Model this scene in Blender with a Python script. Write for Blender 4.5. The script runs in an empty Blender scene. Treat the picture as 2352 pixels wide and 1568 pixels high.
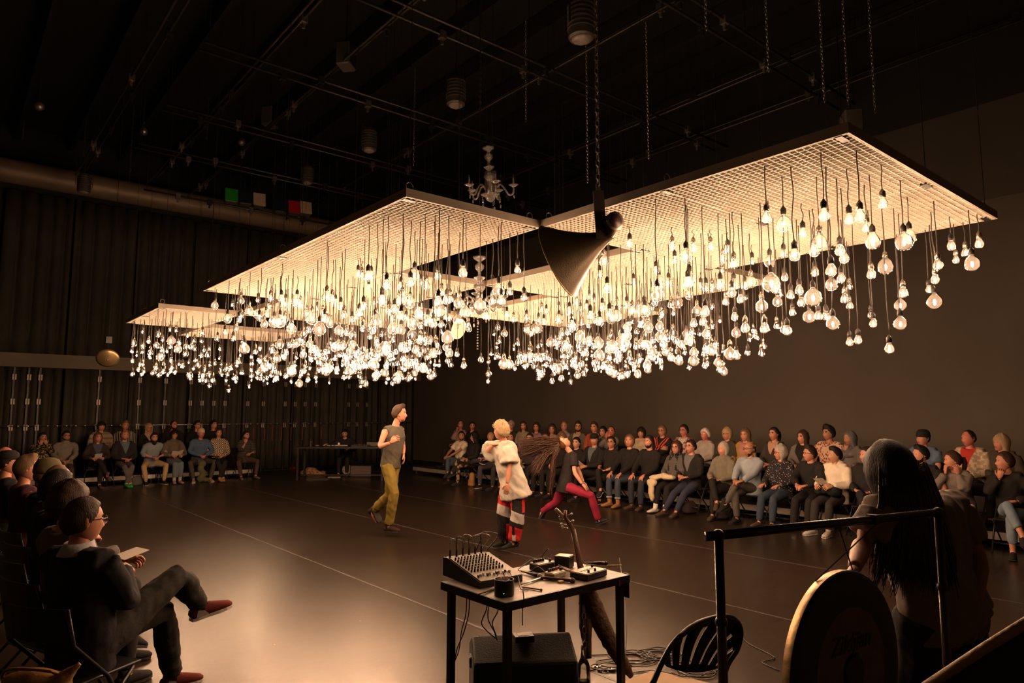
import bpy, bmesh, math, random
import numpy as np
from math import sin, cos, pi, radians, atan, hypot, sqrt
from mathutils import Vector, Matrix, Euler, Quaternion, noise

random.seed(7); np.random.seed(7)
C = bpy.context.scene.collection
# ------------------------------------------------------------------ camera, world, exposure
# The room's axes are the world's axes: +X runs along the far curtain wall, +Y along the right-hand wall, z = 0 is the floor.
FPX, CX, CY, EYE = 1568.0, 1176.0, 784.0, 1.72
PITCH = radians(6.043); YAW = radians(39.85)
cam_d = bpy.data.cameras.new('camera'); cam = bpy.data.objects.new('camera', cam_d); C.objects.link(cam)
cam.location = (0, 0, EYE); cam.rotation_euler = (pi / 2 + PITCH, 0, -YAW)
cam_d.sensor_width = 36; cam_d.lens = 24.0; cam_d.clip_start = .05; cam_d.clip_end = 100
bpy.context.scene.camera = cam
sc = bpy.context.scene
sc.view_settings.view_transform = 'Standard'; sc.view_settings.look = 'None'
sc.view_settings.gamma = 1; sc.view_settings.use_curve_mapping = False
sc.view_settings.exposure = 0.65
w = bpy.data.worlds.new('world'); sc.world = w; w.use_nodes = True
w.node_tree.nodes['Background'].inputs[0].default_value = (0.010, 0.012, 0.010, 1)
w.node_tree.nodes['Background'].inputs[1].default_value = 0.02
sc.cycles.transparent_max_bounces = 28
sc.cycles.max_bounces = 6; sc.cycles.diffuse_bounces = 3; sc.cycles.glossy_bounces = 3; sc.cycles.transmission_bounces = 4
sc.cycles.sample_clamp_indirect = 4.0
sc.cycles.caustics_reflective = False; sc.cycles.caustics_refractive = False
BULB = 430.0          # filament radiance

FV = Vector((sin(YAW), cos(YAW), 0)); RV = Vector((cos(YAW), -sin(YAW), 0))   # forward / right on the floor plane
def ray(px, py):
    a = (px - CX) / FPX; b = -(py - CY) / FPX
    return RV * a + FV * (cos(PITCH) - b * sin(PITCH)) + Vector((0, 0, sin(PITCH) + b * cos(PITCH)))
def at_z(px, py, z):
    d = ray(px, py); return Vector((0, 0, EYE)) + d * ((z - EYE) / d.z)
def at_d(px, py, dep):
    d = ray(px, py); return Vector((0, 0, EYE)) + d * (dep / d.dot(FV))
def at_x(px, py, X):
    d = ray(px, py); return Vector((0, 0, EYE)) + d * (X / d.x)
def at_y(px, py, Y):
    d = ray(px, py); return Vector((0, 0, EYE)) + d * (Y / d.y)
def to_px(p):
    v = Vector(p) - Vector((0, 0, EYE)); y = v.dot(FV); x = v.dot(RV)
    fw = y * cos(PITCH) + v.z * sin(PITCH); up = -y * sin(PITCH) + v.z * cos(PITCH)
    return CX + FPX * x / fw, CY - FPX * up / fw
def depth_of(p): return p[0] * FV.x + p[1] * FV.y

# ------------------------------------------------------------------ materials
MATS = {}
def srgb(r, g, b):
    f = lambda c: (c / 255 / 12.92) if c <= 10 else ((c / 255 + .055) / 1.055) ** 2.4
    return (f(r), f(g), f(b))
def mat(name, col=(.5, .5, .5), rough=.6, metal=0., var=.0, scale=20., bump=0., bscale=None, spec=.5, sheen=0., emit=None, estr=0., alpha=1., trans=0.):
    if name in MATS: return MATS[name]
    m = bpy.data.materials.new(name); m.use_nodes = True; nt = m.node_tree; b = nt.nodes['Principled BSDF']
    b.inputs['Base Color'].default_value = (*col, 1); b.inputs['Roughness'].default_value = rough
    b.inputs['Metallic'].default_value = metal; b.inputs['Specular IOR Level'].default_value = spec
    if sheen: b.inputs['Sheen Weight'].default_value = sheen
    if emit: b.inputs['Emission Color'].default_value = (*emit, 1); b.inputs['Emission Strength'].default_value = estr
    if var or bump:
        tc = nt.nodes.new('ShaderNodeTexCoord'); n = nt.nodes.new('ShaderNodeTexNoise'); n.inputs['Scale'].default_value = scale; n.inputs['Detail'].default_value = 4
        nt.links.new(tc.outputs['Object'], n.inputs['Vector'])
        if var:
            mx = nt.nodes.new('ShaderNodeMix'); mx.data_type = 'RGBA'
            mx.inputs['A'].default_value = (*[c * (1 - var) for c in col], 1); mx.inputs['B'].default_value = (*[min(1, c * (1 + var)) for c in col], 1)
            nt.links.new(n.outputs['Fac'], mx.inputs['Factor']); nt.links.new(mx.outputs['Result'], b.inputs['Base Color'])
        if bump:
            n2 = nt.nodes.new('ShaderNodeTexNoise'); n2.inputs['Scale'].default_value = bscale or scale; n2.inputs['Detail'].default_value = 3
            nt.links.new(tc.outputs['Object'], n2.inputs['Vector'])
            bp = nt.nodes.new('ShaderNodeBump'); bp.inputs['Strength'].default_value = bump; bp.inputs['Distance'].default_value = .01
            nt.links.new(n2.outputs['Fac'], bp.inputs['Height']); nt.links.new(bp.outputs['Normal'], b.inputs['Normal'])
    MATS[name] = m; return m

# ------------------------------------------------------------------ mesh builder
class MB:
    def __init__(s): s.v = []; s.f = []; s.m = []
    def add(s, vs, fs, mi=0):
        o = len(s.v); s.v.extend([tuple(v) for v in vs]); s.f.extend([tuple(i + o for i in f) for f in fs]); s.m.extend([mi] * len(fs)); return s
    def box(s, x0, x1, y0, y1, z0, z1, mi=0, M=None, bev=0.):
        if bev > 0:
            bm = bmesh.new(); bmesh.ops.create_cube(bm, size=1)
            for v in bm.verts: v.co = Vector(((x0 + x1) / 2 + v.co.x * (x1 - x0), (y0 + y1) / 2 + v.co.y * (y1 - y0), (z0 + z1) / 2 + v.co.z * (z1 - z0)))
            bmesh.ops.bevel(bm, geom=list(bm.edges), offset=bev, segments=1, affect='EDGES')
            bm.verts.index_update()
            vs = [v.co.copy() for v in bm.verts]; fs = [[v.index for v in f.verts] for f in bm.faces]; bm.free()
        else:
            vs = [Vector(p) for p in ((x0, y0, z0), (x1, y0, z0), (x1, y1, z0), (x0, y1, z0), (x0, y0, z1), (x1, y0, z1), (x1, y1, z1), (x0, y1, z1))]
            fs = [(0, 3, 2, 1), (4, 5, 6, 7), (0, 1, 5, 4), (1, 2, 6, 5), (2, 3, 7, 6), (3, 0, 4, 7)]
        if M is not None: vs = [M @ v for v in vs]
        return s.add(vs, fs, mi)
    def bar(s, a, b, w, h=None, mi=0, up=(0, 0, 1)):
        a = Vector(a); b = Vector(b); h = h or w; t = (b - a); L = t.length; t.normalize(); up = Vector(up)
        if abs(t.dot(up)) > .98: up = Vector((1, 0, 0))
        x = t.cross(up).normalized(); z = x.cross(t).normalized()
        M = Matrix((x, t, z)).transposed().to_4x4(); M.translation = a
        return s.box(-w / 2, w / 2, 0, L, -h / 2, h / 2, mi, M)
    def loft(s, pts, rads, n=8, side=None, mi=0, cap=True, twist=0.):
        """tube through pts; rads = r or (rx, ry); side = the direction of rx"""
        pts = [Vector(p) for p in pts]; k = len(pts); vs = []
        for i in range(k):
            t = (pts[min(i + 1, k - 1)] - pts[max(i - 1, 0)])
            t = t.normalized() if t.length > 1e-9 else Vector((0, 0, 1))
            if side is None:
                sd = Vector((1, 0, 0)) if abs(t.x) < .9 else Vector((0, 1, 0))
            else: sd = Vector(side[i] if isinstance(side, list) else side)
            u = (sd - t * sd.dot(t)).normalized(); v = t.cross(u)
            r = rads[i] if isinstance(rads, (list, tuple)) and not isinstance(rads, float) else rads
            rx, ry = (r if isinstance(r, (tuple, list)) else (r, r))
            for j in range(n):
                a = 2 * pi * j / n + twist
                vs.append(pts[i] + u * (cos(a) * rx) + v * (sin(a) * ry))
        fs = []
        for i in range(k - 1):
            for j in range(n):
                a = i * n + j; b = i * n + (j + 1) % n
                fs.append((a, b, b + n, a + n))
        if cap:
            fs.append(tuple(range(n - 1, -1, -1))); fs.append(tuple((k - 1) * n + j for j in range(n)))
        return s.add(vs, fs, mi)
    def lathe(s, prof, n=16, mi=0, M=None, cap=True):
        vs = []; k = len(prof)
        for r, z in prof:
            for j in range(n): a = 2 * pi * j / n; vs.append(Vector((r * cos(a), r * sin(a), z)))
        fs = []
        for i in range(k - 1):
            for j in range(n):
                a = i * n + j; b = i * n + (j + 1) % n; fs.append((a, b, b + n, a + n))
        if cap: fs.append(tuple(range(n - 1, -1, -1))); fs.append(tuple((k - 1) * n + j for j in range(n)))
        if M is not None: vs = [M @ v for v in vs]
        return s.add(vs, fs, mi)
    def ball(s, c, r, n=10, k=7, mi=0, M=None):
        r = r if isinstance(r, (tuple, list)) else (r, r, r)
        prof = []
        vs = []; fs = []
        for i in range(1, k):
            a = pi * i / k
            for j in range(n): b = 2 * pi * j / n; vs.append(Vector((r[0] * sin(a) * cos(b), r[1] * sin(a) * sin(b), r[2] * cos(a))))
        top = len(vs); vs.append(Vector((0, 0, r[2]))); vs.append(Vector((0, 0, -r[2])))
        for i in range(k - 2):
            for j in range(n): a = i * n + j; b = i * n + (j + 1) % n; fs.append((a, a + n, b + n, b))
        for j in range(n): fs.append((top, j, (j + 1) % n)); fs.append((top + 1, (k - 2) * n + (j + 1) % n, (k - 2) * n + j))
        if M is not None: vs = [M @ v for v in vs]
        vs = [v + Vector(c) for v in vs]
        return s.add(vs, fs, mi)
    def mesh(s, name, mats, smooth=True):
        me = bpy.data.meshes.new(name); me.from_pydata(s.v, [], s.f)
        if not isinstance(mats, (list, tuple)): mats = [mats]
        for m in mats: me.materials.append(m)
        if len(mats) > 1: me.polygons.foreach_set('material_index', s.m)
        if smooth: me.polygons.foreach_set('use_smooth', [True] * len(s.f))
        me.update(); return me
    def build(s, name, mats, parent=None, smooth=False, loc=None, rot=None):
        o = bpy.data.objects.new(name, s.mesh(name, mats, smooth)); C.objects.link(o)
        if parent is not None: o.parent = parent
        if loc is not None: o.location = loc
        if rot is not None: o.rotation_euler = rot
        return o
def autosmooth(o, ang=35):
    me = o.data; me.polygons.foreach_set('use_smooth', [True] * len(me.polygons))
    try: me.set_sharp_from_angle(angle=radians(ang))
    except Exception: pass
    return o
def tag(o, label=None, cat=None, group=None, kind=None):
    if label: o['label'] = label
    if cat: o['category'] = cat
    if group: o['group'] = group
    if kind: o['kind'] = kind
    return o
def empty(name, loc=(0, 0, 0), rz=0., label=None, cat=None, group=None):
    o = bpy.data.objects.new(name, None); C.objects.link(o); o.empty_display_size = .1
    o.location = loc; o.rotation_euler = (0, 0, rz); tag(o, label, cat, group); return o
def copy_tree(o, parent=None):
    kids = [c for c in KIDS.get(o.name, [])] if o.name in KIDS else [c for c in o.children]
    c = o.copy(); C.objects.link(c); c.parent = parent
    for ch in kids: copy_tree(ch, c)
    return c
ORD = 'first second third fourth fifth sixth seventh eighth ninth tenth eleventh twelfth thirteenth fourteenth fifteenth sixteenth seventeenth eighteenth nineteenth twentieth'.split()
KIDS = {}
def pts_curve(p, n=8):
    """Catmull-Rom through p"""
    p = [Vector(q) for q in p]; out = []
    P = [p[0] * 2 - p[1]] + p + [p[-1] * 2 - p[-2]]
    for i in range(1, len(P) - 2):
        for k in range(n):
            t = k / n; a, b, c, d = P[i - 1], P[i], P[i + 1], P[i + 2]
            out.append(.5 * ((2 * b) + (c - a) * t + (2 * a - 5 * b + 4 * c - d) * t * t + (3 * b - a - 3 * c + d) * t ** 3))
    out.append(p[-1]); return out
def pip(x, y, poly):
    ins = False; n = len(poly)
    for i in range(n):
        x1, y1 = poly[i]; x2, y2 = poly[(i + 1) % n]
        if (y1 > y) != (y2 > y) and x < (x2 - x1) * (y - y1) / (y2 - y1) + x1: ins = not ins
    return ins
# ------------------------------------------------------------------ the room
XW, YW, ZC = 12.9, 20.9, 9.0
def floor_mat():
    m = bpy.data.materials.new('dance_vinyl'); m.use_nodes = True; nt = m.node_tree; b = nt.nodes['Principled BSDF']
    N = nt.nodes.new; L = nt.links.new
    tc = N('ShaderNodeTexCoord')
    def noise_(scale, det=4, vec=None, rough=.6):
        n = N('ShaderNodeTexNoise'); n.inputs['Scale'].default_value = scale; n.inputs['Detail'].default_value = det; n.inputs['Roughness'].default_value = rough
        L(vec or tc.outputs['Object'], n.inputs['Vector']); return n
    def ramp(src, p0, c0, p1, c1):
        r = N('ShaderNodeValToRGB'); r.color_ramp.elements[0].position = p0; r.color_ramp.elements[1].position = p1
        r.color_ramp.elements[0].color = (*c0, 1); r.color_ramp.elements[1].color = (*c1, 1); L(src, r.inputs[0]); return r
    big = noise_(.7, 5); mid = noise_(70, 8)
    # scuffs: stretched noise in two directions
    scr = []
    for ang, sx, sy in ((.5, 3, 40), (2.1, 4, 55), (1.2, 3, 70)):
        mp = N('ShaderNodeMapping'); mp.inputs['Rotation'].default_value = (0, 0, ang); mp.inputs['Scale'].default_value = (sx, sy, 1)
        L(tc.outputs['Object'], mp.inputs['Vector']); n = noise_(1.0, 8, mp.outputs['Vector'], .75)
        scr.append(ramp(n.outputs['Fac'], .50, (0, 0, 0), .70, (1, 1, 1)))
    a1 = N('ShaderNodeMath'); a1.operation = 'MAXIMUM'; L(scr[0].outputs[0], a1.inputs[0]); L(scr[1].outputs[0], a1.inputs[1])
    a2 = N('ShaderNodeMath'); a2.operation = 'MAXIMUM'; L(a1.outputs[0], a2.inputs[0]); L(scr[2].outputs[0], a2.inputs[1])
    base = ramp(mid.outputs['Fac'], .3, (.008, .0052, .0032), .75, (.020, .0130, .0082))
    mx = N('ShaderNodeMix'); mx.data_type = 'RGBA'; L(a2.outputs[0], mx.inputs['Factor']); L(base.outputs[0], mx.inputs['A']); mx.inputs['B'].default_value = (.050, .034, .022, 1)
    # little specks of paper and dust
    vo = N('ShaderNodeTexVoronoi'); vo.inputs['Scale'].default_value = 3.2; L(tc.outputs['Object'], vo.inputs['Vector'])
    sp = ramp(vo.outputs['Distance'], .020, (1, 1, 1), .026, (0, 0, 0))
    mx2 = N('ShaderNodeMix'); mx2.data_type = 'RGBA'; L(sp.outputs[0], mx2.inputs['Factor']); L(mx.outputs['Result'], mx2.inputs['A']); mx2.inputs['B'].default_value = (.35, .32, .28, 1)
    L(mx2.outputs['Result'], b.inputs['Base Color'])
    rr = N('ShaderNodeMapRange'); L(big.outputs['Fac'], rr.inputs['Value']); rr.inputs['From Min'].default_value = .3; rr.inputs['From Max'].default_value = .7
    rr.inputs['To Min'].default_value = .275; rr.inputs['To Max'].default_value = .315
    ad = N('ShaderNodeMath'); ad.operation = 'MULTIPLY_ADD'; L(a2.outputs[0], ad.inputs[0]); ad.inputs[1].default_value = .035; L(rr.outputs[0], ad.inputs[2])
    L(ad.outputs[0], b.inputs['Roughness']); b.inputs['Specular IOR Level'].default_value = .68; b.inputs['Specular Tint'].default_value = (1, .82, .66, 1)
    bp = N('ShaderNodeBump'); bp.inputs['Strength'].default_value = .010; bp.inputs['Distance'].default_value = .0008; L(mid.outputs['Fac'], bp.inputs['Height']); L(bp.outputs[0], b.inputs['Normal'])
    return m
def wall_mat(name, col, rough=.75, stain=.35):
    m = bpy.data.materials.new(name); m.use_nodes = True; nt = m.node_tree; b = nt.nodes['Principled BSDF']
    N = nt.nodes.new; L = nt.links.new; tc = N('ShaderNodeTexCoord')
    n = N('ShaderNodeTexNoise'); n.inputs['Scale'].default_value = .5; n.inputs['Detail'].default_value = 6; L(tc.outputs['Object'], n.inputs['Vector'])
    n2 = N('ShaderNodeTexNoise'); n2.inputs['Scale'].default_value = 60; n2.inputs['Detail'].default_value = 3; L(tc.outputs['Object'], n2.inputs['Vector'])
    mx = N('ShaderNodeMix'); mx.data_type = 'RGBA'; L(n.outputs['Fac'], mx.inputs['Factor'])
    mx.inputs['A'].default_value = (*[c * (1 - stain) for c in col], 1); mx.inputs['B'].default_value = (*[c * (1 + stain) for c in col], 1)
    L(mx.outputs['Result'], b.inputs['Base Color']); b.inputs['Roughness'].default_value = rough; b.inputs['Specular IOR Level'].default_value = .3
    bp = N('ShaderNodeBump'); bp.inputs['Strength'].default_value = .15; bp.inputs['Distance'].default_value = .004; L(n2.outputs['Fac'], bp.inputs['Height']); L(bp.outputs[0], b.inputs['Normal'])
    return m
m_floor = floor_mat()
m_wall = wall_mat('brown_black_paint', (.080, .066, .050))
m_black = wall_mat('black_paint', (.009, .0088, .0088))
m_blackmetal = mat('black_metal', (.022, .021, .020), .42, .3, .3, 30)
m_steel = mat('grey_steel', (.30, .28, .25), .38, .85, .2, 30)
m_alu = mat('aluminium', (.55, .52, .48), .35, .9, .15, 20)
m_curtain = mat('black_velour', (.036, .032, .022), .8, 0, .5, 3, .3, 60)
m_plate = mat('plate_metal', (.34, .30, .25), .5, .4)
m_whitepaint = mat('white_paint', (.62, .60, .55), .5, 0, .1, 12)

def struct(name, mb, m, parent=None, smooth=False):
    o = mb.build(name, m, parent, smooth)
    if parent is None: o['kind'] = 'structure'
    return o
struct('floor', MB().box(-3, XW, -3, YW, -.2, 0), m_floor)
struct('ceiling', MB().box(-3, XW, -3, YW, ZC, ZC + .2), m_black)
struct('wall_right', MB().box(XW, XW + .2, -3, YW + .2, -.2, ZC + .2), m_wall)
struct('wall_right_upper_shade', MB().box(XW - .02, XW, -3, YW, 5.2, 6.8), wall_mat('upper_wall_shade', (.045, .038, .030)))  # thin darker sheet: the light fading up the wall is put into its colour
struct('wall_right_top_shade', MB().box(XW - .02, XW, -3, YW, 6.8, ZC), m_black)  # black sheet added for the shade at the top of the wall
struct('wall_far', MB().box(-3.2, XW, YW, YW + .2, -.2, ZC + .2), m_black)
struct('wall_left', MB().box(-3.2, -3, -3, YW, -.2, ZC + .2), m_wall)
struct('wall_near', MB().box(-3.2, XW + .2, -3.2, -3, -.2, ZC + .2), m_wall)
struct('baseboard_right', MB().box(XW - .018, XW, -3, YW, 0, .12), m_black)

# seams of the dance floor: long tapes stuck on the vinyl
m_tape = mat('seam_tape', (.055, .045, .037), .5, 0, .35, 8)
for i, x in enumerate((3.48, 5.60, 7.70)):
    mb = MB()
    y0, y1 = -2.8, 17.4
    n = 60
    vs = []; fs = []
    for k in range(n + 1):
        y = y0 + (y1 - y0) * k / n; d = .012 * noise.noise((x * 3, y * .7, 0))
        wd = .014 + .004 * noise.noise((x, y * 4, 3))
        vs += [(x + d - wd, y, .0015), (x + d + wd, y, .0015), (x + d - wd, y, 0), (x + d + wd, y, 0)]
    for k in range(n):
        a = 4 * k; fs += [(a, a + 1, a + 5, a + 4), (a, a + 4, a + 6, a + 2), (a + 1, a + 3, a + 7, a + 5)]
    mb.add(vs, fs)
    o = struct('trim_%d' % (i + 1), mb, m_tape)

# far wall: black pleated drapes in panels, small metal plates, rail, beam, duct
def drape(name, x0, x1, z0, z1, y, amp, wl, seed, label, group):
    rnd = random.Random(seed); n = int((x1 - x0) / .03); vs = []; fs = []; nz = 4
    ph = rnd.random() * 6
    for k in range(n + 1):
        x = x0 + (x1 - x0) * k / n
        a = 2 * pi * x / wl + ph + 1.6 * sin(x * 2.3 + seed)
        yy = abs(sin(a * .5)) ** .6
        for j in range(nz + 1):
            z = z0 + (z1 - z0) * j / nz
            vs.append((x, y - amp * yy * (1 + .15 * noise.noise((x, z, seed))), z))
    for k in range(n):
        for j in range(nz): a = k * (nz + 1) + j; fs.append((a, a + nz + 1, a + nz + 2, a + 1))
    mb = MB().add(vs, fs)
    o = mb.build(name, m_curtain, None, True); tag(o, label, 'curtain', group)
    md = o.modifiers.new('t', 'SOLIDIFY'); md.thickness = .012
    return o
rnd = random.Random(3)
xs = [-.6 + 1.5 * i for i in range(10)]
for i in range(9):
    x0, x1 = xs[i], min(xs[i + 1] - .05, XW - .15)
    drape('black_drape', x0, x1, .08, 2.86, YW - .05, .16, .27, i + 1, 'black pleated drape below the grey beam, %s from the left' % ORD[i], 'lower black drapes on the far wall')
    drape('black_drape', x0, x1, 3.22, 7.3, YW - .05, .13, .31, i + 31, 'tall black drape above the grey beam, %s from the left' % ORD[i], 'upper black drapes on the far wall')
# metal strips with hinge plates standing in front of the drapes
px_plates = [28, 62, 88, 225, 318, 378, 436, 463, 490, 516, 568, 604, 654, 677, 700, 724, 800, 820, 842]
strip_root = empty('wall_batten_rail', (0, 0, 0), 0, 'thin steel pipe with small bright clips running along the drapes at head height', 'pipe')
mbp = MB(); mbp.loft([(0, YW - .30, 1.42), (XW - .3, YW - .30, 1.42)], .012, 6); mbp.build('pipe', m_steel, strip_root, True)
for k in range(60):
    x = .3 + k * .2
    MB().box(x - .012, x + .012, YW - .325, YW - .30, 1.405, 1.435).build('clip', m_plate, strip_root)
for k in range(7):
    x = .8 + k * 1.8
    MB().box(x - .02, x + .02, YW - .30, YW - .02, 1.40, 1.44).build('bracket', m_blackmetal, strip_root)
for i, px in enumerate(px_plates):
    q = at_y(px, 920, YW - .26)
    r = empty('track_post', (q.x, YW - .26, 0), 0, 'slim black upright with pale plates before the far drapes, %s from the left' % ORD[i], 'post', 'slim uprights along the far wall')
    MB().box(-.018, .018, -.012, .012, .0, 2.9).build('upright', m_blackmetal, r)
    for z in (1.38, 2.02, 2.62):
        for dx in (-.035, .02):
            MB().box(dx, dx + .028, -.03, -.012, z - .07, z + .07).build('plate', m_plate, r)
struct('trim_7', MB().box(-1.0, XW, YW - .45, YW - .05, 2.86, 3.20), wall_mat('beam_paint', (.15, .125, .08), .6, .5))
d = MB(); d.loft([(-1.0, YW - .65, 7.62), (XW - .1, YW - .65, 7.62)], .30, 20)
o = autosmooth(d.build('ventilation_duct', mat('duct_brown', (.20, .15, .10), .5, .2, .3, 2))); tag(o, 'wide brown round duct running along the top of the far wall', 'duct')

# ------------------------------------------------------------------ ceiling: pipe grid
m_pipe = mat('pipe_black', (.05, .045, .04), .38, .6, .4, 5)
def pipe(a, b, r, label, group=None, clamps=0, seed=0):
    root = empty('grid_pipe', a, 0, label, 'pipe', group); a = Vector(a); b = Vector(b)
    m = MB(); m.loft([(0, 0, 0), b - a], r, 8, (0, 0, 1)); m.build('pipe', m_pipe, root, True)
    rr = random.Random(seed); d = (b - a).normalized(); L = (b - a).length
    for k in range(clamps):
        p = d * (L * (k + .5 + rr.uniform(-.3, .3)) / clamps)
        q = MB(); q.box(p.x - .05, p.x + .05, p.y - .05, p.y + .05, -.07, .05); q.box(p.x - .02, p.x + .02, p.y - .02, p.y + .02, -.16, -.06)
        q.build('clamp', m_steel if rr.random() < .6 else m_blackmetal, root)
    L_ = max(1, int(L / 3))
    for k in range(L_ + 1):
        p = d * (L * (k + .02) / (L_ + .04))
        MB().bar(p, p + Vector((0, 0, ZC - a.z)), .012).build('hanger', m_blackmetal, root)
    return root
zg = 7.5
sd = 0
for Y, x0, x1 in ((5.3, 3.2, 12.8), (8.0, 2.6, 12.8), (10.85, 2.8, 12.8), (13.6, 2.9, 12.8), (16.0, 2.9, 12.8)):
    for dz, dy in ((0, 0), (.0, .30)):
        sd += 1
        pipe((x0, Y + dy, zg + dz), (x1, Y + dy, zg + dz), .024, '%s pipe of the %s pair parallel to the far wall, counted from the camera' % ('nearer' if not dy else 'further', ORD[(5.3, 8.0, 10.85, 13.6, 16.0).index(Y)]), 'cross pipes of the lighting grid', 5 if dy else 3, sd)
for X, y0, y1 in ((2.2, 4, 19.5), (3.7, 5, 19), (4.8, 3.5, 19.5), (7.7, 2.5, 20), (10.55, 1, 20), (12.1, -1, 20.0)):
    for dx, dz in ((0, .10), (.22, .30)):
        sd += 1
        pipe((X + dx, y0, zg + dz), (X + dx, y1, zg + dz), .024, '%s pipe of the %s long pair running away from the camera, counted from the left' % ('lower' if dx == 0 else 'upper', ORD[(2.2, 3.7, 4.8, 7.7, 10.55, 12.1).index(X)]), 'long pipes of the lighting grid', 7 if dx else 3, sd)
for k in range(14):
    x = -2.4 + 1.15 * k
    o = MB().box(x - .05, x + .05, -2.9, YW - .05, 8.62, 8.98).build('ceiling_beam', m_black); tag(o, kind='structure')
# thin chains and cables
m_chain = mat('chain_steel', (.32, .28, .24), .4, .8)
def chain(p, q, name='hanging_chain', label=None, parent=None, link=.05, rad=.0045, m=None, cat='chain', group=None):
    p = Vector(p); q = Vector(q); n = max(2, int((q - p).length / (link * .8))); mb = MB(); d = (q - p) / n
    u = d.normalized(); a = u.cross(Vector((.3, .9, .1))).normalized(); b = u.cross(a)
    for k in range(n):
        c = p + d * (k + .5); s = a if k % 2 else b
        ring = [c + u * (cos(t) * link * .5) + s * (sin(t) * link * .24) for t in [2 * pi * i / 6 for i in range(7)]]
        mb.loft(ring, rad, 3, u.cross(s), cap=False)
    o = mb.build(name, m or m_chain, parent)
    if parent is None: tag(o, label, cat, group)
    return o
for k, (px, y0, y1, dep) in enumerate(((1765, 95, 165, 9.2), (1893, 150, 235, 9.5), (1948, 130, 240, 9.5), (2010, 100, 260, 9.3), (1490, 310, 365, 11.5), (1350, 290, 420, 11.5), (1208, 215, 280, 12.0), (1622, 0, 70, 8.0), (475, 270, 320, 15.0), (52, 260, 320, 15.5), (297, 320, 420, 15.5), (192, 300, 372, 15.5), (950, 290, 380, 13.5), (1103, 190, 260, 12.0))):
    p = at_d(px, y0, dep); q = at_d(px, y1, dep); top = Vector((q.x, q.y, 8.98))
    chain(top, q, 'hanging_chain', 'thin loose chain hanging from the grid, %s' % ['leftmost of four above the panel corner', 'second of the four above the panel corner', 'third of the four above the panel corner', 'rightmost, near the top right', 'between horn and panel corner, short', 'just left of the horn chain', 'above the meeting point of two panels', 'at the top edge right of centre', 'left, above the second cross pipes', 'at the far left edge', 'left, above the brown duct', 'left, by the lamp before the duct', 'left of the upper chandelier', 'right above the upper chandelier'][k], link=.07, group='loose chains of the lighting grid')
# theatre lamps hung from the grid (unlit)
m_lampbody = mat('lamp_body', (.10, .085, .075), .45, .4, .3, 20); m_lens = mat('lamp_lens', (.25, .22, .2), .08, 0, spec=.8)
def fresnel(px, py, dep, s, label, tilt=(0, 0, 0)):
    p = at_d(px, py, dep); root = empty('theatre_lamp', p, 0, label, 'stage light'); root.rotation_euler = tilt
    prof = [(.02, .30), (.10, .29), (.12, .24), (.12, .10), (.14, .05), (.14, -.12), (.12, -.14)]
    mb = MB(); mb.lathe([(r * s, z * s) for r, z in prof], 18); autosmooth(mb.build('lamp_body', m_lampbody, root))
    for k in range(6):
        z = (.22 - .05 * k) * s
        MB().lathe([(.12 * s, z - .008 * s), (.150 * s, z - .006 * s), (.150 * s, z + .006 * s), (.12 * s, z + .008 * s)], 18).build('cooling_ring', m_steel, root)
    MB().ball((0, 0, -.13 * s), (.11 * s, .11 * s, .05 * s), 14, 8).build('lens', m_lens, root, True)
    y = MB(); y.bar((-.17 * s, 0, 0), (-.17 * s, 0, .36 * s), .03 * s, .008); y.bar((.17 * s, 0, 0), (.17 * s, 0, .36 * s), .03 * s, .008); y.bar((-.18 * s, 0, .36 * s), (.18 * s, 0, .36 * s), .03 * s, .008); y.build('yoke', m_blackmetal, root)
    h = MB(); Lh = ZC - p.z - .36 * s; h.bar((0, 0, .36 * s), (0, 0, .36 * s + Lh), .02); h.build('hanging_rod', m_blackmetal, root)
    return root
fresnel(1335, 62, 8.6, 1.25, 'large ribbed theatre lamp near the top edge above the chandelier')
fresnel(1047, 222, 11.3, 1.15, 'ribbed theatre lamp hanging above the upper chandelier, to its left')
fresnel(848, 330, 13.8, 1.1, 'ribbed theatre lamp left of the upper chandelier')
fresnel(706, 408, 16.2, 1.0, 'small ribbed theatre lamp beside the coloured gel lamps')
fresnel(193, 428, 15.5, 1.0, 'ribbed theatre lamp in front of the brown duct at far left')
# cyclorama lamps with coloured gels
gels = [('green', (532, 448), (.02, .28, .01)), ('dark blue', (565, 453), (.012, .016, .035)), ('pale', (596, 458), (.50, .40, .30)), ('navy', (644, 471), (.010, .014, .04)), ('red', (676, 475), (.42, .012, .008)), ('cream', (703, 477), (.50, .38, .27))]
for nm, (px, py), col in gels:
    p = at_y(px, py, 17.2); root = empty('gel_lamp', p, 0, 'square unlit lamp with a %s colour filter on the far lighting bar' % nm, 'stage light')
    root.rotation_euler = (radians(-15), 0, radians(-8))
    m_g = mat('gel_' + nm, col, .35, 0, .35, 25, .5, 40)
    b = MB(); b.box(-.14, .14, .0, .26, -.17, .17, bev=.02); b.build('housing', m_lampbody, root)
    MB().box(-.15, .15, -.012, 0, -.18, .18, bev=.004).build('colour_filter', m_g, root)
    f = MB(); f.bar((-.17, .1, 0), (-.17, .1, .30), .02, .01); f.bar((.17, .1, 0), (.17, .1, .30), .02, .01); f.bar((-.17, .1, .30), (.17, .1, .30), .02, .01); f.bar((0, .1, .30), (0, .1, zg + .1 - p.z + .15), .03); f.build('bracket', m_blackmetal, root)
pipe((3.3, 17.3, 6.9), (9.8, 17.3, 6.9), .024, 'long steel pipe carrying the lamps with coloured filters', None, 6, 77)
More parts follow.
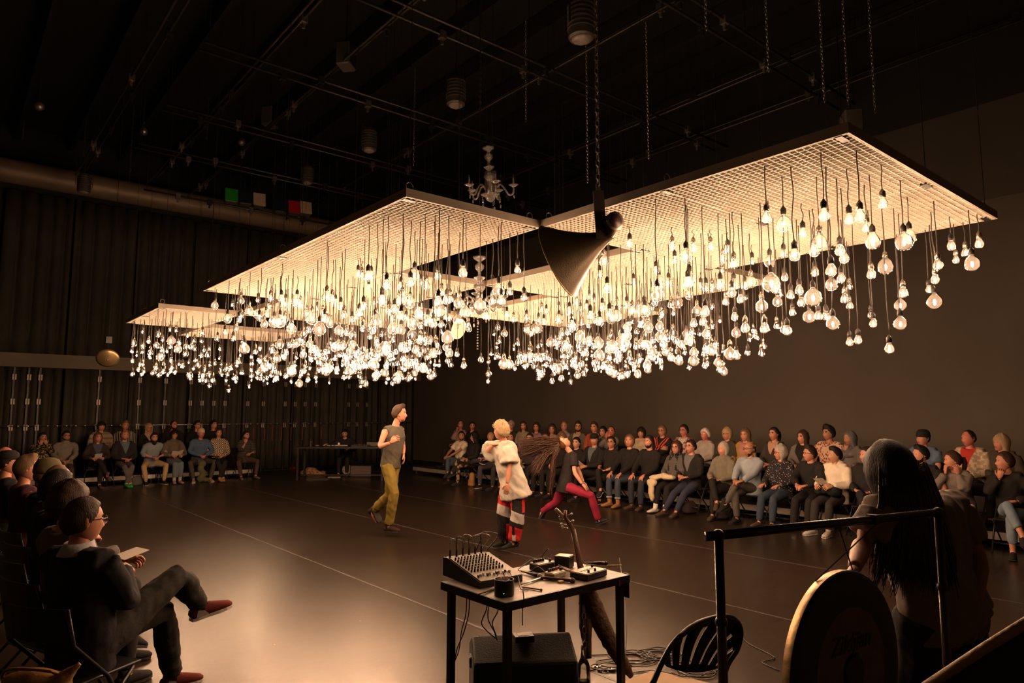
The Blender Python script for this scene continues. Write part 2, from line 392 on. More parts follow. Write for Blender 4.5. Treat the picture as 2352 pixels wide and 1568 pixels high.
# small round fittings
for px, py, dep in ((90, 243, 12.5), (330, 301, 14.5), (555, 326, 15.0)):
    p = at_d(px, py, dep); r = empty('round_fitting', p, 0, 'small round dim fitting on a thin rod, %s of the three' % {90: 'leftmost', 330: 'middle', 555: 'rightmost'}[px], 'lamp', 'small round fittings in the grid')
    MB().ball((0, 0, 0), (.09, .09, .09), 12, 8).build('globe', m_steel, r, True); MB().bar((0, 0, .08), (0, 0, ZC - p.z), .015).build('rod', m_blackmetal, r)
for px, py, dep in ((1955, 290, 9.3), (1130, 420, 13.0),(795,130,11.0),(620,270,14)):
    p = at_d(px, py, dep); r = empty('speaker_box', p, radians(40), 'dark hanging loudspeaker box at %s' % {1955: 'the corner of the nearest grid panel', 1130: 'the chandelier, high in the grid', 795: 'the upper left of the grid', 620: 'mid grid, far left'}[px], 'loudspeaker')
    MB().box(-.16, .16, -.12, .12, -.2, .2, bev=.02).build('cabinet', m_lampbody, r); MB().box(-.13, .13, -.128, -.12, -.17, .17).build('grille', m_blackmetal, r)
    MB().bar((0, 0, .2), (0, 0, ZC - p.z), .02).build('hanging_rod', m_blackmetal, r)
# ------------------------------------------------------------------ lattice panels (egg-crate grid) hung as a checkerboard
HP = 3.20                      # underside height of the panels
m_lat = mat('lattice_white', (.60, .545, .46), .5, 0, .06, 6)
m_latframe = mat('lattice_frame', (.30, .25, .19), .5, 0, .15, 6)
PANELS = [
 ('nearest and largest square lattice panel, upper right, hung over the seated audience', 3.61, 6.10, 1.54, 3.97, 2, 2, 115),
 ('long lattice panel left of the big horn, its near corner under the chandelier', 2.37, 3.59, 3.97, 8.66, 1, 4, 130),
 ('lattice panel tucked behind the long one, touching its right edge', 3.60, 4.78, 6.22, 8.40, 1, 2, 85),
 ('lattice panel whose left tip meets the lower chandelier, behind the horn', 4.79, 7.20, 3.97, 6.21, 2, 2, 165),
 ('furthest right lattice panel, low behind the dense hanging bulbs', 5.90, 8.17, 6.22, 8.38, 2, 2, 125),
 ('small far lattice panel at the left end above the brass dish', 2.27, 3.38, 10.45, 12.62, 1, 2, 60),
 ('lattice panel in the thick of the left bulb cluster', 3.40, 4.77, 8.42, 10.44, 1, 2, 95),
 ('lattice panel behind the left cluster, beyond the lower chandelier', 4.79, 6.02, 8.42, 10.44, 1, 2, 70),
 ('furthest lattice panel, a thin pale strip at the back of the left cluster', 3.41, 5.20, 12.30, 14.0, 1, 2, 75),
]
CELL = .0423
def lattice(x0, x1, y0, y1, nx, ny, label):
    root = empty('lattice_panel', (x0, y0, HP), 0, label, 'ceiling panel', 'lattice panels carrying the bulbs')
    w_, h_ = (x1 - x0) / nx, (y1 - y0) / ny
    for i in range(nx):
        for j in range(ny):
            ox, oy = i * w_, j * h_; mb = MB(); t = .0024; zt = .026
            n = max(2, round(w_ / CELL)); k = max(2, round(h_ / CELL))
            for a in range(n + 1):
                x = ox + .004 + (w_ - .008) * a / n; mb.box(x - t, x + t, oy, oy + h_, 0, zt)
            for a in range(k + 1):
                y = oy + .004 + (h_ - .008) * a / k; mb.box(ox, ox + w_, y - t, y + t, .0005, zt)
            mb.build('lattice_sheet', m_lat, root)
    X, Y = x1 - x0, y1 - y0
    for (a, b, c, d) in ((-.012, 0, -.012, Y + .012), (X, X + .012, -.012, Y + .012), (0, X, -.012, 0), (0, X, Y, Y + .012)):
        MB().box(a, b, c, d, .001, .062).build('edge_rail', m_latframe, root)
    for i in range(nx + 1):
        for j in range(0, ny + 1, 1 if ny < 3 else 2):
            x, y = min(max(i * w_, .05), X - .05), min(max(j * h_, .05), Y - .05)
            m = MB(); m.box(x - .05, x + .05, y - .02, y + .02, -.003, .03); m.box(x - .012, x + .012, y - .02, y + .02, .03, .07); m.build('bracket', m_blackmetal, root)
            m = MB(); ring = [(x + .03 * cos(t), y, .10 + .03 * sin(t)) for t in [2 * pi * q / 10 for q in range(11)]]; m.loft(ring, .004, 4, (0, 1, 0)); m.build('eye_ring', m_steel, root, True)
            m = MB(); m.loft([(x, y, .12), (x, y, zg - HP)], .003, 4); m.build('suspension_cable', m_blackmetal, root)
    return root
for lab, x0, x1, y0, y1, nx, ny, nb in PANELS: lattice(x0, x1, y0, y1, nx, ny, lab)

# ------------------------------------------------------------------ bulbs
def glass_mat():
    m = bpy.data.materials.new('bulb_glass'); m.use_nodes = True; nt = m.node_tree; nt.nodes.remove(nt.nodes['Principled BSDF'])
    N = nt.nodes.new; L = nt.links.new; out = nt.nodes['Material Output']
    tr = N('ShaderNodeBsdfTransparent'); tr.inputs[0].default_value = (.97, .96, .94, 1)
    gl = N('ShaderNodeBsdfGlossy'); gl.inputs['Roughness'].default_value = .06; gl.inputs['Color'].default_value = (1, 1, 1, 1)
    tl = N('ShaderNodeBsdfTranslucent'); tl.inputs[0].default_value = (1, .97, .9, 1)
    fr = N('ShaderNodeLayerWeight'); fr.inputs['Blend'].default_value = .12
    p_ = N('ShaderNodeMath'); p_.operation = 'POWER'; L(fr.outputs['Facing'], p_.inputs[0]); p_.inputs[1].default_value = 2.0
    q_ = N('ShaderNodeMath'); q_.operation = 'MULTIPLY_ADD'; L(p_.outputs[0], q_.inputs[0]); q_.inputs[1].default_value = .16; q_.inputs[2].default_value = GLOW
    m1 = N('ShaderNodeMixShader'); L(q_.outputs[0], m1.inputs[0]); L(tr.outputs[0], m1.inputs[1]); L(tl.outputs[0], m1.inputs[2])
    m2 = N('ShaderNodeMixShader'); L(fr.outputs['Fresnel'], m2.inputs[0]); L(m1.outputs[0], m2.inputs[1]); L(gl.outputs[0], m2.inputs[2])
    L(m2.outputs[0], out.inputs[0]); return m
def emit_mat(name, col, st):
    m = bpy.data.materials.new(name); m.use_nodes = True; nt = m.node_tree; nt.nodes.remove(nt.nodes['Principled BSDF'])
    e = nt.nodes.new('ShaderNodeEmission'); e.inputs[0].default_value = (*col, 1); e.inputs[1].default_value = st
    nt.links.new(e.outputs[0], nt.nodes['Material Output'].inputs[0]); return m
GLOW = .022
m_glass = glass_mat()
m_fil = emit_mat('glowing_filament', (1.0, .585, .345), BULB)
m_cord = mat('cord_black', (.035, .028, .022), .6)
m_sock = mat('socket_black', (.014, .012, .011), .42, 0, spec=.3)
m_sockmetal = mat('socket_chrome', (.26, .22, .18), .25, .9)
PEAR = [(.21, 0), (.225, -.08), (.30, -.22), (.41, -.42), (.48, -.60), (.50, -.76), (.475, -.93), (.39, -1.08), (.24, -1.19), (.05, -1.24)]
GLOBE = [(.13, 0), (.14, -.08), (.24, -.17), (.38, -.31), (.47, -.48), (.50, -.66), (.47, -.84), (.38, -.99), (.24, -1.11), (.06, -1.16)]
def prof_sub(p, k): return [p[i] for i in range(0, len(p), k)] + ([p[-1]] if (len(p) - 1) % k else [])
SOCK = [(.05, .80), (.16, .74), (.22, .66), (.34, .58), (.46, .50), (.50, .30), (.50, 0), (.42, -.02)]
def cord_mesh(seed, n):
    r = random.Random(seed); pts = []
    a, b, c = r.uniform(.002, .007), r.uniform(2, 6), r.uniform(0, 6)
    for k in range(n + 1):
        t = k / n; e = min(1, t * 4, (1 - t) * 5)
        pts.append((a * sin(b * t + c) * e, a * cos(b * t * 1.3 + c) * e, -t))
    return MB().loft(pts, .0036, 4)
me_cord = [cord_mesh(i, 7).mesh('cord', [m_cord], True) for i in range(5)]
me_sock = [MB().lathe([(r * .037, z * .072) for r, z in SOCK], 12).mesh('socket', [m], True) for m in (m_sock, m_sockmetal)]
me_glass = [MB().lathe(p, 16).mesh('glass_bulb', [m_glass], True) for p in (PEAR, GLOBE)]
FIL = [(.03, .5), (.085, .3), (.105, 0), (.085, -.3), (.03, -.5)]
me_fil = MB().lathe([(r, z * .50) for r, z in FIL], 6).mesh('filament', [m_fil], True)

BL = []     # (x, y, z of the glass middle, diameter, kind)
def in_panel(x, y, tol=0.):
    for p in PANELS:
        if p[1] - tol <= x <= p[2] + tol and p[3] - tol <= y <= p[4] + tol: return True
    return False
def ok_sep(x, y, z, d, k=.55):
    for b in BL:
        dx, dy = b[0] - x, b[1] - y; dz = b[2] - z; r = (b[3] + d) * k
        hz = dx * dx + dy * dy
        if hz < r * r and abs(dz) < (b[3] + d) * .95 + .05: return False
    return True
# bulbs whose cord can be followed up to the panel in the photo: middle x, middle y, width, cord top x, top y
T7 = [(58,608,74,50,250),(178,648,115,168,318),(318,712,58,305,505),(456,590,78,440,150),(633,618,68,617,268),(700,600,80,685,145),(866,510,70,852,235),(752,680,60,740,380),(790,775,105,772,305),(250,870,78,230,248),(435,775,105,408,325),(434,842,75,380,545),(570,835,72,545,335),(600,890,70,575,400),(1010,775,125,988,348),(1065,745,95,1035,462),(915,945,115,870,660),(1338,803,65,1328,595),(1440,848,60,1425,635),(1402,900,55,1393,672),(1483,925,112,1460,550),(1587,788,65,1577,570),(1247,937,70,1220,487),(1208,1035,62,1200,565),(1197,1105,52,1180,700),(1235,1188,112,1190,655),(404,985,62,385,700),(1010,1128,70,975,575),(985,1210,92,960,720),(686,1455,58,655,650)]
for bx, by, bw, tx, ty in T7:
    s = .3317; top = at_z(1740 + tx * s, 300 + ty * s, HP)
    x, y = top.x, top.y
    x = min(max(x, 3.66), 6.05); y = min(max(y, 1.59), 3.92)
    dep = depth_of((x, y, 0)); d = bw * s * dep / FPX * .95
    p = at_d(1740 + bx * s, 300 + by * s, dep)
    kind = 1 if d > .088 else 0
    z = p.z
    BL.append((x, y, min(z, HP - .16), min(max(d, .055), .135), kind))
G = {
 (1740, 300, .3317): [(180,855,52),(788,1000,65),(190,1018,54),(510,975,80),(513,1070,90),(580,1028,64),(640,1082,50),(230,1143,60),(243,1260,52),(290,1110,62),(305,1195,60),(385,1160,125),(360,1290,98),(422,1288,60),(475,1290,60),(522,1340,95),(520,1160,80),(605,1170,62),(640,1215,55),(140,1185,75),(160,1135,50),(95,1060,130),(85,910,85),(30,1220,90),(50,1375,68),(135,1355,50),(180,1380,50),(165,1422,50),(30,1545,50),(640,1468,56),(787,1280,50),(802,1340,58),(915,1515,68),(990,1340,95)],
 (620, 600, .2636): [(768,115,60),(800,130,55),(882,125,62),(860,230,42),(1018,215,80),(1143,225,66),(1160,290,50),(975,315,66),(1260,120,105),(1318,190,55),(1362,215,68),(1040,415,68),(1220,365,105),(920,530,110),(1075,590,105),(1245,550,100),(1240,640,90),(1375,520,92),(1320,480,70),(1495,275,60),(1568,335,68),(1650,370,105),(1705,450,110),(1832,385,110),(1940,350,70),(2015,350,80),(2090,272,62),(2158,78,62),(1885,485,65),(1698,610,110),(1735,590,60),(1548,670,115),(1540,750,75),(1498,620,55),(1560,500,65),(1485,475,68),(1437,440,52),(1190,500,65),(815,400,70),(780,380,70),(570,370,75),(905,370,40),(812,555,65),(755,490,45),(715,515,55),(235,350,105),(265,380,70),(135,375,95),(98,330,60),(10,325,40),(320,460,70),(365,500,110),(410,415,45),(460,450,50),(480,510,70),(25,520,50),(78,535,55),(130,505,65),(183,560,48),(525,545,75),(430,595,120),(1335,940,80),(1292,945,48),(1215,900,90),(1425,810,80),(1270,780,70),(1375,770,55),(1345,685,60),(1400,690,75),(1150,760,65),(1157,855,48),(1283,865,55),(185,960,90),(505,940,90),(925,1000,80),(985,950,80),(1115,1040,65),(1068,1070,45),(330,1040,45),(188,1055,30),(405,1050,30),(518,1060,30),(1015,1060,35),(690,1010,45),(690,890,80),(805,840,80),(840,910,65),(1905,985,60),(1838,860,58),(1905,880,38),(2010,880,36),(2165,880,62),(2245,900,45),(2043,630,65),(1983,580,56),(2065,470,55),(2122,515,50),(1928,810,40),(1975,750,35),(1960,845,35),(2265,825,70),(2250,590,75)],
 (1200, 560, .2381): [(785,165,105),(745,300,70),(818,435,85),(1070,370,60),(1035,5,60),(1445,30,65),(1580,125,140),(1650,45,75),(1468,160,60),(1815,35,70),(1935,155,80),(2040,200,90),(2215,175,65),(1980,60,55),(1290,260,70),(1318,375,130),(1410,380,95),(1300,500,130),(1280,570,70),(1610,500,90),(1720,410,60),(1770,430,75),(1830,430,70),(1910,400,90),(2040,400,110),(2145,415,75),(2205,375,115),(2020,480,90),(1925,260,60),(1500,570,110),(1430,590,65),(1245,625,60),(1180,645,75),(1145,720,95),(1060,650,75),(1050,820,75),(1118,610,50),(1005,595,65),(912,600,85),(770,615,68),(645,515,45),(690,550,40),(860,730,95),(840,680,80),(655,700,80),(700,750,55),(745,760,80),(620,605,40),(560,640,70),(520,570,75),(350,620,42),(185,635,50),(230,655,50),(40,720,75),(155,740,55),(60,840,80),(155,820,90),(270,955,90),(550,820,80),(440,860,60),(475,790,80),(1685,650,100),(1655,770,75),(1640,860,70),(1710,870,50),(1745,755,80),(1760,690,80),(1905,745,55),(1965,560,75),(1960,670,75),(2050,710,75),(2065,860,100),(2150,820,90),(2195,925,52),(2235,885,50),(2150,525,55),(2275,610,125),(1800,880,65),(1825,1030,115),(1870,970,60),(1655,1050,90),(1770,1000,60),(1540,980,75),(1480,940,70),(1435,1105,75),(1510,1130,100),(1500,1040,60),(1620,1150,90),(1612,1200,50),(1760,1180,60),(1790,1160,50),(1890,1150,90),(1945,1235,85),(1900,1220,60),(2005,1070,125),(2065,1085,85),(1325,800,90),(1330,900,110),(1390,920,70),(1360,1000,52),(1205,985,90),(1215,810,100),(1215,1085,45),(1270,1110,50),(1305,1090,45),(1195,1185,50),(1115,1265,75),(965,1280,75),(1015,1270,60),(895,1240,50),(840,1200,50),(820,1240,36),(710,1215,60),(760,1230,35),(965,950,140),(975,870,110),(945,1120,75),(1035,1105,60),(1045,1150,50),(1080,1205,45),(1120,1140,60),(740,1080,110),(795,1100,45),(845,1095,45),(860,985,45),(820,955,35),(570,1165,60),(555,1020,65),(555,900,110),(515,1170,28),(515,1215,30),(450,1250,30),(375,1305,60),(285,1330,55),(315,1190,60),(230,1175,50),(270,1185,40),(50,1165,50),(75,1085,75),(150,1095,80),(205,1105,40),(385,1025,45),(435,1085,52),(440,975,55),(355,950,70),(620,1110,38),(640,965,50)],
 (200, 640, .2381): [(1230,262,82),(1400,255,45),(1482,215,75),(1650,208,48),(1355,390,85),(1768,195,60),(1752,270,50),(1560,310,90),(1640,345,85),(1465,400,60),(1730,345,60),(1710,440,80),(1790,410,50),(1850,428,60),(1908,400,60),(1968,455,60),(1112,525,60),(1330,520,50),(1257,580,60),(1410,585,55),(1440,485,50),(1510,620,55),(968,555,40),(857,500,40),(800,495,38),(685,540,60),(535,515,35),(450,625,65),(535,650,60),(590,605,45),(665,645,70),(810,600,85),(890,620,45),(370,710,45),(428,700,42),(478,740,38),(432,795,42),(535,710,40),(610,715,60),(605,760,40),(720,690,45),(770,700,40),(725,740,60),(808,790,45),(738,820,35),(635,912,62),(665,865,40),(548,900,38),(508,828,40),(540,800,50),(565,850,55),(875,680,80),(885,740,60),(955,660,60),(950,725,70),(1030,600,50),(1105,605,40),(1010,660,60),(1090,660,40),(1125,690,38),(1175,680,38),(1165,740,60),(1100,745,45),(1040,680,50),(885,825,35),(920,845,45),(980,810,30),(1025,870,35),(1070,830,70),(1090,985,40),(1145,985,45),(1210,985,55),(1180,930,60),(1230,820,50),(1300,930,38),(1340,985,35),(1430,965,58),(1355,925,40),(1355,865,35),(1390,870,35),(1445,840,35),(1480,910,30),(1490,855,30),(1580,845,20),(1585,980,30),(1685,905,30),(1690,845,35),(1795,855,55),(1785,900,32),(1970,890,95),(1915,945,55),(1972,995,36),(2130,980,52),(2215,995,36),(2335,1000,30),(2075,905,60),(2100,880,60),(2315,870,80)],
}
KD = ((.064, 0), (.092, 1), (.122, 1))
for (ox, oy, s), lst in G.items():
    for bx, by, bw in lst:
        px, py, pw = ox + bx * s, oy + by * s, bw * s * .95; best = None
        dep = 3.2
        while dep < 15.5:
            p = at_d(px, py, dep)
            if in_panel(p.x, p.y, -.02) and 1.98 < p.z < 3.06:
                for D, k in KD:
                    e = abs(math.log(pw * dep / FPX / D)) + .5 * max(0, 2.05 - p.z)
                    if best is None or e < best[0]: best = (e, p.x, p.y, p.z, pw * dep / FPX, k)
            dep += .06
        if best is None: continue
        e, x, y, z, d, k = best
        d = min(max(d, .056), .13)
        if ok_sep(x, y, z, d, .40): BL.append((x, y, z, d, k if d > .075 else 0))
n_hand = len(BL)
R = random.Random(11)
for pi_, (lab, x0, x1, y0, y1, nx, ny, nb) in enumerate(PANELS):
    have = sum(1 for b in BL if x0 <= b[0] <= x1 and y0 <= b[1] <= y1); tries = 0
    nb = int(nb * 1.0)
    while have < nb and tries < 6000:
        tries += 1
        x, y = R.uniform(x0 + .04, x1 - .04), R.uniform(y0 + .04, y1 - .04)
        lo = 2.16; z = R.triangular(lo, 2.95, 2.42); k = 1 if R.random() < .34 else 0
        if pi_ == 0: z = R.triangular(2.3, 2.9, 2.6)
        if pi_ == 0 and (x > 5.2 or y < 2.2) : continue
        if pi_ == 1 and y < 5.0: z = R.triangular(2.35, 2.9, 2.6)
        if pi_ >= 5: z = R.triangular(2.1, 3.0, 2.4)
        d = R.choice((.09, .1, .12)) if k else R.choice((.055, .06, .064, .07))
        if ok_sep(x, y, z, d): BL.append((x, y, z, d, k)); have += 1
print('BULBS', len(BL), n_hand)
# largest on screen first
def on_screen(b):
    p = to_px((b[0], b[1], b[2])); s = b[3] / depth_of(b)
    return s if -20 < p[0] < 2372 and depth_of(b) > 0 else 0
BL.sort(key=lambda b: -on_screen(b))
def bulb_thing(i, x, y, z, d, k):
    r = random.Random(i)
    hm = .74 if k == 0 else .66
    gt = z + d * hm                # top of the glass
    st = gt + .052                 # socket top, where the cord ends
    px, py = to_px((x, y, z))
    col = ('large clear globe bulb', 'small clear pear bulb')[1 - (1 if k else 0)] if False else ('clear round globe bulb' if k else 'clear pear-shaped bulb')
    root = bpy.data.objects.new('hanging_bulb', None); C.objects.link(root); root.location = (x, y, HP + .012); root.empty_display_size = .05
    root['category'] = 'light bulb'
    pi2 = next((n for n, q in enumerate(PANELS) if q[1] - .1 <= x <= q[2] + .1 and q[3] - .1 <= y <= q[4] + .1), 0); kd = 'globe' if k else 'pear-shaped'
    where = PSHORT[pi2]
    if (x, y, z, d, k) in RANK:
        root['label'] = 'glowing %s bulb, %s from the right end of the nearest panel' % (kd, ORD[RANK[(x, y, z, d, k)]])
        root['group'] = 'bulbs at the right end of the nearest panel'
    else:
        root['label'] = 'glowing clear %s bulb on a dark cord under %s' % (kd, where)
        root['group'] = '%s bulbs under %s' % (kd, where)
    L = HP + .012 - st
    def part(name, me, z_, sc_, rz=0):
        o = bpy.data.objects.new(name, me); C.objects.link(o); o.parent = root; o.location = (0, 0, z_); o.scale = sc_; o.rotation_euler = (0, 0, rz); return o
    part('cord', me_cord[i % 5], 0, (1, 1, L), r.uniform(0, 6))
    part('socket', me_sock[1 if r.random() < .42 else 0], -(L + .052), (1, 1, 1))
    part('glass_bulb', me_glass[k], -(L + .050), (d, d, d))
    part('filament', me_fil, -(L + .052 + d * hm) , (d if k == 0 else d * .75,) * 3)
NI = 300
PSHORT = ['the nearest square panel', 'the long panel left of the horn', 'the panel behind the long left one', 'the panel behind the horn', 'the furthest right panel', 'the small far left panel', 'the panel amid the left cluster', 'the panel beyond the lower chandelier', 'the furthest thin panel']
RANK = {b: i for i, b in enumerate(sorted([b for b in BL[:NI] if 3.5 < b[0] < 6.2 and b[1] < 4.0], key=lambda b: -to_px(b[:3])[0])[:20])}
for i, b in enumerate(BL[:NI]): bulb_thing(i, *b)
# everything smaller than those three hundred: one body
V = []; F = []; MI = []; nv = 0
def lo(mb): return np.array([tuple(v) for v in mb.v], dtype=np.float64), mb.f
gl = [lo(MB().lathe(prof_sub(p, 2), 8)) for p in (PEAR, GLOBE)]
so = lo(MB().lathe([(r * .037, z * .072) for r, z in SOCK[::2]], 6)); fi = lo(MB().lathe([(r, z * .50) for r, z in FIL[::2]], 4))
co = [lo(cord_mesh(i, 3)) for i in range(3)]
for i, (x, y, z, d, k) in enumerate(BL[NI:]):
    r = random.Random(i + 999); hm = .74 if k == 0 else .66; gt = z + d * hm; st = gt + .052; L = HP + .012 - st
    df = d if k == 0 else d * .75
    for (vv, ff), sc_, zo, mi in ((co[i % 3], (1, 1, L), HP + .012, 1), (so, (1, 1, 1), gt, 3 if r.random() < .42 else 2), (gl[k], (d, d, d), gt + .002, 0), (fi, (df, df, df), z, 4)):
        q = vv * np.array(sc_) + np.array((x, y, zo)); V.append(q); F.extend([tuple(a + nv for a in f) for f in ff]); MI.extend([mi] * len(ff)); nv += len(q)
me = bpy.data.meshes.new('bulb_cluster'); me.from_pydata(np.concatenate(V).tolist(), [], F)
for m in (m_glass, m_cord, m_sock, m_sockmetal, m_fil): me.materials.append(m)
me.polygons.foreach_set('material_index', MI); me.polygons.foreach_set('use_smooth', [True] * len(F)); me.update()
o = bpy.data.objects.new('bulb_cluster', me); C.objects.link(o)
tag(o, 'mass of small distant glowing bulbs on cords at the back of the cluster', 'light bulb', None, 'stuff')
# ------------------------------------------------------------------ people
SKINS = {'fair': (.50, .225, .145), 'pale': (.57, .29, .20), 'tan': (.36, .17, .10), 'brown': (.22, .105, .06), 'red': (.49, .175, .12), 'asian': (.45, .235, .145)}
HAIRC = {'black': (.010, .008, .007), 'dark': (.018, .011, .008), 'brown': (.042, .021, .011), 'auburn': (.11, .038, .016), 'blond': (.36, .25, .14), 'dirty': (.15, .088, .044), 'ginger': (.26, .10, .035), 'grey': (.33, .30, .26), 'white': (.62, .56, .48)}
def skin_mat(k): return mat('skin_' + k, SKINS[k], .48, 0, .10, 30, .06, 90, spec=.35)
def hair_mat(k):
    n = 'hair_' + k
    if n in MATS: return MATS[n]
    return strand(mat(n, HAIRC[k], .58, 0, .5, 45, .55, 70, spec=.22))
def strand(m):
    nt = m.node_tree; tc = [x for x in nt.nodes if x.type == 'TEX_COORD'][0]; mp = nt.nodes.new('ShaderNodeMapping'); mp.inputs['Scale'].default_value = (3.2, 3.2, .35); nt.links.new(tc.outputs['Object'], mp.inputs['Vector'])
    for x in nt.nodes:
        if x.type == 'TEX_NOISE': nt.links.new(mp.outputs['Vector'], x.inputs['Vector'])
    return m
def cloth(col, kind='plain', col2=None, seed=0):
    n = 'cloth_%s_%s_%s' % (kind, '_'.join('%02x' % int(255 * c ** .45) for c in col), seed if kind != 'plain' else 0)
    if n in MATS: return MATS[n]
    if kind == 'plain': return mat(n, col, .85, 0, .22, 9, .35, 22, spec=.2, sheen=.0)
    m = mat(n, col, .85, 0, 0, 9, .3, 22, spec=.2); nt = m.node_tree; b = nt.nodes['Principled BSDF']; N = nt.nodes.new; L = nt.links.new
    tc = N('ShaderNodeTexCoord'); mx = N('ShaderNodeMix'); mx.data_type = 'RGBA'; mx.inputs['A'].default_value = (*col, 1); mx.inputs['B'].default_value = (*(col2 or (.6, .55, .5)), 1)
    r = N('ShaderNodeValToRGB'); r.color_ramp.interpolation = 'CONSTANT'; e = r.color_ramp.elements
    if kind in ('stripe', 'vstripe', 'wide'):
        w_ = N('ShaderNodeTexWave'); w_.bands_direction = 'X' if kind == 'vstripe' else 'Z'; w_.inputs['Scale'].default_value = {'stripe': 7, 'vstripe': 9, 'wide': 2.6}[kind]; w_.inputs['Distortion'].default_value = .6
        L(tc.outputs['Object'], w_.inputs['Vector']); L(w_.outputs['Fac'], r.inputs[0]); e[0].position = 0; e[0].color = (0, 0, 0, 1); e[1].position = .72; e[1].color = (1, 1, 1, 1)
    elif kind == 'dots':
        v = N('ShaderNodeTexVoronoi'); v.inputs['Scale'].default_value = 38; L(tc.outputs['Object'], v.inputs['Vector']); L(v.outputs['Distance'], r.inputs[0]); e[0].color = (1, 1, 1, 1); e[1].position = .22; e[1].color = (0, 0, 0, 1)
    elif kind in ('print', 'plaid', 'blotch'):
        v = N('ShaderNodeTexVoronoi'); v.feature = 'F1'; v.distance = 'CHEBYCHEV' if kind == 'plaid' else 'EUCLIDEAN'; v.inputs['Scale'].default_value = {'print': 26, 'plaid': 17, 'blotch': 11}[kind]
        L(tc.outputs['Object'], v.inputs['Vector']); L(v.outputs['Distance'], r.inputs[0]); e[0].color = (1, 1, 1, 1); e[1].position = .42; e[1].color = (0, 0, 0, 1)
    elif kind == 'diamond':
        sx = N('ShaderNodeSeparateXYZ'); L(tc.outputs['Object'], sx.inputs[0]); 
        def mth(op, a, bb=None):
            q = N('ShaderNodeMath'); q.operation = op
            for i_, s_ in enumerate((a, bb)):
                if s_ is None: continue
                if isinstance(s_, (int, float)): q.inputs[i_].default_value = s_
                else: L(s_, q.inputs[i_])
            return q.outputs[0]
        px_ = mth('PINGPONG', sx.outputs['X'], .075); pz_ = mth('PINGPONG', sx.outputs['Z'], .095)
        d_ = mth('ADD', px_, pz_); f_ = mth('FRACT', mth('MULTIPLY', d_, 24.0)); L(f_, r.inputs[0]); e[0].color = (0, 0, 0, 1); e[1].position = .5; e[1].color = (1, 1, 1, 1)
    L(r.outputs[0], mx.inputs['Factor']); L(mx.outputs['Result'], b.inputs['Base Color']); return m
def two_cloth(m0, col):
    n = m0.name + '_on_%02x%02x%02x' % tuple(int(255 * c ** .45) for c in col)
    if n in MATS: return MATS[n]
    m = m0.copy(); m.name = n; nt = m.node_tree; b = nt.nodes['Principled BSDF']; mx = nt.nodes.new('ShaderNodeMix'); mx.data_type = 'RGBA'; at = nt.nodes.new('ShaderNodeAttribute'); at.attribute_name = 'pat'
    gt = nt.nodes.new('ShaderNodeMath'); gt.operation = 'GREATER_THAN'; gt.inputs[1].default_value = 0; nt.links.new(at.outputs['Fac'], gt.inputs[0]); nt.links.new(gt.outputs[0], mx.inputs['Factor'])
    src = b.inputs['Base Color'].links
    if src: nt.links.new(src[0].from_socket, mx.inputs['A'])
    else: mx.inputs['A'].default_value = b.inputs['Base Color'].default_value
    mx.inputs['B'].default_value = (*col, 1); nt.links.new(mx.outputs['Result'], b.inputs['Base Color']); MATS[n] = m; return m
m_eyew = mat('eye_white', (.50, .45, .42), .3); m_iris = mat('eye_iris', (.03, .02, .015), .15); m_lips = {}
m_sole = mat('shoe_sole', (.60, .56, .50), .6)
m_sole_dark = mat('shoe_sole_dark', (.02, .018, .015), .6)
m_frame = mat('spectacle_frame', (.02, .016, .014), .25)

def sstep(a, b, x): t = np.clip((x - a) / (b - a), 0, 1); return t * t * (3 - 2 * t)
def uvs(n, k):
    """directions of a sphere with poles on z and a finer front; returns dirs, faces"""
    d = []; f = []
    for i in range(1, k):
        a = pi * i / k
        for j in range(n):
            t = 2 * pi * j / n; b = t - .45 * sin(t)      # denser about b = 0 (front)
            b += pi / 2
            d.append((sin(a) * cos(b), sin(a) * sin(b), cos(a)))
    top = len(d); d += [(0, 0, 1), (0, 0, -1)]
    for i in range(k - 2):
        for j in range(n): a = i * n + j; b = i * n + (j + 1) % n; f.append((a, a + n, b + n, b))
    for j in range(n): f.append((top, j, (j + 1) % n)); f.append((top + 1, (k - 2) * n + (j + 1) % n, (k - 2) * n + j))
    return np.array(d), f
SPH = {}
def sph(n, k):
    if (n, k) not in SPH: SPH[(n, k)] = uvs(n, k)
    return SPH[(n, k)]
def skull(d, wide=1.):
    """head without features"""
    x = d[:, 0] * .076 * wide; y = d[:, 1] * .096; z = d[:, 2] * .118
    t = np.clip(-z / .118, 0, 1)
    x = x * (1 - .30 * t ** 1.6)
    back = (y < 0)
    y = np.where(back, y * (1 - .50 * sstep(.1, .9, t)), y * (1 - .06 * t))
    y = np.where(~back, np.minimum(y, .084 + .012 * t), y)
    y = y + .010 * t
    return np.stack([x, y, z], 1)
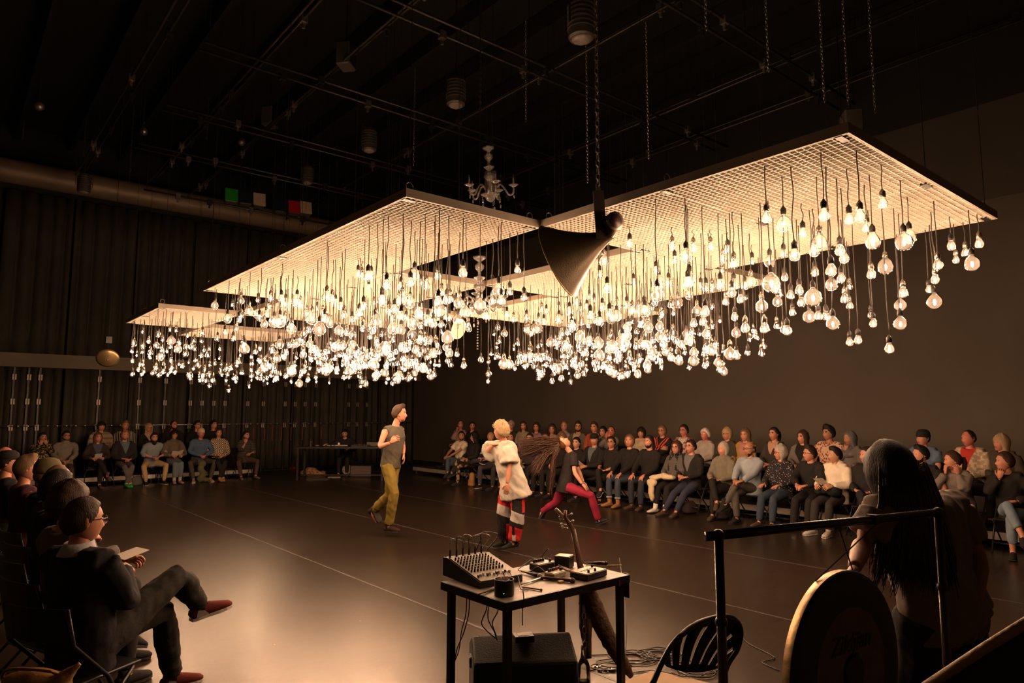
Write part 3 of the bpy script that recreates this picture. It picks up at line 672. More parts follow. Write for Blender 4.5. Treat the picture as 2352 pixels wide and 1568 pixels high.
def head_geo(n, k, wide=1., male=True):
    d, f = sph(n, k); p = skull(d, wide); x, y, z = p[:, 0].copy(), p[:, 1].copy(), p[:, 2].copy()
    fr = sstep(.02, .06, y)
    g = lambda cx, cz, sx, sz: np.exp(-((x - cx) / sx) ** 2 - ((z - cz) / sz) ** 2)
    ns = np.clip((.030 - z) / .058, 0, 1) * sstep(-.046, -.034, z)
    y += fr * .021 * ns * np.exp(-(x / (.007 + .007 * ns)) ** 2)
    y += fr * .004 * (g(.013, -.030, .007, .007) + g(-.013, -.030, .007, .007))
    for s in (1, -1): y -= fr * .013 * g(s * .031, .010, .017, .012); y += fr * .005 * g(s * .030, .031, .020, .007); y += fr * .004 * g(s * .042, -.018, .018, .016)
    y += fr * .006 * g(0, -.054, .020, .006); y += fr * .006 * g(0, -.068, .016, .006); y -= fr * .004 * g(0, -.061, .02, .003)
    y += fr * .008 * g(0, -.096, .022, .014)
    if male: x *= 1 + .06 * np.exp(-((z + .07) / .03) ** 2)
    P = np.stack([x, y, z], 1); fm = []
    for q in f:
        c = P[list(q)].mean(0)
        mi = 0
        if c[1] > .07 and abs(c[0]) < .021 and -.073 < c[2] < -.051: mi = 1
        elif c[1] > .06 and .014 < abs(c[0]) < .046 and .024 < c[2] < .033: mi = 2
        fm.append(mi)
    return P, f, fm
def add_head(mb, M, n, k, wide=1., male=True):
    """material slots: 0 skin, 1 lips, 2 brow, 3 eye white, 4 iris"""
    P, f, fm = head_geo(n, k, wide, male); o = len(mb.v)
    mb.v.extend([tuple(M @ Vector(p)) for p in P]); mb.f.extend([tuple(i + o for i in q) for q in f]); mb.m.extend(fm)
    for s in (1, -1):
        e = MB(); e.ball((s * .031, .0735, .010), (.0125, .0100, .0068), 8, 5, 3); e.ball((s * .031, .0815, .0095), (.0060, .0040, .0056), 6, 4, 4)
        e.loft([(s * .072 * wide, -.012, -.020), (s * .081 * wide, -.012, -.010), (s * .088 * wide, -.016, .010), (s * .080 * wide, -.010, .026)], [(.006, .008), (.007, .013), (.007, .016), (.005, .010)], 6, (0, 0, 1), 0) if False else None
        e.ball((s * .079 * wide, -.012, .003), (.008, .016, .029), 8, 6, 0)
        for q, mi in zip(e.f, e.m): pass
        mb.add([M @ Vector(v) for v in e.v], e.f); mb.m[-len(e.f):] = e.m
def hair_geo(style, seed, n, k, length=.0, thick=.016):
    """a closed shell that lies on the skull where there is hair and dips inside it elsewhere"""
    d, f = sph(n, k); p = skull(d); x, y, z = p[:, 0], p[:, 1], p[:, 2]
    az = np.arctan2(x, y)                      # 0 = front
    fa = np.abs(az)
    if style in ('short', 'curlyshort', 'spiky', 'quiff'):
        zt = np.interp(fa, [0, .7, 1.05, 1.45, 1.8, 3.15], [.072, .066, .030, -.004, -.045, -.066])
    elif style == 'receding': zt = np.interp(fa, [0, .6, 1.05, 1.4, 1.8, 3.15], [.098, .10, .060, -.004, -.045, -.066]); thick *= .6
    elif style == 'balding': zt = np.interp(fa, [0, 1.2, 1.5, 1.9, 3.15], [.3, .3, .012, -.02, -.06])
    elif style in ('bob', 'long', 'curly', 'pony', 'wavy', 'fringe'):
        zt = np.interp(fa, [0, .45, .8, 1.0, 1.25, 3.15], [.074, .068, .030, -.03, -.2, -.3])
        if style == 'fringe': zt = np.interp(fa, [0, .55, .8, 1.0, 1.25, 3.15], [.036, .034, .010, -.04, -.2, -.3])
        if style == 'pony': zt = np.interp(fa, [0, .7, 1.05, 1.45, 1.8, 3.15], [.074, .066, .032, .004, -.035, -.066])
    elif style == 'beard':
        zt = None
    if style == 'beard':
        zt = np.interp(fa, [0, .25, .5, .8, 1.2, 1.55], [-.040, -.044, -.058, -.056, -.030, .005])
        m = sstep(.0, .010, zt - z) * sstep(1.75, 1.5, fa)
        m *= 1 - sstep(.016, .008, np.abs(z + .061)) * sstep(.032, .020, np.abs(x))
        off = -.010 + (thick + .010) * m
    else:
        m = sstep(-.004, .010, z - zt); off = -.010 + (thick + .010) * m
    if style == 'balding': m2 = sstep(.30, .25, z * 0 + zt); off = np.where((z > .055), -.008, off)
    if style in ('curly', 'wavy', 'bob', 'long', 'fringe'): off = off + m * .010 * sstep(.9, 1.5, fa)
    amp = {'curly': .012, 'curlyshort': .009, 'wavy': .007, 'spiky': .010, 'short': .0035, 'quiff': .004}.get(style, .004)
    fq = {'curly': 55, 'curlyshort': 60, 'wavy': 36}.get(style, 34)
    nz = np.array([noise.noise((a[0] * fq + seed, a[1] * fq, a[2] * (fq * .4 if style in ('long', 'bob', 'pony', 'short', 'quiff') else fq))) for a in p])
    r = np.linalg.norm(p, axis=1, keepdims=True); u = p / r
    q = p + u * (off + m * amp * nz)[:, None]
    if style == 'quiff': q[:, 2] += m * (.034 + .02 * nz) * sstep(-.01, .07, y) * sstep(.05, .1, z); q[:, 1] += m * .012 * sstep(.04, .09, y) * sstep(.05, .1, z)
    if style == 'beard' and length: q[:, 2] -= m * length * sstep(-.05, -.115, z); q[:, 1] += m * length * .25 * sstep(-.05, -.1, z)
    if style in ('bob', 'long', 'curly', 'wavy', 'fringe') and length:
        lo_ = (z < -.01) & (fa > 1.05); t = np.clip((-.01 - z) / .108, 0, 1)
        ww = sstep(1.0, 1.35, fa)
        wid = .096 if style != 'curly' else .118
        tx = np.sin(az) * wid * (1 - .05 * t); ty = np.cos(az) * wid * .95 - .004 - .015 * t
        mixv = ww * sstep(0, .25, t) * (1 - .75 * sstep(.88, 1.0, t))
        q[:, 0] = np.where(lo_, q[:, 0] * (1 - mixv) + (tx + nz * amp * 1.4) * mixv, q[:, 0]); q[:, 1] = np.where(lo_, q[:, 1] * (1 - mixv) + (ty + nz * amp * 1.4) * mixv, q[:, 1])
        q[:, 2] = np.where(lo_, -.01 - (t * (.108 + length)) * ww - (1 - ww) * t * .108, q[:, 2])
    return q, f
def hand(mb, W, dirv, back, side, s=1., curl=.35, spread=.12, mi=0):
    """W wrist; dirv towards the finger tips; back = outward normal of the hand's back; side = +1 when the thumb lies on +x of (dirv x back)"""
    y = Vector(dirv).normalized(); z = Vector(back); z = (z - y * z.dot(y)).normalized(); x = y.cross(z) * side
    P = lambda a, b, c: Vector(W) + (x * a + y * b + z * c) * s
    mb.loft([P(0, -.012, 0), P(0, .015, 0), P(0, .05, .002), P(-.002, .085, 0), P(-.002, .095, -.002)], [(.024 * s, .017 * s), (.030 * s, .016 * s), (.041 * s, .015 * s), (.041 * s, .012 * s), (.036 * s, .007 * s)], 8, x, mi)
    for k, (bx, ln) in enumerate(((.030, .068), (.010, .077), (-.011, .072), (-.031, .057))):
        a = spread * (bx / .03); c0 = curl * (1 + .12 * k); p = P(bx, .082, 0); pts = [p - y * .01 * s, p]; ang = c0 * .6; r = .0088 * s
        for j, fr in enumerate((.42, .32, .26)):
            dv = (y * cos(ang) - z * sin(ang)) * cos(a) + x * sin(a); p = p + dv * (ln * fr * s); pts.append(p); ang += c0
        mb.loft(pts, [r, r * 1.03, r * .98, r * .9, r * .62], 6, x, mi)
    p = P(.030, .022, -.004); d1 = (x * .75 + y * .62 - z * .25).normalized(); d2 = (x * .35 + y * .85 - z * .35).normalized(); d3 = (y * .9 - z * .35 + x * .1).normalized()
    mb.loft([P(.012, .012, 0), p, p + d1 * .030 * s, p + d1 * .030 * s + d2 * .026 * s, p + d1 * .030 * s + d2 * .026 * s + d3 * .018 * s], [.013 * s, .0125 * s, .0105 * s, .0095 * s, .006 * s], 6, z, mi)
def ik(A, T, l1, l2, hint):
    A = Vector(A); T = Vector(T); d = T - A; L = d.length
    if L > (l1 + l2) * .998: T = A + d * ((l1 + l2) * .998 / L); d = T - A; L = d.length
    if L < abs(l1 - l2) + .02: L = abs(l1 - l2) + .02
    u = d.normalized(); a = (l1 * l1 - l2 * l2 + L * L) / (2 * L); h = sqrt(max(0, l1 * l1 - a * a))
    hv = Vector(hint); hv = hv - u * hv.dot(u); hv = hv.normalized() if hv.length > 1e-6 else Vector((0, 0, -1))
    return A + u * a + hv * h, T
PEND = []       # volumes that become one skin by remeshing at the end
def pend(name, mb, mats, parent, vox, smooth=4, extra=None, wrinkle=0., faces=None, vfun=None):
    o = mb.build(name, mats[0] if isinstance(mats, (list, tuple)) else mats, parent)
    md = o.modifiers.new('r', 'REMESH'); md.mode = 'VOXEL'; md.voxel_size = vox; md.use_smooth_shade = True
    if smooth: ms = o.modifiers.new('s', 'SMOOTH'); ms.factor = .5; ms.iterations = smooth
    PEND.append((o, mats, extra, wrinkle, faces, vfun)); return o
def finish_people():
    bpy.context.view_layer.update(); dg = bpy.context.evaluated_depsgraph_get()
    for o, mats, extra, wr, faces, vfun in PEND:
        ev = o.evaluated_get(dg); me0 = ev.to_mesh(); n = len(me0.vertices); co = np.empty(n * 3); me0.vertices.foreach_get('co', co); co = co.reshape(-1, 3)
        if wr:
            nr = np.empty(n * 3); me0.vertices.foreach_get('normal', nr); nr = nr.reshape(-1, 3)
            w_ = np.array([noise.noise((p[0] * 9 + p[2] * 5, p[1] * 9, p[2] * 7)) + .45 * noise.noise((p[0] * 22 + p[2] * 13, p[1] * 22 - p[2] * 8, p[2] * 12)) for p in co]); co = co + nr * ((w_ + .45) * wr)[:, None]
        fs = [tuple(p.vertices) for p in me0.polygons]; ev.to_mesh_clear()
        if faces is not None:
            cen = np.array([co[list(f)].mean(0) for f in fs]); fm = faces(cen)
        else: fm = [0] * len(fs)
        v = co.tolist(); fm = list(fm)
        if extra is not None: k = len(v); v += extra.v; fs += [tuple(i + k for i in f) for f in extra.f]; fm += extra.m
        me = bpy.data.meshes.new(o.name); me.from_pydata(v, [], fs)
        for m in (mats if isinstance(mats, (list, tuple)) else [mats]): me.materials.append(m)
        me.polygons.foreach_set('material_index', [int(a) for a in fm]); me.polygons.foreach_set('use_smooth', [True] * len(fs)); me.update()
        if vfun is not None: at = me.attributes.new('pat', 'FLOAT', 'POINT'); at.data.foreach_set('value', vfun(np.array(v)).astype(np.float32))
        old = o.data; o.modifiers.clear(); o.data = me; bpy.data.meshes.remove(old)

def lerp(a, b, t): return Vector(a) * (1 - t) + Vector(b) * t
def torso(mb, J, rings, infl=0., w_=1., dep=1., n=14, fwd=None):
    P, N = J['P'], J['N']; sp = N - P
    pts, rr, sd = [], [], []
    for t, a, b in rings:
        pts.append(P + sp * t + (fwd or Vector((0, 0, 0))) * (b * .15 * (1 if .1 < t < .8 else 0))); rr.append((a * w_ + infl, b * dep + infl)); sd.append(lerp(J['Rp'], J['Rs'], min(max(t, 0), 1)))
    mb.loft(pts, rr, n, sd)
BODYR = [(-.20, .10, .08), (-.10, .150, .105), (.05, .162, .115), (.28, .142, .102), (.50, .148, .105), (.72, .165, .112), (.86, .160, .098), (.96, .105, .072), (1.04, .055, .055)]
def limb(mb, pts, rads, n=8, side=None): mb.loft(pts, rads, n, side)
def arm_path(S, E, W): return [S, lerp(S, E, .5), E + (S - E).normalized() * .03, E + (W - E).normalized() * .03, lerp(E, W, .5), W]
SHOEC = {}
def shoe(parent, A, T, s, kind, m, sole):
    """A: ankle, T: direction of the toes"""
    A = Vector(A); y = Vector(T).normalized(); up = Vector((0, 0, 1)) if abs(y.z) < .8 else Vector((0, 1, 0))
    x = y.cross(up).normalized(); z = x.cross(y)
    M = Matrix((x, y, z)).transposed().to_4x4() @ Matrix.Scale(s, 4); M.translation = A - z * .080 * s
    mb = MB(); hw = .038
    mb.loft([(0, -.068, .03), (0, -.06, .034), (0, -.03, .040), (0, .02, .042), (0, .08, .034), (0, .13, .027), (0, .172, .022), (0, .188, .018)], [(.018, .02), (.031, .034), (.035, .044), (.037, .048), (.043, .040), (.045, .031), (.036, .023), (.016, .012)], 10, (1, 0, 0))
    top = {'boot': .17, 'sneaker': .095, 'flat': .07}[kind]
    if kind != 'flat': mb.loft([(0, -.015, .04), (0, -.012, .08), (0, -.006, top)], [(.036, .050), (.034, .043), (.040, .046)], 10, (1, 0, 0))
    vs = [Vector((v[0], v[1], max(v[2], .012))) for v in mb.v]; mb.v = [tuple(M @ v) for v in vs]
    o = mb.build('shoe', m, parent, True)
    if s > .93 and kind == 'sneaker' and parent.get('near'):
        for sx in (1, -1):
            q = MB(); q.add([M @ Vector((sx * a_, b_, c_)) for a_, b_, c_ in ((.0375, -.045, .020), (.0445, .030, .020), (.0445, .005, .052), (.0375, -.030, .060))], [(0, 1, 2, 3)]); q.build('side_patch', cloth((.40, .36, .32)), o)
        q = MB()
        for i in range(5): q.loft([M @ Vector((-.024, .055 - i * .018, .070 + i * .010)), M @ Vector((0, .058 - i * .018, .080 + i * .010)), M @ Vector((.024, .055 - i * .018, .070 + i * .010))], .0035, 5)
        q.build('laces', cloth((.16, .06, .05)), o, True)
    sb = MB(); pr = [(-.066, .028), (-.03, .036), (.03, .037), (.09, .046), (.14, .045), (.178, .030)]
    L_ = [(-w2, yy) for yy, w2 in pr] + [(w2, yy) for yy, w2 in reversed(pr)]; k = len(L_)
    vs = [M @ Vector((a, b, 0)) for a, b in L_] + [M @ Vector((a, b, .016)) for a, b in L_]
    sb.add(vs, [tuple(range(k - 1, -1, -1)), tuple(range(k, 2 * k))] + [(i, (i + 1) % k, k + (i + 1) % k, k + i) for i in range(k)])
    so_ = sb.build('sole', sole, o)
    return o

def chair_words(l):
    l = l.split(',')[0]
    while len(l.split()) > 12:
        k = max(l.rfind(w_) for w_ in (' and ', ' with ', ' over ', ' in ', ' behind ', ' leaning ', ' on ', ' beside ', ' at ')); l = l[:k]
    return 'folding chair under the ' + l
def person(loc, rz, J, sp, label, group=None, vox=.019, detail=(30, 22), sc_=1.):
    """J: joints in the person's own frame. sp: how the person looks."""
    root = empty('person', loc, rz, label, 'person', group)
    g = sp.get; sk = skin_mat(g('skin', 'fair')); male = g('male', True); bw = g('bw', 1.0 if male else .90) ; sc = sc_
    ml = mat('lips_' + g('skin', 'fair'), tuple(a * b for a, b in zip(SKINS[g('skin', 'fair')], (.85, .55, .55))), .4)
    hc = g('hc', 'brown'); hm = hair_mat(hc)
    if vox < .013: root['near'] = 1
    J['Rs'] = (J['SR'] - J['SL']).normalized(); J['Rp'] = (J['HR'] - J['HL']).normalized()
    fw = J['Rs'].cross(J['N'] - J['P']).normalized() * -1
    b = MB(); torso(b, J, BODYR, -.010, bw * sc, sc)
    H, HR_ = J['H'], J['HM']
    limb(b, [J['N'] - (J['N'] - J['P']).normalized() * .04, J['N'], lerp(J['N'], H, .45), H + HR_ @ Vector((0, -.012, -.03))], [.066 * sc, .056 * sc, .050 * sc, .048 * sc], 10)
    X = MB()
    for s, k in ((1, 'R'), (-1, 'L')):
        S, E, W_, Hp, K, A = J['S' + k], J['E' + k], J['W' + k], J['H' + k], J['K' + k], J['A' + k]
        limb(b, [lerp(J['N'], S, .3) - Vector((0, 0, .025)), S], [.047 * sc, .047 * sc])
        limb(b, arm_path(S, E, W_), [(.048 if g('sleeve', 1.0) > 0 else .056) * sc, .044 * sc, .039 * sc, .040 * sc, .036 * sc, .026 * sc])
        limb(b, [Hp + Vector((0, 0, .03)) * 0, lerp(Hp, K, .5), K, lerp(K, A, .35), lerp(K, A, .75), A], [.085 * sc, .072 * sc, .054 * sc, .055 * sc, .040 * sc, .034 * sc])
        T = J['T' + k]; limb(b, [A, A + Vector((0, 0, -.04)) + T * .02, A + T * .13 - Vector((0, 0, .055))], [.036 * sc, .036 * sc, .022 * sc])
        hd = J.get('hd' + k, (W_ - E).normalized()); hb = J.get('hb' + k, Vector((0, .3, 1)))
        hand(X, W_ + hd * .012, hd, hb, J.get('ts' + k, -s), sc * (1 if male else .92), J.get('hcurl' + k, .35), .10)
    Mh = Matrix.Translation(H) @ HR_.to_4x4() @ Matrix.Scale(g('hs', 1.0) * sc, 4)
    add_head(X, Mh, *detail, g('wide', 1.0 if male else .94), male)
    pend('body', b, [sk, ml, hm, m_eyew, m_iris], root, vox, 4, X)
    # --- upper clothing
    tc_, tk = g('top', (.05, .05, .05)), g('tpat', 'plain'); mt = cloth(tc_, tk, g('tcol2'), g('tseed', 0))
    t = MB(); hem = g('hem', -.22); hw = g('hemw', 1.0); slack = g('slack', .014)
    rings = [(hem, .165 * hw, .125 * hw), (hem * .4, .165 * (.5 + .5 * hw), .12 * (.5 + .5 * hw)), (.10, .160, .115), (.30, .148 * (.6 + .4 * hw), .108), (.52, .154, .110), (.72, .168, .114), (.86, .163, .100), (.95, .118, .082), (g('neck', 1.0), .072, .068)]
    torso(t, J, rings, slack, bw * sc, sc * g('belly', 1.0), 16, fw)
    slv = g('sleeve', 1.0)
    for k in 'RL':
        S, E, W_ = J['S' + k], J['E' + k], J['W' + k]
        limb(t, [lerp(J['N'], S, .35) - Vector((0, 0, .02)), S], [.058 * sc + slack, .057 * sc + slack])
        if slv > 0:
            pth = [S, lerp(S, E, .5), E + (S - E).normalized() * .025, E + (W_ - E).normalized() * .025, lerp(E, W_, .5), lerp(E, W_, .93)]; rd = [.055, .050, .047, .046, .042, .034]
            wd = g('slw', 0.)
            if slv < .6:
                pth = [S, lerp(S, E, .4), lerp(S, E, g('slf', .62))]; rd = [.056, .054 + wd * .5, .056 + wd]
            elif slv < .9: pth = pth[:4] + [lerp(E, W_, .35)]; rd = rd[:4] + [.046]
            limb(t, pth, [r * sc + slack * (1 if slv < .9 else .8) for r in rd], 8)
    if g('collar') == 'turtle': limb(t, [J['N'] - Vector((0, 0, .03)), lerp(J['N'], H, .45)], [.075 * sc, .066 * sc], 10)
    if g('collar') == 'hood': limb(t, [J['N'] - fw * .05, J['N'] - fw * .07 + Vector((0, 0, .05))], [.10 * sc, .085 * sc], 10, J['Rs'])
    mats_t = [mt]; faces = None; vf = None
    inner = g('inner')
    if inner or g('chevron'):
        mats_t = [two_cloth(mt, inner or g('chevron'))]; Np = np.array(J['N']); Rs = np.array(J['Rs']); up_ = np.array((J['N'] - J['P']).normalized()); fwn = np.array(fw); iw = g('innerw', .20); idp = g('innerd', .30)
        def vf(c):
            d = c - Np; u = d @ up_; x_ = np.abs(d @ Rs); f_ = d @ fwn
            if inner: return np.minimum(np.minimum(np.clip((u + idp) * iw / idp * .55, -.1, .1) - x_, f_ - .02), .03 - u)
            v_ = u + .30 - x_ * 1.7
            return np.minimum(np.maximum(.025 - np.abs(v_ - .025), .02 - np.abs(v_ - .12)), f_)
    pend(g('topname', 'shirt'), t, mats_t, root, vox * .92, 3, None, g('wrinkle', .009), faces, vf)
    # --- trousers
    bc, bk = g('bot', (.02, .02, .025)), g('bpat', 'plain'); mbm = cloth(bc, bk, g('bcol2'), g('bseed', 0))
    q = MB(); cut = g('cuff', .94); lw = g('leg', 0.)
    torso(q, J, [(-.24, .085, .08), (-.12, .152, .108), (.02, .164, .116), (.13, .158, .110)], .006, bw * sc, sc)
    for k in 'RL':
        Hp, K, A = J['H' + k], J['K' + k], J['A' + k]
        q.loft([Hp, lerp(Hp, K, .5), K, lerp(K, A, .35), lerp(K, A, .75), lerp(K, A, cut)], [(.092 + lw * .3) * sc, (.080 + lw * .5) * sc, (.063 + lw * .7) * sc, (.061 + lw) * sc, (.050 + lw) * sc, (.047 + lw) * sc], 9)
    pend('trousers', q, [mbm] if not g('bfaces') else g('bmats'), root, g('bvox', vox * .92), 3, None, g('bwrinkle', .005), g('bfaces'))
    if g('cuffcol'):
        for k in 'RL':
            A, K = J['A' + k], J['K' + k]; c = MB(); c.loft([lerp(K, A, cut - .07), lerp(K, A, cut + .01)], [.056 * sc, .057 * sc], 12); c.build('trouser_cuff', cloth(g('cuffcol')), root, True)
    # --- shoes
    ms = cloth(g('shoe', (.02, .018, .016)));
    if g('sock'):
        for k in 'RL':
            A, K = J['A' + k], J['K' + k]; c = MB(); c.loft([lerp(K, A, .78), A, A - Vector((0, 0, .03))], [.042 * sc, .038 * sc, .038 * sc], 10); c.build('sock', cloth(g('sock')), root, True)
    for k in 'RL': shoe(root, J['A' + k], J['T' + k], sc * (1 if male else .92), g('shoek', 'sneaker'), ms, m_sole if g('wsole') else m_sole_dark)
    # --- hair and hats
    seed = sum(map(ord, label)) % 97; st = g('hair', 'short'); n2, k2 = (detail[0] + 8, detail[1] + 6)
    def shell(name, style, m, length=0., thick=.016):
        v, f = hair_geo(style, seed, n2, k2, length, thick); mbx = MB(); mbx.add([Mh @ Vector(a) for a in v], f); return mbx.build(name, m, root, True)
    L = g('hl', .10)
    if st != 'bald' and not g('hijab'):
        h_ = shell('hair', st, hm, L if st in ('bob', 'long', 'curly', 'wavy', 'fringe') else 0, g('ht', .016 if st not in ('curly',) else .028))
        if st == 'pony' or g('bun'):
            mbx = MB(); pts = [Mh @ Vector(a) for a in ((0, -.09, .03), (0, -.125, .03), (0, -.14, -.02), (0, -.13, -.10), (0, -.11, -.17))] if not g('braid') else [Mh @ Vector(a) for a in ((.02, -.09, -.02), (.06, -.07, -.10), (.09, .02, -.18), (.10, .06, -.28), (.10, .07, -.38))]
            mbx.loft(pts, [.02, .032, .032, .026, .008], 8); mbx.build('ponytail', hm, h_, True)
        if st == 'spiky':
            mbx = MB(); rr = random.Random(4)
            for i in range(190):
                a, e = rr.uniform(0, 2 * pi), rr.uniform(.05, 1.5); dv = Vector((cos(a) * cos(e), sin(a) * cos(e), sin(e)))
                if dv.y > .5 and dv.z < .45: continue
                p0 = Vector((dv.x * .080, dv.y * .10, dv.z * .122)); p1 = p0 + (dv * .55 + Vector((rr.uniform(-.9, .9), rr.uniform(-.9, .9), rr.uniform(-.6, .8)))).normalized() * rr.uniform(.025, .05)
                mbx.loft([Mh @ (p0 * .98), Mh @ lerp(p0, p1, .5), Mh @ p1], [.016, .011, .001], 5)
            mbx.build('hair_tuft', hair_mat(g('tipc', hc)), h_, True)
    if g('beard'): shell('beard', 'beard', hair_mat(g('bc', hc)), g('beardl', 0.), g('beardt', .008))
    if g('hat') == 'beanie':
        mbx = MB(); mbx.lathe([(.088, .022), (.093, .03), (.093, .055), (.090, .06), (.088, .09), (.070, .125), (.040, .142), (.005, .147)], 18); mbx.v = [tuple(Mh @ (Vector((v[0], v[1] * 1.12 - .006, v[2])))) for v in mbx.v]; mbx.build('beanie', cloth(g('hatc')), root, True)
    if g('hat') == 'cap':
        mbx = MB(); mbx.lathe([(.086, .038), (.088, .06), (.080, .10), (.050, .128), (.005, .136)], 16); mbx.v = [(v[0], v[1] * 1.15 - .004, v[2]) for v in mbx.v]
        mbx.loft([(0, .085, .048), (0, .13, .042), (0, .160, .030)], [(.070, .004), (.066, .004), (.040, .004)], 10, (1, 0, 0)); mbx.v = [tuple(Mh @ Vector(v)) for v in mbx.v]; mbx.build('cap', cloth(g('hatc')), root, True)
    if g('hijab'):
        v, f = hair_geo('long', seed, n2, k2, .16, .014); mbx = MB(); mbx.add([Mh @ Vector((a[0] * 1.08, a[1] * 1.05, a[2])) for a in v], f); mbx.loft([Mh @ Vector((0, .01, -.10)), Mh @ Vector((0, .02, -.20)), Mh @ Vector((0, 0, -.27))], [.075, .11, .15], 12); mbx.build('headscarf', cloth(g('hijab')), root, True)
    if g('glasses'):
        mbx = MB()
        for s in (1, -1): mbx.loft([(s * .032 + .021 * cos(a), .100 - .004 * abs(cos(a)), .008 + .017 * sin(a)) for a in [2 * pi * i / 10 for i in range(11)]], .0022, 4, (0, 1, 0)); mbx.loft([(s * .053, .098, .012), (s * .078, .06, .014), (s * .082, -.01, .010)], .0022, 4)
        mbx.loft([(-.012, .103, .012), (.012, .103, .012)], .002, 4); mbx.v = [tuple(Mh @ Vector(v)) for v in mbx.v]; mbx.build('glasses', m_frame, root)
    if g('scarf'):
        c = MB(); N_ = J['N']
        c.loft([N_ + Vector((.09 * cos(a), .085 * sin(a), .03 + .01 * sin(3 * a))) for a in [2 * pi * i / 14 for i in range(15)]], .028, 7); c.loft([N_ + fw * .09 + J['Rs'] * .06, N_ + fw * .13 + J['Rs'] * .07 - Vector((0, 0, .14)), N_ + fw * .14 + J['Rs'] * .07 - Vector((0, 0, .27))], [(.035, .015)] * 3, 7, J['Rs']); c.loft([N_ + fw * .09 - J['Rs'] * .06, N_ + fw * .13 - J['Rs'] * .07 - Vector((0, 0, .14)), N_ + fw * .14 - J['Rs'] * .07 - Vector((0, 0, .25))], [(.035, .015)] * 3, 7, J['Rs']); c.build('scarf', cloth(g('scarf'), 'dots', (.6, .55, .5), 5), root, True)
    if g('shirtcollar'):
        c = MB(); N_ = J['N'] + Vector((0, 0, .012)); up_ = (J['H'] - J['N']).normalized(); n_ = 20; vs = []
        for i in range(n_ + 1):
            t = -pi * .90 + 1.80 * pi * i / n_; dd = J['Rs'] * sin(t) - fw * cos(t); dr = .035 + .03 * (abs(i - n_ / 2) / (n_ / 2)) ** 4
            vs += [N_ + dd * .066 + up_ * .040, N_ + dd * .094 - up_ * (dr - .02)]
        c.add(vs, [(2 * i, 2 * i + 1, 2 * i + 3, 2 * i + 2) for i in range(n_)])
        o = c.build('collar', cloth(g('shirtcollar')), root, True); md = o.modifiers.new('s', 'SOLIDIFY'); md.thickness = .005
    if root.get('near'): del root['near']
    return root

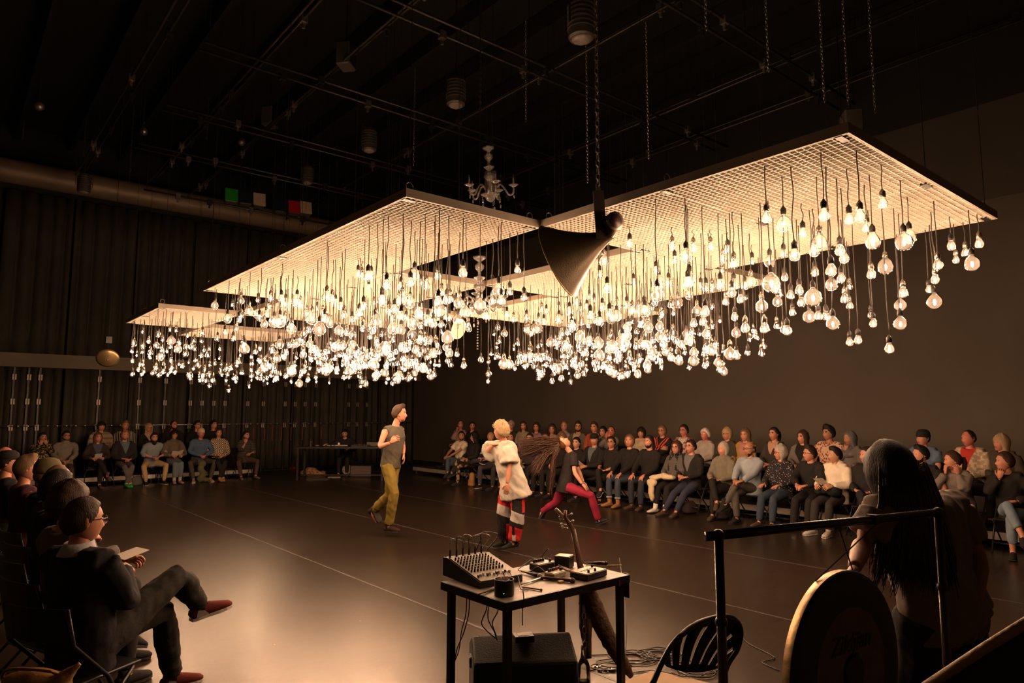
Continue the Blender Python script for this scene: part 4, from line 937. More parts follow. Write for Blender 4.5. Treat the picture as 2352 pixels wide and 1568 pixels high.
def look(H, tgt, rz, up_bias=0.):
    """head matrix (in the person's frame) facing a world point"""
    d = Vector(tgt) - Vector(H); d.rotate(Euler((0, 0, -rz))); yaw = math.atan2(-d.x, d.y); yaw = max(-1.25, min(1.25, yaw)); pit = math.atan2(d.z, hypot(d.x, d.y)) + up_bias
    return yaw, max(-.5, min(.4, pit))
def sit(s=1., seat=.43, lean=-.06, legs='flat', arms='lap', yaw=0., pitch=0., roll=0., twist=0., male=True, jit=0):
    r = random.Random(jit); u = lambda a: r.uniform(-a, a)
    J = {}; P = Vector((0, 0, seat + .095)); J['P'] = P; up = Vector((u(.02), sin(lean), cos(lean))); N = P + up * .50 * s; J['N'] = N
    hw = .085 * s; sw = (.180 if male else .158) * s
    J['HR'] = P + Vector((hw, .0, -.01)); J['HL'] = P + Vector((-hw, .0, -.01))
    tw = Vector((cos(twist), sin(twist), 0)); J['SR'] = N + tw * sw - up * .048 * s; J['SL'] = N - tw * sw - up * .048 * s
    hl = lean * .4; J['H'] = N + Vector((sin(-yaw) * .015, sin(hl) * .17 + .02 * cos(yaw), cos(hl) * .152)) * s
    J['HM'] = Matrix.Rotation(yaw, 3, 'Z') @ Matrix.Rotation(pitch, 3, 'X') @ Matrix.Rotation(roll, 3, 'Y')
    ankz = .085; l1, l2 = .42 * s, .40 * s
    def leg(k, ank, hint=Vector((0, .2, 1)), toe=Vector((0, 1, 0)), knee=None):
        sx = 1 if k == 'R' else -1
        if knee is not None: J['K' + k] = knee; J['A' + k] = ank
        else: J['K' + k], J['A' + k] = ik(J['H' + k], ank, l1, l2, hint)
        J['T' + k] = toe.normalized()
    for k, sx in (('R', 1), ('L', -1)):
        w_ = {'flat': .11, 'apart': .20, 'in': .06, 'tuck': .12, 'out': .12, 'cross': .05, 'crossl': .05, 'ankles': -.05}.get(legs, .11)
        yy = {'flat': .44, 'apart': .43, 'in': .40, 'tuck': .24, 'out': .62, 'ankles': .52, 'cross': .40, 'crossl': .40}.get(legs, .44) + u(.03)
        leg(k, Vector((sx * w_, yy, ankz)), Vector((sx * (.35 if legs in ('apart', 'ankles') else .02), .2, 1)), Vector((sx * .18, 1, 0)))
    if legs in ('cross', 'crossl'):
        k, sx = ('R', 1) if legs == 'cross' else ('L', -1)
        kn = P + Vector((-sx * .03, .41 * s, .10)); an = kn + Vector((-sx * .16, .10, -.34)) * s; leg(k, an, toe=Vector((-sx * .35, .85, -.35)), knee=kn)
    if legs == 'fig4':
        kn = P + Vector((.24, .33 * s, .08)); an = P + Vector((-.13, .40 * s, .12)); leg('R', an, toe=Vector((-.9, .3, -.1)), knee=kn)
    a1, a2 = .285 * s, .255 * s
    def arm(k, W_, hd, hb, hint=None, curl=.4, ts=None):
        sx = 1 if k == 'R' else -1
        J['E' + k], J['W' + k] = ik(J['S' + k], W_, a1, a2, hint or Vector((sx * .6, -.3, -.6)))
        J['hd' + k] = Vector(hd).normalized(); J['hb' + k] = Vector(hb); J['hcurl' + k] = curl
    z = P.z
    for k, sx in (('R', 1), ('L', -1)):
        if arms == 'lap': arm(k, Vector((sx * .085, .25, z + .115 + (.02 if sx > 0 else 0))), (-sx * .75, .6, -.12), (0, .25, 1), curl=.45)
        elif arms == 'thighs': arm(k, Vector((sx * .13, .25, z + .115)), (-sx * .1, 1, -.18), (0, .2, 1), curl=.25)
        elif arms == 'knees': arm(k, Vector((sx * .12, .36, z + .10)), (-sx * .05, .8, -.55), (0, .6, .8), curl=.45)
        elif arms == 'clasp': arm(k, Vector((sx * .075, .38, z + .15)), (-sx * .7, .75, -.25), (0, .3, 1), Vector((sx * .8, .1, -.5)), curl=.6)
        elif arms == 'paper': arm(k, Vector((sx * .12, .28, z + .17)), (-sx * .45, .85, -.1), (sx * .6, 0, .7), curl=.6)
        elif arms == 'crossed': arm(k, Vector((-sx * .10, .17, z + .26 + .03 * sx)), (-sx * .9, .15, .1), (0, 1, .2), Vector((sx, .2, -.8)), curl=.3)
        elif arms == 'side': arm(k, Vector((sx * .22, .05, z + .06)), (0, .3, -1), (sx, 0, 0), Vector((sx * .4, -1, 0)), curl=.4)
        elif arms in ('chinR', 'chinL'):
            if (arms == 'chinR') == (sx > 0): arm(k, J['H'] + Vector((sx * .045, .095, -.20)), (-sx * .25, .12, 1), (0, 1, -.2), Vector((sx * .4, .5, -1)), curl=.9)
            else: arm(k, Vector((sx * .10, .27, z + .15)), (-sx * .7, .6, -.15), (0, .25, 1), curl=.4)
        elif arms == 'cheeks': arm(k, J['H'] + Vector((sx * .075, .06, -.17)), (-sx * .1, .12, 1), (sx * .7, .7, 0), Vector((sx * .5, .6, -1)), curl=.7)
        elif arms == 'face': arm(k, J['H'] + Vector((sx * .06, .10, -.15)), (-sx * .35, .1, 1), (0, 1, 0), Vector((sx * .5, .6, -1)), curl=.4)
    return J
# ------------------------------------------------------------------ risers and folding chairs
m_deck = mat('deck_black', (.035, .030, .026), .6, 0, .3, 6); m_rail = mat('deck_rail', (.42, .38, .32), .5, .35, .35, 9)
PLAT = .20
def deck(x0, x1, y0, y1, label, group):
    r = empty('stage_deck', (x0, y0, 0), 0, label, 'platform', group); X, Y = x1 - x0, y1 - y0
    MB().box(.012, X - .012, .012, Y - .012, PLAT - .03, PLAT).build('deck_top', m_deck, r)
    for a in ((0, X, 0, .012), (0, X, Y - .012, Y), (0, .012, .012, Y - .012), (X - .012, X, .012, Y - .012)): MB().box(*a, PLAT - .10, PLAT - .002).build('side_rail', m_rail, r)
    for x in (.08, X - .08):
        for y in (.08, Y - .08): MB().loft([(x, y, 0), (x, y, PLAT - .03)], .024, 8).build('leg', m_alu, r, True)
ys = 17.2
for i in range(7):
    y1 = ys - 2.44 * i; deck(10.62, 12.62, max(y1 - 2.43, -.4), y1, 'low black stage deck with pale metal edge along the right wall, number %d from the far end' % (i + 1) if False else ['low stage deck with pale edge, at the far end of the right-hand riser', 'low stage deck under the second row, behind the blond dancer', 'low stage deck under the second row, behind the dancer in red trousers', 'low stage deck behind the woman with the cream coat', 'low stage deck behind the bald man in the light blue shirt', 'low stage deck behind the man in the cream hoodie', 'low stage deck nearest the camera on the right-hand riser'][i], 'decks of the right riser')
for i in range(3):
    x1 = 6.75 - 2.44 * i; deck(x1 - 2.43, x1, 19.25, 20.45, ['low stage deck with a visible leg at the right end of the far left riser', 'low stage deck behind the bearded man in khaki trousers', 'low stage deck behind the seated man in the taupe jacket'][i], 'decks of the left riser')
m_chair = mat('chair_black', (.012, .0115, .011), .38, .2, .2, 20)
def folding_chair():
    r = empty('folding_chair', (0, 0, 0), 0)
    s = MB(); s.box(-.20, .20, -.19, .20, .415, .430, bev=.005); s.build('seat', m_chair, r)
    b = MB(); n = 6; vs = []
    for i in range(n + 1):
        x = -.20 + .40 * i / n; y = -.235 - .03 * (1 - (2 * i / n - 1) ** 2)
        vs += [(x, y, .64), (x, y - .02, .80), (x, y - .012, .64), (x, y - .032, .80)]
    fs = []
    for i in range(n): a = 4 * i; fs += [(a, a + 4, a + 5, a + 1), (a + 2, a + 3, a + 7, a + 6), (a + 1, a + 5, a + 7, a + 3), (a, a + 2, a + 6, a + 4)]
    fs += [(0, 1, 3, 2), (4 * n, 4 * n + 2, 4 * n + 3, 4 * n + 1)]; b.add(vs, fs); b.build('backrest', m_chair, r)
    for sx in (1, -1):
        m = MB(); m.loft([(sx * .215, .20, .011), (sx * .215, -.02, .42), (sx * .212, -.22, .62), (sx * .208, -.262, .80)], .011, 6); m.build('leg', m_chair, r, True)
        m = MB(); m.loft([(sx * .195, -.25, .011), (sx * .195, .15, .41)], .010, 6); m.build('leg', m_chair, r, True)
    m = MB(); m.loft([(-.215, .14, .13), (.215, .14, .13)], .008, 6); m.build('crossbar', m_chair, r, True)
    m = MB(); m.loft([(-.195, -.19, .08), (.195, -.19, .08)], .008, 6); m.build('crossbar', m_chair, r, True)
    return r
CH0 = folding_chair(); CHK = list(CH0.children); CHU = [False]
def chair(x, y, z, rz, label, group):
    if not CHU[0]: c = CH0; CHU[0] = True
    else:
        c = CH0.copy(); C.objects.link(c)
        for k in CHK: q = k.copy(); C.objects.link(q); q.parent = c
    c.location = (x, y, z); c.rotation_euler = (0, 0, rz); tag(c, label, 'chair', group); return c
m_paper = mat('paper', (.72, .66, .56), .6)
def leaflet(root, J, label, w_=.15, h_=.21, open_=False, tilt=35):
    m = lerp(J['WR'], J['WL'], .5) + Vector((0, .07, .045)); wp = root.matrix_basis @ m
    b = MB()
    if open_:
        for s in (1, -1): b.bar((0, 0, 0), (s * .13, 0, .035), .19, .006, up=(0, 0, 1))
    else: b.box(-w_ / 2, w_ / 2, -h_ / 2, h_ / 2, -.0015, .0015)
    o = b.build('booklet' if open_ else 'leaflet', m_paper, None); o.location = wp; o.rotation_euler = (radians(tilt), radians(6), root.rotation_euler.z); tag(o, label, 'booklet' if open_ else 'leaflet'); return o

BLK = (.016, .014, .013); CH = (.035, .032, .030); NAVY = (.018, .024, .045); DENIM = (.055, .080, .115); LDEN = (.16, .21, .26); KHAKI = (.42, .29, .15); BRN = (.060, .038, .025); OLV = (.075, .062, .032); CREAM = (.66, .56, .42); BEIGE = (.36, .29, .20); GREY = (.14, .125, .11); TAUPE = (.16, .135, .115); WHITE = (.70, .66, .60)
DANCERS = Vector((5.4, 7.9, 1.35))
def D(**k): return k
A = []
def a(row, px, py, sitk, look_, label, **sp): A.append((row, px, py, sitk, look_, label, sp))
# right side, front row (far to near)
a('RF', 1060, 1000, D(legs='cross', arms='clasp'), None, 'man with dark hair and cream short-sleeved shirt, first in the right front row, in jeans', male=True, hc='dark', beard=1, beardt=.005, top=CREAM, sleeve=.5, bot=DENIM, skin='tan')
a('RF', 1090, 1002, D(legs='crossl', arms='lap', male=False), (2, 20, 1.2), 'woman with a dark bob and patterned leggings, turned away beside the man in cream', male=False, hc='black', hair='bob', hl=.03, top=BLK, bot=(.03, .025, .02), bpat='blotch', bcol2=(.35, .22, .14))
a('RF', 1127, 1003, D(legs='fig4', arms='lap', male=False), None, 'person in a striped navy sweater, leg crossed high, left of the blond dancer', male=False, hc='blond', hair='receding', top=NAVY, tpat='wide', tcol2=(.45, .30, .28), bot=(.06, .055, .065), shoe=BLK, wsole=1, skin='fair')
a('RF', 1172, 1004, D(legs='flat', arms='crossed'), None, 'person in dark clothes hidden behind the blond dancer in the front row', hc='brown', top=BLK, bot=CH)
a('RF', 1217, 1006, D(legs='fig4', arms='lap'), None, 'young man with dark hair and trimmed beard, tan boot crossed on his knee', hc='dark', beard=1, top=CH, bot=NAVY, shoe=(.22, .15, .09), shoek='boot')
a('RF', 1253, 1005, D(legs='flat', arms='lap'), None, 'ruddy man in glasses behind the long-haired dancer, in the front row', hc='brown', glasses=1, skin='red', top=CH, bot=BLK)
a('RF', 1291, 1001, D(legs='flat', arms='lap'), None, 'person whose parted fair hair shows just above the long-haired dancer', male=False, hc='dirty', hair='fringe', hl=.02, top=BLK, bot=BLK)
a('RF', 1324, 1016, D(legs='cross', arms='lap', male=False), None, 'woman with dark pinned-up hair in black, just right of the leaning dancer', male=False, hc='black', hair='pony', top=BLK, bot=BLK, skin='pale')
a('RF', 1365, 1008, D(legs='crossl', arms='paper'), None, 'man in a black cap and dark suit jacket over a grey shirt, holding a leaflet', hc='dark', hat='cap', hatc=BLK, top=BLK, inner=(.10, .12, .13), bot=BLK)
a('RF', 1404, 1015, D(legs='cross', arms='lap', male=False), None, 'woman in glasses and black T-shirt with a long braid over her shoulder', male=False, hc='dark', hair='pony', braid=1, glasses=1, top=BLK, sleeve=.5, bot=BLK, wsole=1)
a('RF', 1446, 1011, D(legs='flat', arms='knees'), None, 'man with chin-length blond hair, black shirt, cuffed jeans and tan boots', hc='dirty', hair='bob', hl=.0, top=BLK, bot=(.05, .065, .09), cuffcol=(.30, .28, .25), cuff=.80, shoe=(.33, .16, .07), shoek='boot', skin='fair')
a('RF', 1491, 1013, D(legs='flat', arms='knees'), None, 'dark-bearded man in a black buttoned shirt beside the blond-haired man', hc='dark', beard=1, beardt=.010, top=BLK, bot=(.03, .035, .05), shoe=BRN, shoek='boot')
a('RF', 1554, 1035, D(legs='flat', arms='lap', male=False), None, 'woman in glasses with a dotted dark scarf and a cream coat on her lap', male=False, hc='brown', hair='curly', hl=.0, ht=.018, glasses=1, scarf=(.02, .02, .022), top=(.085, .075, .07), bot=BLK, sock=WHITE, shoe=(.55, .50, .44), shoek='flat', cuff=.8, bw=1.1)
a('RF', 1587, 1024, D(legs='out', arms='lap'), None, 'grey-templed man in glasses and dark jacket beside the woman with the cream coat', hc='dark', hair='short', glasses=1, top=BLK, inner=(.12, .12, .12), bot=(.03, .035, .06), shoe=BRN)
a('RF', 1662, 1030, D(legs='cross', arms='lap', male=False), None, 'woman with chin-length fair hair in a grey turtleneck sweater', male=False, hc='grey', hair='bob', hl=.0, collar='turtle', top=(.15, .135, .10), bot=BLK, shoe=BRN)
a('RF', 1722, 1030, D(legs='crossl', arms='clasp'), None, 'bald man in round glasses and light blue buttoned shirt, legs crossed', hair='balding', hc='dark', glasses=1, beard=1, beardt=.004, skin='tan', top=(.26, .30, .34), bot=(.085, .078, .065), shoe=BLK, shoek='boot', bw=1.08)
a('RF', 1793, 1042, D(legs='flat', arms='thighs', male=False), None, 'woman with curly grey hair, glasses and a black blouse with white dots', male=False, hc='grey', hair='curly', hl=.0, ht=.02, glasses=1, top=(.018, .016, .02), tpat='dots', tcol2=(.55, .48, .45), tseed=2, bot=(.035, .05, .075), shoe=BRN, shoek='boot', bw=1.1, skin='fair')
a('RF', 1860, 1040, D(legs='flat', arms='clasp', lean=.1), None, 'young man in round glasses and plain black sweater, hands clasped on his knees', hc='dark', hair='quiff', glasses=1, top=BLK, bot=BLK, sock=WHITE, shoe=BLK, shoek='boot')
a('RF', 1918, 1048, D(legs='flat', arms='paper'), None, 'black-haired man in a cream hoodie holding a white leaflet', hc='black', hair='quiff', skin='asian', top=(.68, .60, .48), collar='hood', bot=(.03, .026, .022), shoe=(.40, .38, .34), wsole=1)
a('RF', 1992, 1044, D(legs='cross', arms='lap'), None, 'person with a red shoe hidden behind the standing long-haired woman', hc='dark', top=BLK, bot=BLK, shoe=(.35, .04, .03))
a('RF', 2115, 1042, D(legs='apart', arms='thighs'), None, 'dark-haired man with a trimmed beard and black open-neck shirt, right of the standing woman', hc='black', hair='quiff', beard=1, beardt=.005, top=BLK, sleeve=.5, bot=BLK)
a('RF', 2190, 1080, D(legs='flat', arms='cheeks', lean=.35, male=False), None, 'woman with a brown ponytail in a taupe sweater leaning her chin on both hands', male=False, hc='brown', hair='pony', top=TAUPE, bot=DENIM, skin='fair')
a('RF', 2310, 1085, D(legs='cross', arms='chinR', lean=.25, male=False), None, 'woman with short dark hair, black sweater and light jeans, resting her chin on her hand', male=False, hc='brown', hair='short', top=BLK, bot=LDEN, cuff=.72, shoe=BLK, shoek='flat')
# right side, back row
a('RB', 1058, 974, D(arms='chinR', legs='flat'), None, 'balding person in dusty pink, hand at cheek, at the far end of the back row', hc='brown', hair='receding', top=(.30, .19, .17), bot=CH)
a('RB', 1085, 977, D(male=False), None, 'dark-haired woman in open black top, second in the back row from the far end', male=False, hc='black', hair='pony', top=BLK, bot=BLK, neck=.93)
a('RB', 1174, 970, D(), None, 'older man with tousled grey hair and glasses behind the blond dancer', hc='grey', hair='curlyshort', ht=.024, glasses=1, top=CH, bot=CH)
a('RB', 1202, 977, D(male=False, roll=.12), None, 'woman in a beige sweater tilting her head, right of the blond dancer', male=False, hc='brown', hair='long', hl=.10, top=(.28, .23, .17), bot=CH)
a('RB', 1232, 980, D(male=False), None, 'woman with wavy brown hair and a striped shirt in the back row', male=False, hc='brown', hair='wavy', hl=.06, top=(.32, .22, .22), tpat='vstripe', tcol2=(.10, .07, .09), bot=CH)
a('RB', 1268, 985, D(male=False), None, 'woman with curly brown hair in a tan top, above the long-haired dancer', male=False, hc='brown', hair='curly', hl=.03, top=(.34, .24, .17), bot=CH)
a('RB', 1296, 975, D(male=False), None, 'older woman with pulled-back grey hair in a mauve turtleneck', male=False, hc='dirty', hair='receding', ht=.02, collar='turtle', top=(.26, .19, .18), bot=CH)
a('RB', 1328, 975, D(), None, 'man with dark hair, glasses and beard in an open olive jacket', hc='dark', hair='quiff', glasses=1, beard=1, top=(.10, .085, .06), inner=(.42, .28, .24), bot=CH)
a('RB', 1365, 980, D(), None, 'man with swept brown hair in an orange-red sweater', hc='brown', hair='quiff', top=(.40, .085, .045), bot=CH)
a('RB', 1385, 991, D(male=False), None, 'woman with long dark hair in a patterned scarf, beside the man in orange', male=False, hc='black', hair='long', hl=.12, top=BLK, scarf=(.10, .08, .05), bot=BLK)
a('RB', 1404, 990, D(arms='face'), None, 'balding man leaning his forehead on his hand, behind the woman in black T-shirt', hc='brown', hair='receding', skin='red', top=GREY, bot=CH)
a('RB', 1473, 1000, D(male=False), None, 'woman with short dark hair and a cream cardigan and necklace', male=False, hc='dark', hair='fringe', hl=-.02, top=(.45, .36, .24), bot=CH, neck=.93)
a('RB', 1521, 988, D(arms='crossed'), None, 'person with short fair hair and glasses in a black sweater with red chevron bands', male=False, hc='dirty', hair='short', glasses=1, top=BLK, chevron=(.55, .07, .045), bot=CH)
a('RB', 1571, 987, D(), None, 'man in glasses with a pale scarf and a red plaid shirt', hc='dark', glasses=1, skin='red', top=(.20, .05, .045), tpat='plaid', tcol2=(.35, .30, .25), bot=CH, inner=(.5, .46, .40), innerd=.2)
a('RB', 1620, 1000, D(male=False), None, 'elderly woman with short white hair and a pale grey sweater', male=False, hc='white', hair='short', ht=.022, top=(.34, .30, .26), bot=CH, skin='red')
a('RB', 1670, 995, D(male=False), None, 'woman with blond chin-length hair and glasses in a dark green coat', male=False, hc='blond', hair='bob', hl=.0, glasses=1, top=(.05, .045, .03), bot=CH)
a('RB', 1712, 998, D(male=False), None, 'woman with wavy fair hair and a mustard cardigan', male=False, hc='dirty', hair='wavy', hl=.06, top=(.40, .22, .06), inner=(.4, .2, .15), bot=CH)
a('RB', 1778, 995, D(male=False), None, 'woman with tied-back dark hair and an open dark knitted cardigan', male=False, hc='dark', hair='pony', top=(.04, .034, .028), inner=(.45, .26, .18), innerd=.22, bot=CH)
a('RB', 1844, 1004, D(male=False), None, 'woman with long wavy brown hair in a grey cardigan over black', male=False, hc='brown', hair='wavy', hl=.10, top=GREY, inner=BLK, innerw=.3, bot=CH)
a('RB', 1903, 993, D(), None, 'man with thick black hair in a short-sleeved cream and rust printed shirt', hc='black', hair='quiff', ht=.03, skin='tan', top=(.50, .34, .24), tpat='print', tcol2=(.22, .06, .04), sleeve=.5, bot=CH)
a('RB', 1952, 1006, D(arms='chinR', male=False), None, 'woman in a grey headscarf resting her cheek on her hand', male=False, hijab=(.10, .10, .10), hc='black', top=GREY, bot=CH, skin='tan')
a('RB', 2120, 1005, D(), None, 'person in a black knitted beanie and blue T-shirt', hat='beanie', hatc=BLK, hc='dark', hair='receding', top=(.10, .14, .22), sleeve=.5, bot=CH)
a('RB', 2225, 1005, D(), None, 'man in a red shirt under a cream plaid wool coat', hc='dark', hair='receding', skin='red', top=(.50, .40, .28), tpat='plaid', tcol2=(.32, .24, .17), inner=(.42, .04, .03), bot=CH)
a('RB', 2300, 1020, D(male=False), None, 'woman with long straight blond hair and bangs at the right edge', male=False, hc='blond', hair='fringe', hl=.24, top=(.06, .045, .035), bot=CH)
# far side, left
a('LF', 98, 1004, D(arms='face'), None, 'person hiding their mouth behind folded hands, dark patterned top, far left', hc='black', skin='tan', top=BLK, tpat='print', tcol2=(.25, .18, .06), bot=BLK)
a('LF', 152, 1000, D(legs='out', arms='clasp'), (5.2, 8.5, 1.4), 'man with black hair and glasses in a taupe zipped jacket, hands clasped', hc='black', glasses=1, skin='tan', beard=1, beardt=.003, top=(.17, .145, .12), collar='turtle', bot=(.07, .045, .035), shoe=BRN)
a('LF', 225, 1004, D(legs='cross', arms='paper', male=False), None, 'woman with long auburn hair in a dark cardigan holding a booklet', male=False, hc='auburn', hair='wavy', hl=.20, top=(.03, .022, .02), inner=(.06, .08, .11), bot=BLK, shoe=(.09, .05, .03), shoek='boot')
a('LF', 287, 998, D(legs='ankles', arms='lap'), None, 'man with ginger hair and beard, black jacket over a teal V-neck, bright green shoes', hc='ginger', hair='quiff', beard=1, top=(.022, .019, .018), inner=(.10, .15, .16), bot=(.10, .085, .08), shoe=(.03, .30, .06))
a('LF', 354, 1010, D(legs='apart', arms='clasp', lean=.24), (5, 9, 1.0), 'man with a long dark beard in a pale denim shirt and khaki trousers', hc='black', beard=1, beardl=.05, beardt=.02, top=(.20, .23, .25), bot=KHAKI, shoe=BLK, wsole=1, sleeve=.8)
a('LF', 400, 997, D(legs='in', arms='paper', male=False), None, 'woman with short dark hair and glasses, brown turtleneck, reading an open booklet', male=False, hc='black', hair='fringe', hl=-.02, glasses=1, collar='turtle', top=(.11, .085, .06), bot=(.12, .15, .16), cuff=.8, shoe=(.28, .20, .15), shoek='boot', sock=(.4, .3, .25))
a('LF', 462, 993, D(legs='apart', arms='clasp', lean=.1), None, 'older man in a pale pink beanie and blue sweater, hands clasped between his knees', hat='beanie', hatc=(.60, .36, .26), hc='grey', hair='receding', skin='red', top=(.07, .11, .18), bot=(.06, .052, .04), shoe=(.30, .20, .14), wsole=1, bw=1.15)
a('LF', 503, 988, D(legs='ankles', arms='lap', male=False), (5, 8, 1.3), 'woman in a black sweater with cream diamond pattern and tan shoes', male=False, hc='brown', hair='pony', top=(.03, .024, .018), tpat='diamond', tcol2=(.55, .44, .30), bot=BLK, shoe=(.38, .21, .09))
a('LF', 565, 1002, D(legs='apart', arms='chinR', lean=.16), (9.5, 12, 1.4), 'dark-haired man with chin on his fist, brown trousers, right end of the far row', hc='dark', beard=1, beardt=.004, top=(.035, .03, .025), tpat='stripe', tcol2=(.09, .08, .06), sleeve=.8, bot=(.075, .04, .035), shoe=(.14, .10, .07))
a('LB', 233, 978, D(), None, 'young person with dark hair in a beige quilted jacket, behind the auburn-haired woman', hc='dark', hair='fringe', hl=-.05, top=(.34, .27, .18), tpat='wide', tcol2=(.20, .15, .10), bot=BLK, skin='fair')
a('LB', 288, 975, D(), None, 'person in a black top with white sleeve stripes behind the ginger man', hc='dirty', hair='quiff', top=BLK, tpat='vstripe', tcol2=(.45, .40, .34), bot=BLK)
a('LB', 342, 982, D(male=False), None, 'blond woman in glasses with shoulder-length hair, behind the long-bearded man', male=False, hc='blond', hair='bob', hl=.05, glasses=1, top=BLK, inner=(.45, .28, .2), innerd=.2, bot=BLK)
a('LB', 399, 970, D(), (9, 12, 1.4), 'bearded man with cropped hair and a dark jacket with red straps', hc='dark', hair='receding', beard=1, skin='red', top=BLK, inner=(.25, .03, .025), bot=BLK)
a('LB', 453, 975, D(male=False), (9, 12, 1.4), 'woman with dark hair tied back, behind the man in the pink beanie', male=False, hc='black', hair='pony', top=BLK, bot=BLK, neck=.95)
a('LB', 491, 972, D(), (9, 12, 1.2), 'young man with short black hair behind the woman in the diamond sweater', hc='black', top=BLK, bot=BLK)
GRP = {'RF': 'front row of the audience along the right wall', 'RB': 'back row of the audience along the right wall', 'LF': 'front row of the audience at the far left', 'LB': 'back row of the audience at the far left'}
for i, (row, px, py, sk, tgt, label, sp) in enumerate(A):
    front = row[1] == 'F'; plat = 0 if front else PLAT
    if row[0] == 'R': p = at_x(px, py, 10.15 if front else 11.5); rz = pi / 2
    else: p = at_y(px, py, 18.8 if front else 19.95); rz = pi
    rr = random.Random(i * 7 + 1); rz += rr.uniform(-.10, .10)
    s = (p.z - plat - .525) / .665; s = min(max(s, .90), 1.06)
    if sk.get('lean', 0) > .12: s = min(1.03, max(s, .95))
    T = Vector(tgt) if tgt else DANCERS + Vector((rr.uniform(-.8, .8), rr.uniform(-1, 1), rr.uniform(-.2, .3)))
    yaw, pit = look(p, T, rz); pit = max(-.22, min(.1, pit))
    sk = dict(sk); sk.setdefault('legs', rr.choice(('flat', 'in', 'flat'))); sk.setdefault('lean', -.05 + rr.uniform(-.04, .05)); sk.setdefault('arms', 'lap')
    J = sit(s=s, yaw=yaw, pitch=pit, twist=yaw * .18, jit=i, **sk)
    off = Vector((J['H'].x, J['H'].y, 0)); off.rotate(Euler((0, 0, rz)))
    near = depth_of(p) < 11.5
    person((p.x - off.x, p.y - off.y, plat), rz, J, sp, label, GRP[row], .018 if near else .021, (28, 20) if not near else (34, 24))
    R_ = bpy.context.scene.collection.objects[-1] if False else None
    c = Vector((0, -.02, 0)); c.rotate(Euler((0, 0, rz)))
    chair(p.x - off.x + c.x, p.y - off.y + c.y, plat, rz, chair_words(label), 'black folding chairs of the audience')
    A[i] = (row, px, py, J, (p.x - off.x, p.y - off.y, plat, rz), label, sp)
class _R:   # stands in for a person's frame when only its place is known
    def __init__(s, l): s.matrix_basis = Matrix.Translation(l[:3]) @ Matrix.Rotation(l[3], 4, 'Z'); s.rotation_euler = Euler((0, 0, l[3]))
for row, px, py, J, L_, label, sp in A:
    if 'open booklet' in label: leaflet(_R(L_), J, 'open white booklet on the lap of the woman in the brown turtleneck', open_=True)
    elif 'holding a booklet' in label: leaflet(_R(L_), J, 'folded pale booklet held by the auburn-haired woman')
    elif 'cream hoodie' in label: leaflet(_R(L_), J, 'white leaflet in the hand of the man in the cream hoodie')
    elif 'black cap' in label: leaflet(_R(L_), J, 'leaflet held by the man in the black cap')
# coats, bags
def rag(name, pts, rads, m, label, cat, vox=.02, wr=.02, seed=0):
    mb = MB()
    for p, r in zip(pts, rads): mb.ball(p, r, 10, 7)
    o = pend(name, mb, [m], None, vox, 3, None, wr); tag(o, label, cat); return o
def place(i_label, off):
    for row, px, py, J, L_, label, sp in A:
        if i_label in label: return _R(L_).matrix_basis @ Vector(off)
q = place('cream coat', (0, .3, .62)); 
rag('cream_coat', [place('cream coat', o_) for o_ in ((.10, .25, .62), (-.08, .28, .62), (.20, .34, .60), (.16, .46, .52), (.14, .50, .40), (.13, .50, .28))], [(.10, .13, .045), (.12, .12, .045), (.10, .10, .04), (.07, .09, .06), (.05, .06, .09), (.035, .04, .08)], cloth((.60, .50, .33)), 'cream knitted coat folded over a lap in the right front row', 'coat')
rag('green_coat', [place('pink beanie', o_) for o_ in ((0, .36, .46), (.03, .40, .34), (-.03, .42, .22), (.02, .44, .10), (-.06, .40, .06))], [(.10, .08, .07), (.08, .06, .10), (.07, .05, .10), (.10, .07, .08), (.12, .08, .05)], cloth((.11, .10, .045)), 'olive green coat hanging between the knees of the man in the pink beanie', 'coat')
rag('black_bag', [place('cream hoodie', o_) for o_ in ((.02, .20, .63), (-.12, .24, .62), (.1, .22, .60))], [(.15, .10, .08), (.10, .10, .07), (.10, .08, .06)], cloth((.012, .016, .012)), 'black shoulder bag on the lap of the man in the cream hoodie', 'bag')
for lab, o_, rd, col, tx in (('grey turtleneck', (-.05, .12, .12), (.17, .11, .13), (.06, .055, .045), 'grey-brown slouchy bag on the floor left of the bald man'), ('navy sweater', (.35, .25, .16), (.07, .09, .17), (.35, .19, .06), 'ochre fabric bag standing under the far front-row chairs'), ('ginger hair', (-.28, .1, .10), (.14, .10, .10), (.09, .085, .08), 'grey rucksack on the floor beside the ginger man'), ('grey-templed', (.02, .05, .1), (.15, .1, .1), (.045, .03, .025), 'dark brown bag beneath the chair of the grey-templed man')):
    p = place(lab, o_); rag('floor_bag', [p, p + Vector((.03, .02, .04)), Vector((p.x, p.y, .05))], [rd, tuple(v * .8 for v in rd), (rd[0] * 1.1, rd[1] * 1.1, .05)], cloth(col), tx, 'bag')
# ------------------------------------------------------------------ dancers, musician, the near row and the standing woman
def joints(root, base, pts, faces, head):
    """pts: {joint: (px, py, depth)}"""
    J = {}
    for k, v in pts.items(): J[k] = at_d(*v) - root
    for k, v in faces.items(): J[k] = Vector(v)
    return J
def hmat(fwd, up):
    f = Vector(fwd).normalized(); u = Vector(up); u = (u - f * u.dot(f)).normalized(); x = f.cross(u)
    return Matrix((x, f, u)).transposed()
def im(r, u, f=0.):   # picture-right, up, away
    return RV * r + Vector((0, 0, u)) + FV * f
def from_pix(rootpx, depth, pts, extra):
    r = at_d(rootpx[0], rootpx[1], depth); root = Vector((r.x, r.y, 0)); J = joints(root, 0, pts, extra, 0); return root, J
def Z2(x, y, d): return (600 + x / 3.734, 880 + y / 3.734, d)
def Z3(x, y, d): return (940 + x / 4.126, 920 + y / 4.126, d)
